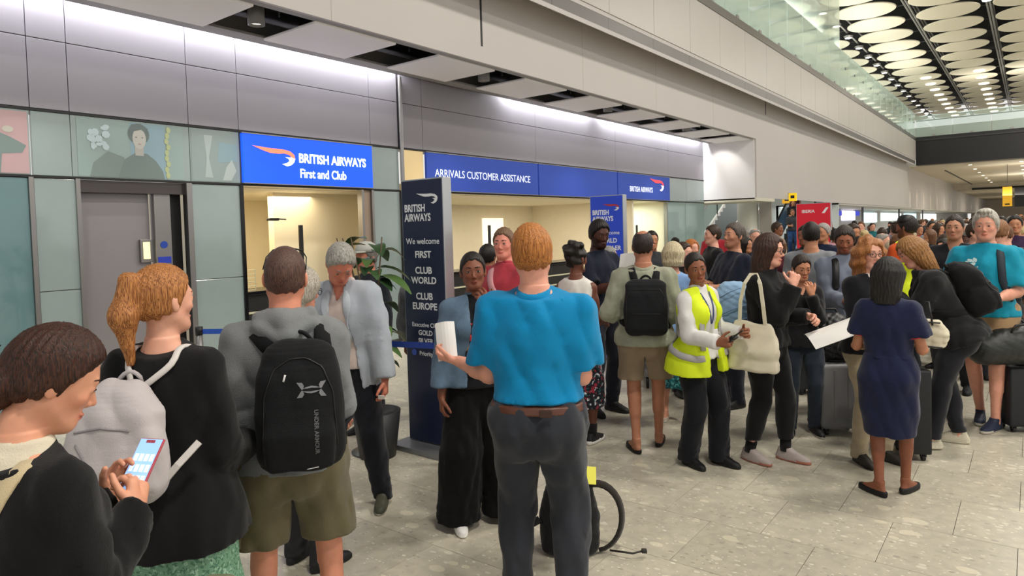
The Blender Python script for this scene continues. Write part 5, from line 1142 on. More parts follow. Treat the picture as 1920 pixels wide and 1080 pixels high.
def paper(o, loc, R, w=.21, h=.297, label='', col='eceae6', curl=.02, sheets=1, name='paper_sheet', cat='paper'):
    q = MB(); n = 6
    for i in range(n):
        a, b_ = i / n, (i + 1) / n; za, zb = curl * math.sin(a * PI), curl * math.sin(b_ * PI); x0, x1 = (a - .5) * w, (b_ - .5) * w
        q.raw([(x0, -h / 2, za), (x1, -h / 2, zb), (x1, h / 2, zb), (x0, h / 2, za), (x0, -h / 2, za + .0015), (x1, -h / 2, zb + .0015), (x1, h / 2, zb + .0015), (x0, h / 2, za + .0015)], [(3, 2, 1, 0), (4, 5, 6, 7), (0, 1, 5, 4), (2, 3, 7, 6)])
    return carried(o, name, q, mat(col, .7), label, cat, loc, R)
def W(sp, x, y, face, label, group=None):
    return person('person', sp, (x, y), math.atan2(-y, -x) + math.radians(face) - PI / 2, label, group)
cm = lambda c, r=.9: fabric(c, r)
BLK = fabric('101012', .9, .2, .1, .1); BLKT = fabric('17171a')
# ---------------------------------------------------------------- 1 woman with the phone, nearest at the left
o = W(dict(h=1.65, sex='f', v=.008, hv=.0034, hair='bun', bun=(0, -.105, 1.575), bun_r=(.062, .05, .058), hair_t=.017, haircol=('20110c', '4a2818'), skin='d99a7c', brow='2a1810', head=(-30, 24, 0), neckfwd=.02, lean=4,
    arms={'R': dict(to=(.07, .27, 1.20), el=(.5, -.1, -1), hd=(-.35, .45, .75), pn=(-.9, -.2, -.1), curl=[45, 40, 38, 40], thumb=.3), 'L': dict(to=(-.09, .33, 1.20), el=(-.5, -.2, -1), hd=(.15, .30, .9), pn=(.9, -.2, .1), curl=[28, 30, 34, 38])},
    wear=[dict(k='top', m=BLK, hem=.84, t=.016, v=.009, amp=.014, top=1.46), dict(k='trousers', m=BLKT)]), -1.83, .50, 122, 'dark-haired woman in black looking down at her phone, nearest at the lower left')
PH = o
q = MB(); R_ = Rz(8) @ Rx(50)
q.box((-.038, -.076, 0), (.038, .076, .009), bev=.004); q.box((-.035, -.073, .009), (.035, .073, .0098), 1); q.box((-.014, .062, .0098), (.014, .070, .0104), 0)
for i in range(4):
    for j in range(3): q.box((-.030 + i * .0165, -.05 + j * .030, .0098), (-.030 + i * .0165 + .012, -.05 + j * .030 + .02, .0103), 2)
carried(o, 'phone', q, [mat('b8505c', .4), emis('8fb8e8', .9), emis('d4e6fa', .9)], 'smartphone with lit bluish screen held by the woman at the lower left', 'phone', (-.005, .365, 1.30), R_)
strap(o, [(.02, -.13, 1.15), (.06, -.13, 1.28), (.085, -.09, 1.40), (.09, -.02, 1.43), (.07, .08, 1.36), (.0, .13, 1.25), (-.10, .14, 1.10)], .045, .006, fabric('bfae8c'), 'bag_strap', n=24)
c = Grid(o['TF'].w((0, 0, 1.45)) - .13, o['TF'].w((0, 0, 1.45)) + .13, .006); c.add(loft([(1.40, .100, .092, -.018), (1.44, .084, .080, -.014), (1.475, .066, .068, -.01)], o['TF'], 0, 2., 1.395, 1.485, .01), 0); c.cut(loft([(1.38, .075, .068, -.015), (1.50, .050, .052, -.01)], o['TF'], 0, 2.), .004); c.offset(folds(5, (30, 30, 10), .004)); sdf_obj('collar', c.mesh(), fabric('cfc6b0'), o['root'], o['s'])
q = MB(); q.tube([o['W']['R'] * o['s'] + unit(o['E']['R'] - o['W']['R']) * .012 + (np.cos(a) * unit(np.cross(o['HD']['R'], (1, 0, 0))) + np.sin(a) * unit(np.cross(o['HD']['R'], np.cross(o['HD']['R'], (1, 0, 0))))) * .030 for a in np.linspace(0, 2 * PI, 17)], .0022, 6); q.build('bracelet', mat('c9a24a', .3, 1.), o['root'], True)
# patterned tote on her hip side
q = MB(); q.box((-.05, -.17, -.33), (.05, .17, 0), bev=.025)
for k in range(9): q.tube([(.052, -.15 + .30 * (k % 3) / 2 + .02 * math.sin(t * 5 + k), -.02 - .03 * k - .02 * t) for t in np.linspace(0, 2, 8)], .006, 5, 1)
carried(o, 'tote_bag', q, [mat('6d7358', .8), mat('d9d6c2', .8)], 'olive and white patterned bag at the lower edge beside the green skirt', 'bag', (.13, .40, .90), Rz(20))
# ---------------------------------------------------------------- 2 woman with the ponytail and white backpack
o = W(dict(h=1.75, sex='f', v=.010, hv=.0045, hair='pony', hair_t=.010, haircol=('8a4a22', 'c98a4e'), skin='e3a88e', brow='8a5a3a', head=(-30, 2, 0), w=1.0,
    arms={'R': dict(to=(.17, .24, 1.02), el=(.3, -1, -.2)), 'L': dict(to=(-.15, .24, 1.00), el=(-.3, -1, -.2))},
    wear=[dict(k='top', m=BLK, hem=.78, t=.022, v=.011, flare=.03, amp=.012, loose=.16), dict(k='skirt', m=pattern('7fae90', ('a9cfb4', '5b8a70'), 70, .56), hem=.28, flare=.05, waist=1.0)]), -2.46, 1.15, 152, 'ginger ponytailed woman in a long black cardigan, seen from behind')
P2 = o
b = backpack(o, fabric('b9b2b3', .8, .2, .06), w=.150, h=(1.0, 1.38), d=.075, cy=-.215, cx=-.055, label='pale grey fabric backpack worn by the ponytailed woman', tilt=-4, straps=False, taper=.55, amp=.012, v=.006)
wt_ = fabric('cfcac6', .8, .1, .03); r = dict(o); r['root'] = b['ob']
strap(r, [(-.045, -.15, 1.34), (-.055, -.12, 1.39), (-.075, -.07, 1.43), (-.09, .02, 1.42)], .022, .006, wt_, 'shoulder_strap', b['ob'])
strap(r, [(-.02, -.15, 1.34), (.03, -.13, 1.37), (.075, -.08, 1.42), (.09, .02, 1.42)], .022, .006, wt_, 'shoulder_strap', b['ob'])
q = MB(); q.ribbon([o['TF'].w(p) * o['s'] for p in ((.08, -.22, 1.04), (.13, -.20, 1.10), (.18, -.15, 1.16))], [(0, -1, 0)] * 3, .024, .006); q.build('lower_strap', wt_, b['ob'])
on_bag(b, [(-.08, 1.20), (-.02, 1.12), (.06, 1.04)], .003, mat('8d878a', .5), 'zip'); on_bag(b, [(-.10, 1.06), (-.03, 1.10), (.05, 1.02), (.09, .97)], .003, mat('9b9596', .5), 'zip'); on_bag(b, [(-.09, 1.235), (0, 1.25), (.08, 1.235)], .004, mat('8d878a', .5), 'zip')
# ---------------------------------------------------------------- 3 man in the grey hoodie with the black backpack
o = W(dict(h=1.80, v=.009, hv=.004, hair='short', hair_t=.004, haircol=('4a3630', '6a4c42'), fade=1, skin='dd9478', head=(-4, 4, 2), w=1.01,
    arms={'R': dict(to=(.16, .26, 1.06), el=(.2, -1, 0)), 'L': dict(to=(-.255, .04, .86), el=(-.7, -1, .1), hd=(.25, .2, -.9), pn=(1, 0, 0), curl=10)}, feet={'R': (.15, .03), 'L': (-.14, -.02)},
    shoes=dict(m='2a2c30', sole='c9c7c2', type='shoe'),
    wear=[dict(k='top', m=fabric('7b7e80', .9, .35, .12), hem=.88, t=.016, v=.009, hood=1, sleeve=.50, amp=.014, cuff=.006, flare=.0, fk=(10, 10, 12)), dict(k='shorts', m=fabric('6a6249', .85, .3, .08), len=.37, fit=.006, t=.016, amp=.014)]), -2.45, 1.64, 176, 'man in a grey hoodie and olive cargo shorts, seen from behind')
P3 = o
b = backpack(o, fabric('121316', .8, .35, .06, .05), w=.158, h=(.93, 1.40), d=.09, cy=-.215, cx=.055, label='large black backpack with a pale emblem worn over a grey hoodie', sw=.066, strapspan=.125, v=.006, taper=.78, amp=.006)
lg = mat('77787c', .5)
def bag_poly(b, name, pts, m, off=.002):
    v = []
    for p in pts:
        q = b['BF'].w((p[0], -.6, p[1])); h = b['bvh'].ray_cast(Vector(q), Vector(b['BF'].d((0, 1, 0))), 1.2); v.append((np.array(h[0]) + b['BF'].d((0, -1, 0)) * off) * b['s'] if h[0] is not None else q)
    return mesh_obj(name, v, [tuple(range(len(pts)))], m, b['ob'])
ex0, ez0, sc_ = .045, 1.235, .052   # two facing hooks crossing in the middle
for up in (1, -1):
    A = [(1.00, .55), (.62, .52), (.50, .30), (.56, .06), (.66, .02), (.74, .14), (.84, .30)]
    for sg in (1, -1): bag_poly(b, 'emblem', [(ex0 + sg * sc_ * p[0] * 1.0, ez0 + up * sc_ * p[1] * .95) for p in (A if sg * up > 0 else A[::-1])], lg)
    bag_poly(b, 'emblem', [(ex0 - sc_ * .62, ez0 + up * .004), (ex0 - sc_ * .3, ez0 + up * sc_ * .20), (ex0, ez0 + up * sc_ * .25), (ex0 + sc_ * .3, ez0 + up * sc_ * .20), (ex0 + sc_ * .62, ez0 + up * .004), (ex0 + sc_ * .28, ez0 + up * sc_ * .09), (ex0, ez0 + up * sc_ * .12), (ex0 - sc_ * .28, ez0 + up * sc_ * .09)][::up], lg)
shade_decal('UNDER ARMOUR', .020, b['bvh'], b['BF'].w((.052, -.33, 1.085)), b['BF'].d((0, 0, -1)), b['BF'].d((1, 0, 0)), mat('55565a', .5), 'lettering', b['ob'], b['s'], .0006)
on_bag(b, [(-.13, 1.02), (-.12, 1.22), (-.085, 1.31), (-.03, 1.345), (.03, 1.345), (.085, 1.31), (.12, 1.22), (.13, 1.02)], .0035, mat('060607', .4), 'zip', n=50)
on_bag(b, [(-.045, 1.292), (-.052, 1.268)], .004, mat('dcdcdc', .3), 'zip_pull', n=4)
on_bag(b, [(.02, .952), (.06, .956)], .0016, mat('c9c9c9', .3), 'reflective_tab', n=4)
# sunglasses pushed up on the hair
q = MB(); HF = o['HF']
for sg in (1, -1): q.tube([HF.w((sg * .082, -.03, 1.66)) * o['s'], HF.w((sg * .078, .02, 1.710)) * o['s'], HF.w((sg * .058, .045, 1.739)) * o['s']], .0025, 6)
q.tube([HF.w((x, .045, 1.738 + .010 * math.cos(x * 25))) * o['s'] for x in np.linspace(-.058, .058, 7)], .0035, 6); q.build('sunglasses', black, o['root'], True)
q = MB(); q.box((-.06, -.008, -.07), (.06, .008, .07), bev=.006); ob = q.build('cargo_pocket', fabric('665e46', .85, .3, .08), o['root']); ob.location = Vector((-.205, -.045, .66)); ob.rotation_euler = (0, 0, math.radians(58))
# ---------------------------------------------------------------- 4 man in the pale blue blazer
o = W(dict(h=1.84, v=.010, hv=.0045, hair='short', hair_t=.013, haircol=('6e6a64', 'c4c0b8'), skin='c87a62', brow='8a8680', head=(28, 38, -8), neckfwd=.05, lean=9, w=1.0,
    arms={'L': dict(to=(-.27, .10, .84), el=(-.6, -1, 0), hd=(-.05, .15, -1), pn=(.9, .1, 0), curl=24), 'R': dict(to=(.14, .32, 1.10), el=(.6, -.8, -.4), hd=(-.4, .8, .2), pn=(-.6, 0, -.8))}, feet={'L': (-.19, .0), 'R': (.15, .02)}, toe={'L': 12, 'R': -18},
    shoes=dict(m='3f4032', sole='b9b6a8', laces='5a5b4a', sh=.018),
    wear=[dict(k='top', m=fabric('c9b9b2', .85, .2, .06), hem=.93, t=.010, sleeve=.9, collar='open', neck='v', amp=.008, n='shirt'), dict(k='trousers', m=fabric('15171f'), amp=.012, fit=-.002), dict(k='belt', m=mat('3a2418', .4), t=.016),
          dict(k='top', m=fabric('a9b0ba', .85, .3, .06), hem=.80, t=.022, sleeve='long', open=(.035, .13, 0), ox=.0, amp=.010, n='blazer', neck='v', flare=.01, cuff=.004)]), -3.70, 2.96, -22, 'grey-haired man in a pale blue blazer bowing his head')
P4 = o
for sg in (1, -1):
    p, nn = surf_path(o, [(sg * .058, .09, 1.43), (sg * .075, .13, 1.34), (sg * .062, .14, 1.22), (sg * .075, .14, 1.10)], .004, 'TF', 12); q = MB(); q.ribbon([a * o['s'] for a in p], nn, [.02, .045, .055, .055, .05, .045, .04, .035, .03, .025, .02, .01], .005); q.build('lapel', fabric('b2b9c2', .85, .3, .06), o['root'], True)
q = MB(); q.box((-.022, -.014, 0), (.022, .014, .003)); carried(o, 'paper_slip', q, mat('efece6', .6), 'small white slip held in the lowered hand of the blazer man', 'paper', (-.265, .17, .74), Rx(70))
q = MB(); q.lathe((0, 0, 0), [(.030, 0), (.038, .10)], 16, 0); q.lathe((0, 0, .10), [(.041, 0), (.041, .012), (.034, .018)], 16, 1); carried(o, 'coffee_cup', q, [mat('59604f', .6), mat('d9d6cc', .5)], 'green takeaway cup with pale lid in front of the blazer man', 'cup', (.10, .40, 1.03), None, True)
# ---------------------------------------------------------------- 5 woman behind the hoodie man
o = W(dict(h=1.67, sex='f', v=.012, hv=.006, hair='bob', hair_t=.015, haircol=('8c8478', 'cfc7b8'), skin='cf9078', head=(-15, 12, 0), glasses='303034', arms={'R': dict(to=(.2, .1, .9)), 'L': dict(to=(-.2, .1, .9))},
    wear=[dict(k='top', m=fabric('c9c5c2'), hem=.90), dict(k='trousers', m=banded('141418', [(0, .02, '141418')]), fit=.01)]), -3.22, 2.24, 130, 'grey-blonde woman in white half hidden behind the hoodie man')
q = MB(); q.box((-.012, -.004, 0), (.012, .004, .86)); ob = q.build('side_stripe', mat('b8222a', .7), o['root']); ob.location = (.205, -.03, .06); ob.rotation_euler = (0, .06, 1.2)
# ---------------------------------------------------------------- 6, 6b people by the plant
o = W(dict(h=1.76, v=.014, hv=.007, hair='short', haircol=('4d4a46', '8c8880'), skin='b8765c', eyes=False, head=(0, 6, 0), wear=[dict(k='top', m='20242c'), dict(k='trousers', m='23252b')]), -4.85, 4.12, -50, 'man in a pale cap and dark jacket behind the potted plant')
q = MB(); HF = o['HF']; q.lathe((0, 0, 0), [(.094, 0), (.098, .03), (.085, .07), (.05, .095), (.0, .10)], 18, 0); q.box((-.07, .05, -.005), (.07, .17, .01), 0, .006); ob = q.build('cap', mat('b9b9b2', .8), o['root'], True); ob.location = HF.w((0, -.01, 1.675)) * o['s']
o = W(dict(h=1.58, v=.014, hv=.007, hair='short', haircol=('6b665f', 'a8a398'), skin='c08a70', eyes=False, w=1.15, wear=[dict(k='top', m=fabric('6d7074'), amp=.02, t=.03), dict(k='trousers', m='3a3c40')]), -4.72, 4.72, 165, 'person in a crumpled grey jacket between the plant and the first totem')
# ---------------------------------------------------------------- 7 woman in the denim jacket
o = W(dict(h=1.71, sex='f', v=.010, hv=.004, hair='short', hair_t=.007, haircol=('0c0908', '241a16'), skin='7f4b36', brow='140c0a', iris='140c08', head=(-12, 0, 2), w=1.10, belly=.03,
    arms={'L': dict(to=(-.045, .20, 1.405), el=(-.7, .1, -1), hd=(.42, -.25, .85), pn=(.15, -1, .1), curl=[18, 24, 30, 34], thumb=.2, spread=1.3), 'R': dict(to=(.25, .06, .84), el=(.6, -1, 0), hd=(0, .12, -1))}, feet={'R': (.16, .04), 'L': (-.15, .02)},
    shoes=dict(m='d9d7d4', sole='f0eeea', laces='eeeeee', sh=.03), toe={'R': -4, 'L': 6},
    wear=[dict(k='top', m=fabric('141519'), hem=.90, t=.012, sleeve=.2, amp=.008), dict(k='trousers', m=fabric('09090b', .9, .2, .05, .05), flare=.055, fit=.030, hem=.045, amp=.012, n='wide_trousers', fk=(22, 22, 3)),
          dict(k='top', m=fabric('5c7186', .85, .5, .28, .05), hem=.91, t=.026, sleeve=.92, open=(.05, .105, 0), n='denim_jacket', neck='v', collar='open', amp=.013, flare=.02)]), -2.80, 3.24, 14, 'woman in a denim jacket and wide black trousers, hand at her mouth')
P7 = o
bv = bvh_of(o['tops'][0])
shade_decal('NIKE', .150, bv, o['TF'].w((.0, .15, 1.205)), o['TF'].d((-1, 0, 0)), o['TF'].d((0, 0, 1)), mat('c8323a', .7), 'lettering', o['root'], o['s'], .004)
G = Grid(o['TF'].w((0, .13, 1.02)) - .2, o['TF'].w((0, .13, 1.02)) + .2, .008); G.add(loft([(1.0, .10, .03, .155), (1.14, .11, .035, .155)], o['TF'], 0, 3, .995, 1.145, .02), 0); pf = G.mesh(); ob = sdf_obj('crossbody_bag', pf, mat('101114', .6), None, o['s']); ob.matrix_world = Matrix.Translation(o['root'].location) @ Matrix.Rotation(o['root'].rotation_euler.z, 4, 'Z'); tag(ob, 'small black crossbody bag over the red-lettered sweatshirt', 'bag')
strap(dict(o, top=o['tops'][0]), [(.09, .13, 1.13), (.05, .14, 1.2), (-.0, .13, 1.3), (-.05, .09, 1.40), (-.065, .0, 1.44)], .02, .006, mat('a8733a', .6), 'bag_strap', ob)
# ---------------------------------------------------------------- 8 man in the blue polo shirt
o = W(dict(h=1.86, v=.009, hv=.004, hair='short', hair_t=.013, quiff=1, haircol=('93501f', 'd08a45'), skin='e2a088', head=(8, 2, -3), w=1.05, belly=.05,
    arms={'L': dict(keep=1, to=(-.40, .20, 1.12), el=(.5, -.5, -1), hd=(-.95, .30, .10), pn=(.1, .3, .9), curl=[32, 36, 40, 44], thumb=.6), 'R': dict(keep=1, to=(.13, .27, 1.12), el=(.25, -.6, -1), hd=(-.5, .8, .1), pn=(-.6, 0, -.7))}, feet={'R': (.13, .0), 'L': (-.12, .03)},
    shoes=dict(m='26262a', sole='e2e0dc'),
    wear=[dict(k='trousers', m=fabric('30333a', .85, .2, .05), amp=.014, fit=.002, t=.014, waist=.985), dict(k='belt', m=mat('5a3322', .4), t=.033, z=.978), dict(k='top', m=fabric('0583b8', .8, .15, .04, .1), sleeve='short', hem=1.0, t=.013, st=.005, sl=.225, collar=1, v=.009, amp=.022, fk=(9, 9, 3), flare=0)]), -1.82, 2.53, 172, 'ginger-haired man in a bright blue polo shirt, back to us')
P8 = o
q = MB(); q.box((-.028, -.004, -.016), (.028, .004, .016), bev=.003); ob = q.build('belt_label', mat('3a2016', .4), o['root']); y_ = -.135; ob.location = (.06, -.190, .978 * o['s'])
paper(o, (-.475, .26, 1.205), Rz(25) @ Rx(68) @ Ry(-14), .10, .20, 'folded white paper held out by the man in the blue polo', sheets=3)
# ---------------------------------------------------------------- 9, 10 behind, between totem and polo
o = W(dict(h=1.86, v=.012, hv=.006, hair='short', haircol=('5a4030', '8a6a50'), skin='d98a78', head=(20, 0, 0), arms={'R': dict(to=(.05, .30, 1.22), el=(.5, -.5, -1)), 'L': dict(to=(-.1, .3, 1.18))}, wear=[dict(k='top', m=fabric('a83844'), sleeve='short', collar='open'), dict(k='trousers', m='26282e')]), -3.55, 4.50, -38, 'man in a red shirt standing between the dark totem and the blue polo man')
strap(o, [(.07, -.08, 1.42), (.08, .04, 1.41), (.02, .13, 1.28), (-.10, .13, 1.15), (-.17, .02, 1.05)], .06, .012, fabric('c9949a'), 'pink_strap')
o = W(dict(h=1.70, v=.014, hv=.007, hair='short', hair_t=.014, haircol=('080707', '1a1614'), skin='a86e54', eyes=False, wear=[dict(k='top', m='3a1c26'), dict(k='trousers', m='1c1d22')]), -4.46, 5.40, 150, 'black-haired person in maroon, back turned, left of the red-shirted man')
# ---------------------------------------------------------------- 11 woman in the white sleeveless top
o = W(dict(h=1.70, sex='f', v=.011, hv=.005, hair='puff', hair_t=.012, puff=[(0, -.06, 1.74, .055), (-.04, -.08, 1.72, .045), (.045, -.08, 1.72, .045), (0, -.11, 1.69, .05), (.05, -.03, 1.75, .035)], haircol=('0b0908', '221a16'), skin='6f4130', head=(-20, 4, 0),
    arms={'R': dict(to=(.18, .22, 1.05), el=(.5, -1, -.2)), 'L': dict(to=(-.2, .22, 1.05), el=(-.5, -1, -.2))}, sock='141416', shoes=dict(m='1c1c1f', sole='e9e7e2', sh=.045, sockh=.22),
    wear=[dict(k='top', m=fabric('d6d2cc'), sleeve='none', hem=.95, t=.014, n='sleeveless_top'), dict(k='skirt', m=pattern('10131f', ('9a2a3c', 'c9ccd4', '2c5a60'), 26, .62), hem=.33, flare=.035, n='floral_skirt')]), -3.10, 4.93, 158, 'woman in a white sleeveless top and floral skirt, back turned')
q = MB(); q.lathe((0, 0, 0), [(.004, 0), (.009, -.02), (.003, -.045)], 8); ob = q.build('earring', mat('d8c9a0', .3, .6), o['root'], True); ob.location = o['HF'].w((.085, -.005, 1.585)) * o['s']
# ---------------------------------------------------------------- 12 tall man with the papers
o = W(dict(h=1.92, v=.012, hv=.005, hair='short', hair_t=.014, haircol=('080606', '1c1512'), skin='4e2c20', brow='0c0807', beard=(.85, (.25, .2, .18)), head=(-10, 14, 0),
    arms={'R': dict(to=(.10, .34, 1.20), el=(.6, -.6, -.8), hd=(-.3, .5, .7), pn=(-1, 0, .2), curl=40), 'L': dict(to=(-.12, .36, 1.16), el=(-.6, -.6, -.8), hd=(.3, .5, .6), pn=(1, 0, .2), curl=40)}, shoes=dict(m='121214', sole='0c0c0c'),
    wear=[dict(k='top', m=fabric('161b2b'), sleeve='short', hem=.92), dict(k='trousers', m=fabric('181b26'), amp=.01)]), -3.42, 5.86, 40, 'tall dark-skinned man holding papers beside the bright blue totem')
paper(o, (.03, .43, 1.34), Rz(-20) @ Rx(72), .20, .26, 'white papers held up by the tall man beside the blue totem', curl=.03)
# ---------------------------------------------------------------- 13 man in khaki with the black backpack
o = W(dict(h=1.81, v=.010, hv=.005, hair='balding', hair_t=.006, haircol=('1a1412', '3a2c26'), skin='b57a5e', head=(-4, 2, 0), w=1.05,
    arms={'R': dict(to=(.20, .22, 1.08), el=(.5, -1, -.2)), 'L': dict(to=(-.24, .18, 1.06), el=(-.8, -1, -.2))}, feet={'L': (-.08, -.06), 'R': (.09, .14)}, toe={'L': 25, 'R': -8}, shoes=dict(m='161210', type='sandal', sole='100c0a'),
    wear=[dict(k='top', m=fabric('9da08c', .9, .4, .1), sleeve=.45, hem=.86, t=.016, amp=.014, collar=1, flare=.02), dict(k='shorts', m=fabric('8f7d66', .9, .3, .06), len=.35, t=.016, fit=.004, amp=.012)]), -2.52, 5.03, 178, 'balding man in a sage shirt and tan shorts, back turned')
b = backpack(o, fabric('17181b', .85, .3, .05, .05), w=.165, h=(.96, 1.38), d=.085, cy=-.21, cx=.02, label='boxy black backpack on the sage shirt', ex=4.5, taper=.92, sw=.06, strapspan=.10, pockets=False, amp=.004)
on_bag(b, [(-.145, 1.05), (-.14, 1.25), (-.11, 1.31), (.11, 1.31), (.14, 1.25), (.145, 1.05)], .003, black, 'zip', n=40); on_bag(b, [(-.11, 1.13), (.11, 1.13)], .003, black, 'zip')
# ---------------------------------------------------------------- 14 woman with the blonde bob
o = W(dict(h=1.68, sex='f', v=.012, hv=.006, hair='bob', hair_t=.02, hair_end=1.52, haircol=('b09c74', 'e4d6b4'), skin='d2957c', head=(10, 8, 0), w=1.05, arms={'R': dict(to=(.15, .28, 1.1)), 'L': dict(to=(-.15, .28, 1.1))}, shoes=dict(m='c9b9a8', type='flat', sole='e6e2da'),
    wear=[dict(k='top', m=fabric('7f9fce'), sleeve=.3, hem=.86), dict(k='skirt', m=pattern('1f6f78', ('5fb4b4', '123c48'), 34, .55), hem=.36, flare=.02)]), -2.66, 5.92, 168, 'blonde bobbed woman in a light blue top and teal skirt')
# ---------------------------------------------------------------- 15 woman in the high-visibility vest
VEST = mat('dcf01c', .75)
o = W(dict(h=1.64, sex='f', v=.010, hv=.004, hair='short', hair_t=.006, haircol=('0e0b0a', '2a201c'), skin='8f5a40', brow='1a100c', iris='1c100a', head=(-32, 4, 8), lean=4, side=4, w=1.02, socked=True,
    arms={'R': dict(to=(.17, .33, 1.06), el=(.5, -1, -.4), hd=(-.15, 1, .15), pn=(-1, 0, .2), curl=[48, 50, 52, 54]), 'L': dict(to=(-.16, .30, 1.10), el=(-.5, -1, -.4), hd=(.3, 1, .1), pn=(1, 0, 0), curl=40)}, feet={'R': (.10, -.04), 'L': (-.11, .10)}, toe={'R': -10, 'L': 4}, shoes=dict(m='0c0c0e', sole='0c0c0e'),
    wear=[dict(k='top', m=fabric('dcdad8', .85, .3, .05), hem=.90, t=.013, sleeve='long', amp=.011, collar='open'), dict(k='trousers', m=fabric('0f1118'), fit=.010, flare=.010, amp=.012),
          dict(k='vest', m=VEST, hem=.78, t=.027, open=(.045, .07, 0), n='hi_vis_vest', amp=.010, flare=.03, neck='v')]), -2.04, 4.97, 50, 'woman in a yellow high-visibility vest turning her head')
P15 = o
for sg in (1, -1): strap(dict(o, top=o['tops'][-1]), [(sg * .095, -.10, .95), (sg * .095, -.12, 1.2), (sg * .09, -.07, 1.40), (sg * .09, .05, 1.38), (sg * .10, .13, 1.2), (sg * .11, .13, .98)], .045, .010, mat('a9a7a6', .5), 'reflective_band')
for zz in (.93, 1.10):
    ring = [(.20 * math.sin(a), .15 * math.cos(a), zz - .02 * math.cos(a)) for a in np.linspace(.42, 2 * PI - .42, 30)]; strap(dict(o, top=o['tops'][-1]), ring, .055, .012, mat('a9a7a6', .5), 'reflective_band', n=60)
strap(dict(o, top=o['tops'][0]), [(.045, .04, 1.42), (.03, .12, 1.32), (.0, .15, 1.15), (-.03, .12, 1.32), (-.045, .04, 1.42)], .012, .003, mat('3a4a7a', .6), 'lanyard')
q = MB(); q.box((-.027, -.004, -.045), (.027, .004, .045), bev=.004); ob = q.build('badge', mat('e6e6ea', .3), o['root']); ob.location = o['TF'].w((0, .172, 1.10)) * o['s']
q = MB(); q.box((-.028, -.014, -.06), (.028, .014, .06), bev=.006); q.tube([(.016, 0, .06), (.016, 0, .15)], .006, 6); q.box((-.018, .014, .0), (.018, .016, .03), 1); carried(o, 'handheld_radio', q, [black, mat('50545a', .3)], 'black handheld radio gripped by the woman in the yellow vest', 'radio', (.13, .41, 1.085), Rx(-55))
# ---------------------------------------------------------------- 16 bearded man in the navy T-shirt
o = W(dict(h=1.85, v=.011, hv=.0045, hair='short', hair_t=.012, haircol=('2c241f', '6b625a'), skin='c48a6c', brow='3a2e28', beard=(.7, (.55, .5, .46)), head=(8, -6, 0), w=1.10, belly=.06,
    arms={'R': dict(to=(.05, .33, 1.20), el=(.7, -.4, -.8), hd=(-.6, .6, .1), pn=(-.5, -.2, -.8), curl=40), 'L': dict(to=(-.06, .34, 1.16), el=(-.7, -.4, -.8), hd=(.6, .6, .1), pn=(.5, 0, -.8), curl=40)}, feet={'R': (.13, .02), 'L': (-.14, .05)}, shoes=dict(m='141416', sole='2a2a2c'),
    wear=[dict(k='top', m=fabric('14192a'), sleeve='short', hem=.86, t=.018, sl=.23, amp=.013, flare=.01), dict(k='trousers', m=fabric('171b28'), amp=.012)]), -2.42, 6.84, -58, 'bearded man in a navy T-shirt looking left')
q = MB(); w_ = o['W']['L']; q.tube([w_ * o['s'] + unit(o['E']['L'] - w_) * .03 + (np.cos(a) * V(0, 0, 1) + np.sin(a) * unit(np.cross((0, 0, 1), o['HD']['L']))) * .034 for a in np.linspace(0, 2 * PI, 13)], .007, 6); q.build('wristwatch', black, o['root'], True)
# ---------------------------------------------------------------- 17 woman in black with the canvas tote
o = W(dict(h=1.76, sex='f', v=.010, hv=.004, hair='long', hair_end=1.36, hair_t=.011, haircol=('1c1210', '4a2e22'), skin='e0a48c', brow='3a2418', glasses='1a1a1c', head=(4, 4, 0), lean=3, w=1.02,
    arms={'R': dict(to=(.055, .235, 1.36), el=(.6, .2, -1), hd=(-.35, .1, .95), pn=(-.6, -.8, 0), curl=[42, 48, 55, 60], thumb=.7), 'L': dict(to=(-.12, .28, 1.12), el=(-.5, -.6, -.8), hd=(.5, .8, 0), pn=(.6, -.2, -.5), curl=35)}, feet={'R': (.09, -.10), 'L': (-.10, .10)}, shoes=dict(m='a79c98', sole='a86a58', laces='d6d6d2', sh=.026), toe={'R': -14, 'L': -4}, sock='141416',
    wear=[dict(k='top', m=BLK, hem=.90, t=.017, amp=.014), dict(k='trousers', m=fabric('0d0d10', .85, .2, .05), hem=.17, fit=-.002, amp=.008)]), -1.64, 5.32, 66, 'woman in glasses and black jumper with a canvas tote, hand at her mouth')
P17 = o
G = Grid(V(.06, -.30, .70), V(.36, .28, 1.16), .008); G.add(loft([(.76, .050, .18, .0, .225), (.88, .055, .185, .0, .225), (1.02, .035, .16, .0, .22), (1.08, .016, .13, .0, .215)], ID, 0, 3.2, .75, 1.09, .015), 0); G.offset(folds(21, (9, 9, 6), .018)); pf = G.mesh()
ob = sdf_obj('tote_bag', pf, fabric('d8d0ba', .9, .3, .05), None, o['s']); ob.matrix_world = Matrix.Translation(o['root'].location) @ Matrix.Rotation(o['root'].rotation_euler.z, 4, 'Z'); tag(ob, 'cream canvas tote bag on the shoulder of the woman in black', 'bag')
q = MB()
for y0, y1 in ((-.16, -.12), (.02, -.01)): pass
q.ribbon([np.array(p) * o['s'] for p in ((.225, -.10, 1.07), (.225, -.09, 1.25), (.215, -.06, 1.385), (.175, -.03, 1.452), (.168, .01, 1.452), (.215, .06, 1.385), (.235, .09, 1.22), (.225, .10, 1.07))], [(1, 0, .4)] * 8, .03, .004); q.build('handle', fabric('d8d0ba', .9, .3, .05), ob)
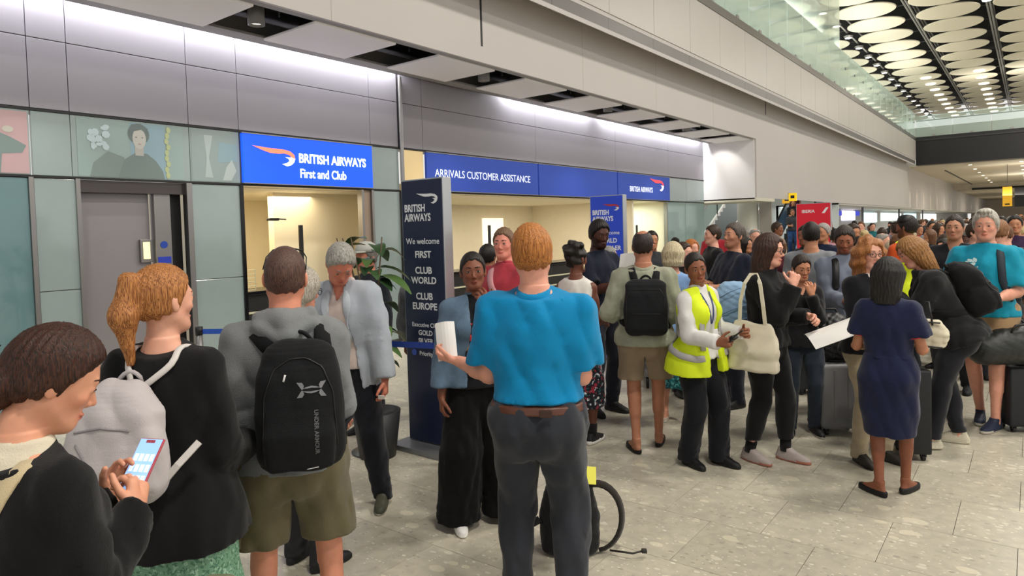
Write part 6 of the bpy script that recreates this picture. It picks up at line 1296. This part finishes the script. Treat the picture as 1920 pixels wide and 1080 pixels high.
# ---------------------------------------------------------------- 18 short woman behind her
o = W(dict(h=1.56, sex='f', v=.012, hv=.005, hair='short', hair_t=.010, haircol=('17100d', '38261e'), skin='c98a68', head=(10, 14, 0), arms={'L': dict(to=(-.05, .22, 1.38), el=(-.6, .1, -1), hd=(.2, -.1, .95), pn=(.2, -1, 0), curl=30), 'R': dict(to=(.22, .12, .82))}, shoes=dict(m='141416', sole='e4e2de', sh=.02),
    wear=[dict(k='top', m=fabric('1b1b1e'), hem=.86, neck='v'), dict(k='trousers', m=fabric('2c3440'), amp=.01)]), -1.60, 6.18, 12, 'short woman in black and dark jeans resting her face on her hand')
# ---------------------------------------------------------------- 19 man in the grey-blue shirt
o = W(dict(h=1.80, v=.012, hv=.005, hair='short', hair_t=.012, haircol=('17120f', '4a403a'), skin='a8694c', beard=(.7, (.35, .3, .28)), head=(-20, 20, 0), w=1.08, arms={'R': dict(to=(.14, .32, 1.08)), 'L': dict(to=(-.14, .32, 1.08))}, wear=[dict(k='top', m=fabric('6f7686'), hem=.9, t=.018, amp=.014), dict(k='trousers', m='20242e')]), -1.42, 7.05, 22, 'man in a grey-blue shirt with a dark rucksack strap, head lowered')
strap(o, [(.10, -.08, 1.40), (.105, .02, 1.41), (.12, .10, 1.30), (.13, .12, 1.15)], .06, .012, black, 'rucksack_strap')
# ---------------------------------------------------------------- 20 curly red-haired woman with glasses
o = W(dict(h=1.71, sex='f', v=.011, hv=.0045, hair='curly', hair_t=.014, hair_end=1.46, haircol=('7c4420', 'c08048'), skin='e2a890', brow='7c5030', glasses='2a2024', head=(-10, 4, 0), arms={'R': dict(to=(.12, .30, 1.1)), 'L': dict(to=(-.12, .30, 1.1))}, shoes=dict(m='2a2622', sole='141414'),
    wear=[dict(k='top', m=fabric('d8d2cc'), hem=.92, t=.010), dict(k='trousers', m=fabric('a89a80')), dict(k='top', m=fabric('14151a'), hem=.86, t=.022, open=(.035, .06, 0), n='cardigan', neck='v')]), -.98, 5.72, 40, 'curly red-haired woman in glasses and dark cardigan')
# ---------------------------------------------------------------- 21 woman in the navy uniform dress
o = W(dict(h=1.58, sex='f', v=.009, hv=.005, hair='long', hair_end=1.42, hair_t=.020, haircol=('0a0909', '2a2625'), skin='b87c5c', tights=(.52, .42, .40), head=(-12, 6, 0), w=1.04,
    arms={'R': dict(to=(.17, .25, 1.10), el=(.9, -.7, -.6)), 'L': dict(to=(-.17, .25, 1.08), el=(-.9, -.7, -.6))}, feet={'L': (-.06, -.05), 'R': (.09, .11)}, toe={'L': 55, 'R': -20}, shoes=dict(m='0c0c0e', type='flat', sole='0a0a0a'),
    wear=[dict(k='top', m=fabric('181d3c', .8, .2, .04), sleeve='short', hem=1.03, t=.015, sl=.185, st=.012, cuffs=fabric('b82a34'), n='dress_bodice', flare=0, amp=.010), dict(k='dress', m=fabric('181d3c', .8, .2, .04), hem=.46, waist=1.055, flare=-.012, t=.014, n='dress_skirt', amp=.012, fk=(10, 10, 3))]), -.76, 5.06, 172, 'woman in a navy uniform dress with red sleeve edges, back turned')
P21 = o
# ---------------------------------------------------------------- 22 woman leaning in, black jacket and backpack
o = W(dict(h=1.76, sex='f', v=.010, hv=.0045, hair='long', hair_end=1.42, hair_t=.014, haircol=('6b4020', 'b8864e'), skin='dca088', head=(14, 2, 4), lean=25, hipback=.06, w=1.04,
    arms={'L': dict(to=(-.10, .42, 1.22), el=(-.6, -.5, -.8), hd=(.1, .5, .9), pn=(.3, 1, -.3), curl=[10, 12, 16, 22], spread=1.8), 'R': dict(to=(.14, .40, 1.10), el=(.6, -.5, -.8), hd=(-.3, .9, .2), pn=(-1, 0, 0), curl=30)}, feet={'L': (-.13, .12), 'R': (.12, -.10)}, shoes=dict(m='c4bda8', sole='d6d0bc', laces='e4e0d4', sh=.03),
    wear=[dict(k='top', m=fabric('1a1b1e', .85, .3, .1), hem=.84, t=.026, amp=.018, n='jacket', cuff=.004), dict(k='trousers', m=fabric('1f2026'), fit=-.004, amp=.008, hem=.09)]), -.55, 6.42, -82, 'brown-blonde haired woman in a black jacket leaning towards the uniformed woman')
P22 = o
b = backpack(o, fabric('141518', .8, .4, .08, .05), w=.155, h=(1.0, 1.42), d=.10, cy=-.235, label='bulging black rucksack on the leaning woman', taper=.85, sw=.055, amp=.022)
on_bag(b, [(-.12, 1.05), (-.12, 1.28), (.0, 1.34), (.12, 1.28), (.12, 1.05)], .004, mat('2c2d30', .4), 'zip', n=36); on_bag(b, [(-.10, 1.2), (.10, 1.2)], .005, mat('050506', .4), 'webbing')
# ---------------------------------------------------------------- 23 man in the turquoise T-shirt
o = W(dict(h=1.90, v=.010, hv=.004, hair='short', hair_t=.016, quiff=1, haircol=('8f8a80', 'd8d2c6'), skin='dc9c84', brow='a89c8c', head=(6, 4, 0), w=1.06, belly=.03,
    arms={'L': dict(to=(-.12, .28, 1.06), el=(-1, -.5, -.3), hd=(.8, .4, -.2), pn=(.3, -.3, -.9), curl=[30, 34, 38, 40]), 'R': dict(to=(.22, .20, 1.02), el=(.8, -.8, -.1))}, feet={'R': (.06, -.10), 'L': (-.09, .12)}, toe={'R': 10, 'L': -14}, shoes=dict(m='1f2840', sole='c9c2b4', type='shoe', sh=.028),
    wear=[dict(k='shorts', m=fabric('a88a66', .85, .3, .06), len=.36, t=.016, fit=.012, amp=.013), dict(k='top', m=fabric('1590ac', .85, .2, .04), sleeve='short', hem=.90, t=.018, sl=.24, amp=.014)]), -.33, 7.26, -12, 'grey-haired man in a turquoise T-shirt and tan shorts')
P23 = o; bv = bvh_of(o['top'])
rs = random.Random(3)
def splat(o, bv, cx, cz, r, n, m, name, seed=1):
    rr = random.Random(seed)
    for i in range(n):
        a = rr.uniform(0, 2 * PI); d = r * math.sqrt(rr.random()); x = cx + d * math.cos(a) * 1.3; z = cz + d * math.sin(a); q_ = rr.uniform(.006, .016); v = []
        for k in range(7):
            t = 2 * PI * k / 7; q = o['TF'].w((x + q_ * math.cos(t) * rr.uniform(.6, 1.3), .4, z + q_ * math.sin(t))); h = bv.ray_cast(Vector(q), Vector(o['TF'].d((0, -1, 0))), .6)
            if h[0] is not None: v.append((np.array(h[0]) + o['TF'].d((0, 1, 0)) * (.003 + i * .0002)) * o['s'])
        if len(v) > 3: mesh_obj(name, v, [tuple(range(len(v)))[::-1]], m, o['root'])
splat(o, bv, .055, 1.32, .045, 14, mat('c9e2e2', .8), 'shirt_print', 1); splat(o, bv, .09, 1.22, .03, 7, mat('a8cdd0', .8), 'shirt_print', 2)
strap(o, [(-.10, -.08, 1.41), (-.10, .02, 1.42), (-.12, .10, 1.30), (-.135, .11, 1.15), (-.14, .05, 1.03)], .055, .011, mat('1c2a34', .7), 'rucksack_strap')
w_ = o['W']['L']; q = MB(); q.tube([w_ * o['s'] + unit(o['E']['L'] - w_) * .03 + (np.cos(a) * V(0, 0, 1) + np.sin(a) * unit(np.cross((0, 0, 1), o['HD']['L']))) * .033 for a in np.linspace(0, 2 * PI, 13)], .006, 6); q.lathe(tuple(w_ * o['s'] + unit(o['E']['L'] - w_) * .03 + V(0, 0, .030)), [(.02, 0), (.02, .010)], 12); q.build('wristwatch', black, o['root'], True)
# ---------------------------------------------------------------- 24 .. people just behind
o = W(dict(h=1.88, v=.013, hv=.006, hair='short', haircol=('120e0c', '2c2420'), skin='8a563e', beard=(.8, (.3, .25, .22)), eyes=False, head=(15, 4, 0), w=1.08, wear=[dict(k='top', m=fabric('c9501e', .8), hem=.9), dict(k='vest', m=mat('dcf01c', .75), hem=.88, t=.028, n='hi_vis_vest'), dict(k='trousers', m='1a1c22')]), -1.17, 9.1, -130, 'worker in black cap and orange and yellow vest in the crowd')
q = MB(); q.lathe((0, 0, 0), [(.092, 0), (.098, .03), (.085, .07), (.05, .095), (.0, .10)], 18, 0); q.box((-.065, .05, -.005), (.065, .18, .01), 0, .006); ob = q.build('cap', black, o['root'], True); ob.location = o['HF'].w((0, -.01, 1.675)) * o['s']; ob.rotation_euler = (0, 0, .25)
o = W(dict(h=1.87, v=.013, hv=.006, hair='short', hair_t=.007, haircol=('1a1410', '38302a'), skin='b88468', eyes=True, beard=(.3, (.5, .45, .4)), head=(6, 2, 0), w=1.05, wear=[dict(k='top', m=fabric('15161a'), sleeve='short', neck='v'), dict(k='trousers', m='202228')]), -.66, 8.55, -14, 'man in a black V-necked T-shirt behind the leaning woman')
o = W(dict(h=1.80, v=.013, hv=.006, hair='short', hair_t=.012, haircol=('6a4430', 'a87850'), skin='d09880', eyes=False, head=(-10, 8, 0), wear=[dict(k='top', m=fabric('24262c')), dict(k='trousers', m='24262c')]), -.30, 9.3, 175, 'brown-haired person in black with a big rucksack, back turned')
backpack(o, fabric('141518'), w=.17, h=(.98, 1.46), d=.10, cy=-.22, label='tall black rucksack seen from behind, left of the turquoise T-shirt', v=.010, sw=.06)
# far left: person with the black bag
o = W(dict(h=1.72, v=.013, hv=.007, hair='short', haircol=('20160f', '40302a'), skin='d09880', eyes=False, wear=[dict(k='top', m=fabric('d9d6d4'), t=.02), dict(k='trousers', m='2a2c33')]), -3.90, .90, -92, 'person in white at the left frame edge, carrying a black pack')
backpack(o, fabric('0e0e10', .8, .6, .1, .05), w=.17, h=(1.14, 1.42), d=.16, cy=-.33, label='ruffled black pack at the left edge above the phone woman', v=.009, taper=.9, amp=.022, pockets=False)
# suitcases and bags on the floor
def suitcase(name, x, y, rz, w, d, h, m, label, wheel='18181a', ribs=5, tag_=False, soft=False):
    r = empty(name, (x, y, 0), rz, label, 'suitcase'); q = MB(); q.box((-w / 2, -d / 2, .055), (w / 2, d / 2, h), bev=.035 if not soft else .02); q.build('shell', m, r, True)
    if not soft:
        for k in range(ribs): xx = -w / 2 + w * (k + 1) / (ribs + 1); q = MB(); q.box((xx - .012, -d / 2 - .004, .12), (xx + .012, d / 2 + .004, h - .05), bev=.004); q.build('rib', m, r)
    q = MB(); q.box((-w / 2 - .003, -.008, .07), (w / 2 + .003, .008, h + .003), bev=.004); q.build('zip_line', black, r)
    q = MB(); q.box((-.07, -.018, h), (.07, .018, h + .02), bev=.008); q.build('carry_handle', black, r)
    for sx in (-1, 1):
        q = MB(); q.box((sx * w * .28 - .01, -d / 2 + .03, .06), (sx * w * .28 + .01, -d / 2 + .05, h + .0)); q.build('pole', steel_dk, r)
        for sy in (-1, 1):
            q = MB(); q.tube([(sx * (w / 2 - .05) - .012, sy * (d / 2 - .05), .026), (sx * (w / 2 - .05) + .012, sy * (d / 2 - .05), .026)], .026, 12); q.box((sx * (w / 2 - .05) - .02, sy * (d / 2 - .05) - .015, .03), (sx * (w / 2 - .05) + .02, sy * (d / 2 - .05) + .015, .06)); q.build('wheel', mat(wheel, .5), r)
    return r
suitcase('suitcase', -1.36, 6.36, math.radians(33), .34, .26, .62, mat('77777a', .4), 'grey hard-shell suitcase left of the navy uniform dress', ribs=2)
suitcase('suitcase', -.76, 6.02, math.radians(25), .20, .34, .70, mat('15161a', .6), 'black upright suitcase right of the navy uniform dress', soft=True)
suitcase('suitcase', -.06, 7.26, math.radians(30), .36, .26, .56, mat('181b22', .6), 'dark suitcase at the right frame edge', soft=True)
def blob(name, prs, m, label, cat, loc, rz=0, v=.012, amp=.02, seed=1, fk=(14, 14, 14)):
    P = [p[0] for p in prs]; lo = np.min([p[0][0] for p in prs], 0) - .06; hi = np.max([p[0][1] for p in prs], 0) + .06; G = Grid(lo, hi, v)
    for p, k in prs: G.add(p, k)
    G.offset(folds(seed, fk, amp)); G.keep(half((0, 0, -1), (0, 0, .0)), .0) if lo[2] < 0 else None
    ob = sdf_obj(name, G.mesh(), m, None); ob.location = loc; ob.rotation_euler = (0, 0, rz); return tag(ob, label, cat)
LE = mat('121316', .45, bump=.3, bscale=60.)
o_ = blob('duffel_bag', [(loft([(.0, .17, .13, 0), (.15, .20, .15, 0), (.30, .16, .12, 0), (.38, .08, .06, 0)], ID, 0, 2.6, 0, .38, .03), 0)], LE, 'crumpled black bag piled on the grey suitcase', 'bag', (-1.41, 6.42, .645), math.radians(30), amp=.018)
q = MB(); q.tube([(-.10, .05, .34), (-.05, .06, .42), (.05, .06, .42), (.10, .05, .34)], .010, 6); q.build('handle', black, o_, True)
o_ = blob('duffel_bag', [(cone((-.30, 0, .13), (.24, 0, .15), .13, .15), 0), (cone((-.15, 0, .2), (.1, .02, .25), .1, .08), .06)], mat('1d211f', .5, bump=.3, bscale=60.), 'soft black holdall lying across the dark suitcase at the right edge', 'bag', (-.08, 7.16, .585), math.radians(35), amp=.005)
for k in (-1, 1): q = MB(); q.tube([(-.14, k * .07, .26), (-.10, k * .08, .34), (.06, k * .08, .36), (.12, k * .06, .27)], .010, 6); q.build('handle', black, o_, True)
# white handbag with black trim by the leaning woman
o_ = blob('handbag', [(loft([(0, .15, .07, 0), (.10, .17, .07, 0), (.20, .12, .04, 0)], ID, 0, 3, 0, .2, .02), 0)], fabric('d4ccb4'), 'cream handbag with black piping hanging behind the navy dress', 'bag', (-.66, 5.93, .88), math.radians(-10), amp=.010, v=.008)
q = MB(); q.tube([(-.15, -.07, .01), (0, -.078, .01), (.15, -.07, .01)], .006, 6); q.tube([(-.13, -.05, .19), (0, -.06, .19), (.13, -.05, .19)], .006, 6); q.tube([(-.08, -.055, .17), (-.05, -.03, .34), (.05, -.03, .34), (.08, -.055, .17)], .007, 6); q.build('piping', black, o_, True)
# light blue backpack behind the tote woman
o_ = blob('backpack', [(loft([(.0, .14, .10, 0), (.12, .17, .12, 0), (.30, .15, .10, 0), (.40, .08, .05, 0)], ID, 0, 2.5, 0, .4, .03), 0)], fabric('8fb0d0', .8, .3, .06), 'light blue backpack hanging left of the canvas tote', 'backpack', (-1.99, 5.60, .96), math.radians(20), amp=.008, v=.009)
for k, (a, c_) in enumerate((((-.10, .28), (.06, .36)), ((-.13, .12), (.10, .22)), ((-.05, .05), (.12, .12)))): q = MB(); q.tube([(a[0], -.125, a[1]), ((a[0] + c_[0]) / 2, -.14, (a[1] + c_[1]) / 2 + .01), (c_[0], -.12, c_[1])], .004, 5); q.build('zip', mat('5f7fa0', .5), o_, True)
# backpack with the yellow tag at the feet of the polo man
o_ = blob('backpack', [(loft([(.0, .16, .10, 0), (.2, .17, .11, 0), (.36, .13, .08, 0), (.44, .07, .04, 0)], ID, 0, 3, 0, .44, .03), 0)], fabric('141416'), 'black backpack standing on the floor beyond the polo man', 'backpack', (-2.10, 3.20, .01), math.radians(35), amp=.005, v=.009)
q = MB(); _a = np.linspace(1.9, -1.5, 16); q.ribbon([(.15 + .13 * math.cos(a) * 1.1, -.03, .20 + .19 * math.sin(a)) for a in _a], [(math.cos(a), -.9, math.sin(a)) for a in _a], .045, .010); q.build('shoulder_strap', fabric('2a2622'), o_, True)
q = MB(); q.ribbon([(-.17, -.06, .20), (-.25, -.07, .16), (-.28, -.08, .06), (-.22, -.08, .02)], [(0, -1, 0)] * 4, .045, .010); q.build('shoulder_strap', fabric('1a1a1c'), o_, True)
q = MB(); q.tube([(.22, -.06, .02), (.34, -.12, .03), (.40, -.10, .035)], .006, 6); q.box((.39, -.115, .025), (.42, -.09, .045), 0, .004); q.build('trailing_strap', mat('2a2622', .6), o_, True)
q = MB(); q.box((-.055, -.055, 0), (.055, .055, .004), bev=.001); ob = q.build('yellow_card', mat('ddd84a', .6), None); ob.location = (-1.97, 3.18, .47); ob.rotation_euler = (math.radians(38), math.radians(4), math.radians(33)); tag(ob, 'square yellow card lying on the black backpack beside the polo man', 'card')
# papers in hands on the right
o = P17
paper(o, (-.05, .50, 1.03), Rz(30) @ Rx(22) @ Ry(10), .34, .38, 'large white sheet held low between the woman in black and the navy dress', curl=.03)
q = MB(); q.box((-.045, -.06, 0), (.045, .06, .006), bev=.002); q.box((-.04, -.05, .006), (.05, .07, .012), 0, .002); carried(o, 'passport', q, mat('5c1620', .5), 'burgundy passports held over the large white sheet', 'passport', (-.20, .66, 1.10), Rz(40))
# ---------------------------------------------------------------- the crowd behind
def set_mat(o, m):
    o.material_slots[0].link = 'OBJECT'; o.material_slots[0].material = m
def copy_person(src, x, y, face, sc, top, bottom, hair, sk, label, group=None):
    r = src.copy(); COL.objects.link(r); r.location = (x, y, 0); r.rotation_euler = (0, 0, math.atan2(-y, -x) + math.radians(face) - PI / 2); r.scale = (sc, sc, sc)
    for ch in src.children:
        c = ch.copy(); COL.objects.link(c); c.parent = r; n = c.name.split('.')[0]
        if n == 'shirt': set_mat(c, top)
        elif n in ('trousers', 'skirt', 'shorts'): set_mat(c, bottom)
        elif n == 'hair': set_mat(c, hair)
        elif n in ('body', 'foot'): set_mat(c, sk)
    r['label'] = label
    if group: r['group'] = group
    elif 'group' in r: del r['group']
    return r
def base(i, **k):
    sp = dict(v=.019, hv=.0075, eyes=False, h=1.72); sp.update(k); sp['shoes'] = dict(m='1a1a1c', v=.012); return sp
TS = lambda **k: dict(dict(k='top', m='444444', v=.016, t=.018), **k); TR = lambda **k: dict(dict(k='trousers', m='222222', v=.018), **k)
protos = [
  base(0, hair='short', h=1.78, wear=[TS(sleeve='short'), TR()], arms={'R': dict(to=(.12, .3, 1.1)), 'L': dict(to=(-.24, .05, .85))}),
  base(1, hair='long', sex='f', h=1.66, wear=[TS(), TR()], arms={'R': dict(to=(.2, .1, .9)), 'L': dict(to=(-.12, .3, 1.12))}),
  base(2, hair='short', h=1.80, w=1.08, head=(20, 6, 0), wear=[TS(), TR()]),
  base(3, hair='bob', hair_t=.016, sex='f', h=1.64, head=(-20, 6, 0), wear=[TS(sleeve='short'), TR()], arms={'R': dict(to=(.1, .3, 1.2)), 'L': dict(to=(-.1, .3, 1.15))}),
  base(4, hair='balding', h=1.76, w=1.06, head=(10, 12, 0), wear=[TS(), TR()], arms={'R': dict(to=(.1, .3, 1.1)), 'L': dict(to=(-.1, .3, 1.1))}),
  base(5, hair='bun', hair_t=.010, sex='f', h=1.66, head=(30, 0, 0), wear=[TS(sleeve='none'), TR()]),
]
HC = {'black': hairmat('0b0908', '231c18'), 'dark brown': hairmat('20140e', '44301f'), 'brown': hairmat('4a2f1c', '80583a'), 'grey': hairmat('6f6b66', 'b9b5ae'), 'blonde': hairmat('a08450', 'dcc48c'), 'ginger': hairmat('8a4214', 'd88440'), 'white': hairmat('a8a49c', 'e0dcd4')}
SK = {'pale': skin('dfa68e'), 'tan': skin('b8805f'), 'brown': skin('84543c'), 'dark': skin('4c2c20')}
TC = {'black': '131316', 'navy': '171e36', 'dark grey': '33353a', 'grey': '7c7f84', 'white': 'd8d6d2', 'maroon': '4a1a26', 'pink': 'd8a4b0', 'light blue': '86a4cc', 'purple': '34203e', 'olive': '50523c', 'beige': 'b8a88c', 'red': 'a02832', 'green': '3a5a46', 'teal': '22666e', 'blue': '2c4c8c'}
BT = [fabric('17181d'), fabric('1e2638'), fabric('3a3c40'), fabric('7a6a52')]
KN_ = [ # world x, y, facing, scale, proto, top, hair, skin, label
 (-3.45, 8.25, 40, 1.0, 1, 'black', 'ginger', 'pale', 'woman with long orange hair in black, just left of the navy T-shirt man'),
 (-3.45, 8.95, -70, 1.03, 0, 'black', 'dark brown', 'pale', 'dark-haired man in black leaning over the orange-haired woman'),
 (-4.05, 8.35, 20, 1.0, 0, 'dark grey', 'black', 'tan', 'black-haired man whose head shows right of the balding man'),
 (-3.00, 6.95, 30, 1.0, 5, 'black', 'dark brown', 'pale', 'dark-haired woman with bare shoulders right of the blonde bob'),
 (-3.20, 9.55, 60, 1.0, 1, 'black', 'black', 'tan', 'black-haired woman in black, half hidden left of the navy T-shirt man'),
 (-3.60, 11.2, 0, 1.0, 4, 'navy', 'grey', 'pale', 'grey balding man in navy further back, beside the staircase foot'),
 (-4.35, 7.75, 90, .96, 1, 'grey', 'grey', 'pale', 'grey-haired person right of the bright blue totem'),
 (-3.05, 10.6, -20, .98, 3, 'maroon', 'brown', 'pale', 'brown-bobbed woman in maroon behind the high-visibility vest'),
 (-2.30, 9.15, -60, 1.0, 2, 'black', 'black', 'brown', 'dark figure in black right of the navy T-shirt man'),
 (-2.28, 9.95, -30, 1.02, 0, 'navy', 'grey', 'tan', 'grey-haired man in navy, face to the left, below the escalator'),
 (-2.02, 10.5, 20, 1.0, 2, 'black', 'dark brown', 'tan', 'dark-haired person in black behind the woman in glasses'),
 (-1.86, 7.62, 170, 1.02, 2, 'grey', 'black', 'tan', 'black-haired man in a grey shirt seen from behind, right of the woman in glasses'),
 (-1.72, 8.55, 160, .98, 4, 'dark grey', 'dark brown', 'tan', 'balding man in dark grey in front of the red totem'),
 (-1.45, 8.05, 150, .97, 5, 'pink', 'black', 'pale', 'woman in pink with her black hair tied up, in front of the red totem'),
 (-1.80, 9.8, 20, .98, 1, 'maroon', 'black', 'brown', 'black-haired woman in maroon right of the red totem'),
 (-1.43, 11.1, 0, 1.05, 4, 'beige', 'grey', 'pale', 'tall balding man in beige right of the red totem'),
 (-1.42, 10.35, 60, 1.0, 3, 'olive', 'brown', 'pale', 'brown-bobbed person in olive left of the capped worker'),
 (-.92, 10.7, 30, .98, 1, 'purple', 'dark brown', 'tan', 'long-haired woman in purple right of the capped worker'),
 (-.85, 9.7, -40, .96, 1, 'black', 'black', 'pale', 'black-haired woman in black just left of the V-necked man'),
 (-.55, 10.1, 60, 1.0, 0, 'dark grey', 'dark brown', 'pale', 'dark-haired man in grey facing right, behind the V-necked man'),
 (-.28, 10.9, 175, .98, 4, 'dark grey', 'brown', 'pale', 'bald-crowned person behind the tall black rucksack'),
 (-.20, 11.9, 0, 1.04, 0, 'purple', 'black', 'tan', 'black-haired man in purple left of the turquoise T-shirt man'),
 (.62, 9.6, 178, 1.0, 2, 'navy', 'dark brown', 'pale', 'dark-haired man in navy with his back turned, at the right edge'),
 (.48, 8.15, -160, .98, 3, 'white', 'grey', 'pale', 'grey-haired woman in white cut by the right frame edge'),
 (.30, 11.2, 20, .98, 1, 'maroon', 'black', 'brown', 'black-haired woman in maroon right of the turquoise T-shirt man'),
 (.75, 12.2, -30, 1.0, 0, 'white', 'brown', 'pale', 'brown-haired man in white in the crowd at the right edge'),
]
src = []
for i, sp in enumerate(protos):
    x, y, face, sc, _, top, hc, sk, lb = next(k for k in KN_ if k[4] == i)
    o = W(dict(sp), x, y, face, lb)['root']; src.append(o); o.scale = (sc, sc, sc)
    for c in o.children:
        n = c.name.split('.')[0]
        if n == 'shirt': c.data.materials[0] = fabric(TC[top])
        elif n == 'hair': c.data.materials[0] = HC[hc]
        elif n in ('body',): c.data.materials[0] = SK[sk]
    src[-1]['used'] = 1; del src[-1]['used']
seen = set()
for x, y, face, sc, i, top, hc, sk, lb in KN_:
    if i not in seen: seen.add(i); continue
    copy_person(src[i], x, y, face, sc, fabric(TC[top]), BT[(i + len(lb)) % 4], HC[hc], SK[sk], lb)
# riders on the escalator
for x, y, z, lb, top, hc in ((-7.75, 29.0, 1.0, 'rider in black T-shirt and jeans standing on the escalator', 'black', 'dark brown'), (-7.95, 29.9, 1.6, 'second rider higher up the escalator in dark red', 'maroon', 'black'), (-7.6, 28.3, .6, 'rider low on the escalator in grey', 'dark grey', 'brown')):
    r = copy_person(src[0], x, y, 10, 1., fabric(TC[top]), fabric('2c4a78'), HC[hc], SK['tan'], lb); r.location.z = z
# the packed crowd further down the hall: people too small and too alike to tell apart
rr = random.Random(12); placed = [(k[0], k[1]) for k in KN_] + [(-.98, 40)]; n = 0; keys = list(TC); hk = list(HC); sk_ = list(SK); used = {}
cands = []
while n < 150 and len(cands) < 20000:
    y = 11.5 + 48 * rr.random() ** 1.5; x = rr.uniform(-6.0, 7.5); cands.append(1)
    c = Rt @ (np.array([x, y, 1.5]) - [0, 0, 1.84]); d = -c[2]; px = 960 + 1271 * c[0] / d
    if not (1215 < px < 1990) or (px < 1480 and rr.random() < .6): continue
    if -5.4 < x < -3.5 and 17.2 < y < 19.2: continue
    if min((x - a) ** 2 + (y - b_) ** 2 for a, b_ in placed) < (.62 + y * .006) ** 2: continue
    placed.append((x, y)); n += 1
    i = rr.choice([0, 1, 2, 2, 3, 4, 1, 0, 5]); top = rr.choice(['black', 'black', 'navy', 'dark grey', 'grey', 'white', 'maroon', 'light blue', 'purple', 'olive', 'beige', 'red', 'teal', 'blue', 'pink'] if y < 30 else ['black', 'navy', 'dark grey', 'maroon', 'grey', 'white']); hc = rr.choice(['black', 'black', 'dark brown', 'dark brown', 'brown', 'grey', 'blonde'])
    where = ('left of the red totem' if px < 1500 else 'right of the red totem' if px < 1680 else 'left of the turquoise man' if px < 1830 else 'at the right edge')
    dist_ = 'in the crowd' if y < 20 else 'further back in the crowd' if y < 32 else 'tiny in the far crowd'
    for _t in range(40):
        lb = '%s %s-haired person in %s, %s' % (dist_, hc, top, where)
        if lb not in used: break
        top = rr.choice(keys); hc = rr.choice(hk)
    g = None
    if lb in used: g = 'alike people ' + dist_ + ' ' + where; used[lb][1]['group'] = g
    r = copy_person(src[i], x, y, rr.uniform(-180, 180), rr.uniform(.93, 1.05), fabric(TC[top]), rr.choice(BT), HC[hc], SK[rr.choice(['pale', 'pale', 'tan', 'tan', 'brown', 'dark'])], lb, g); used.setdefault(lb, (1, r))
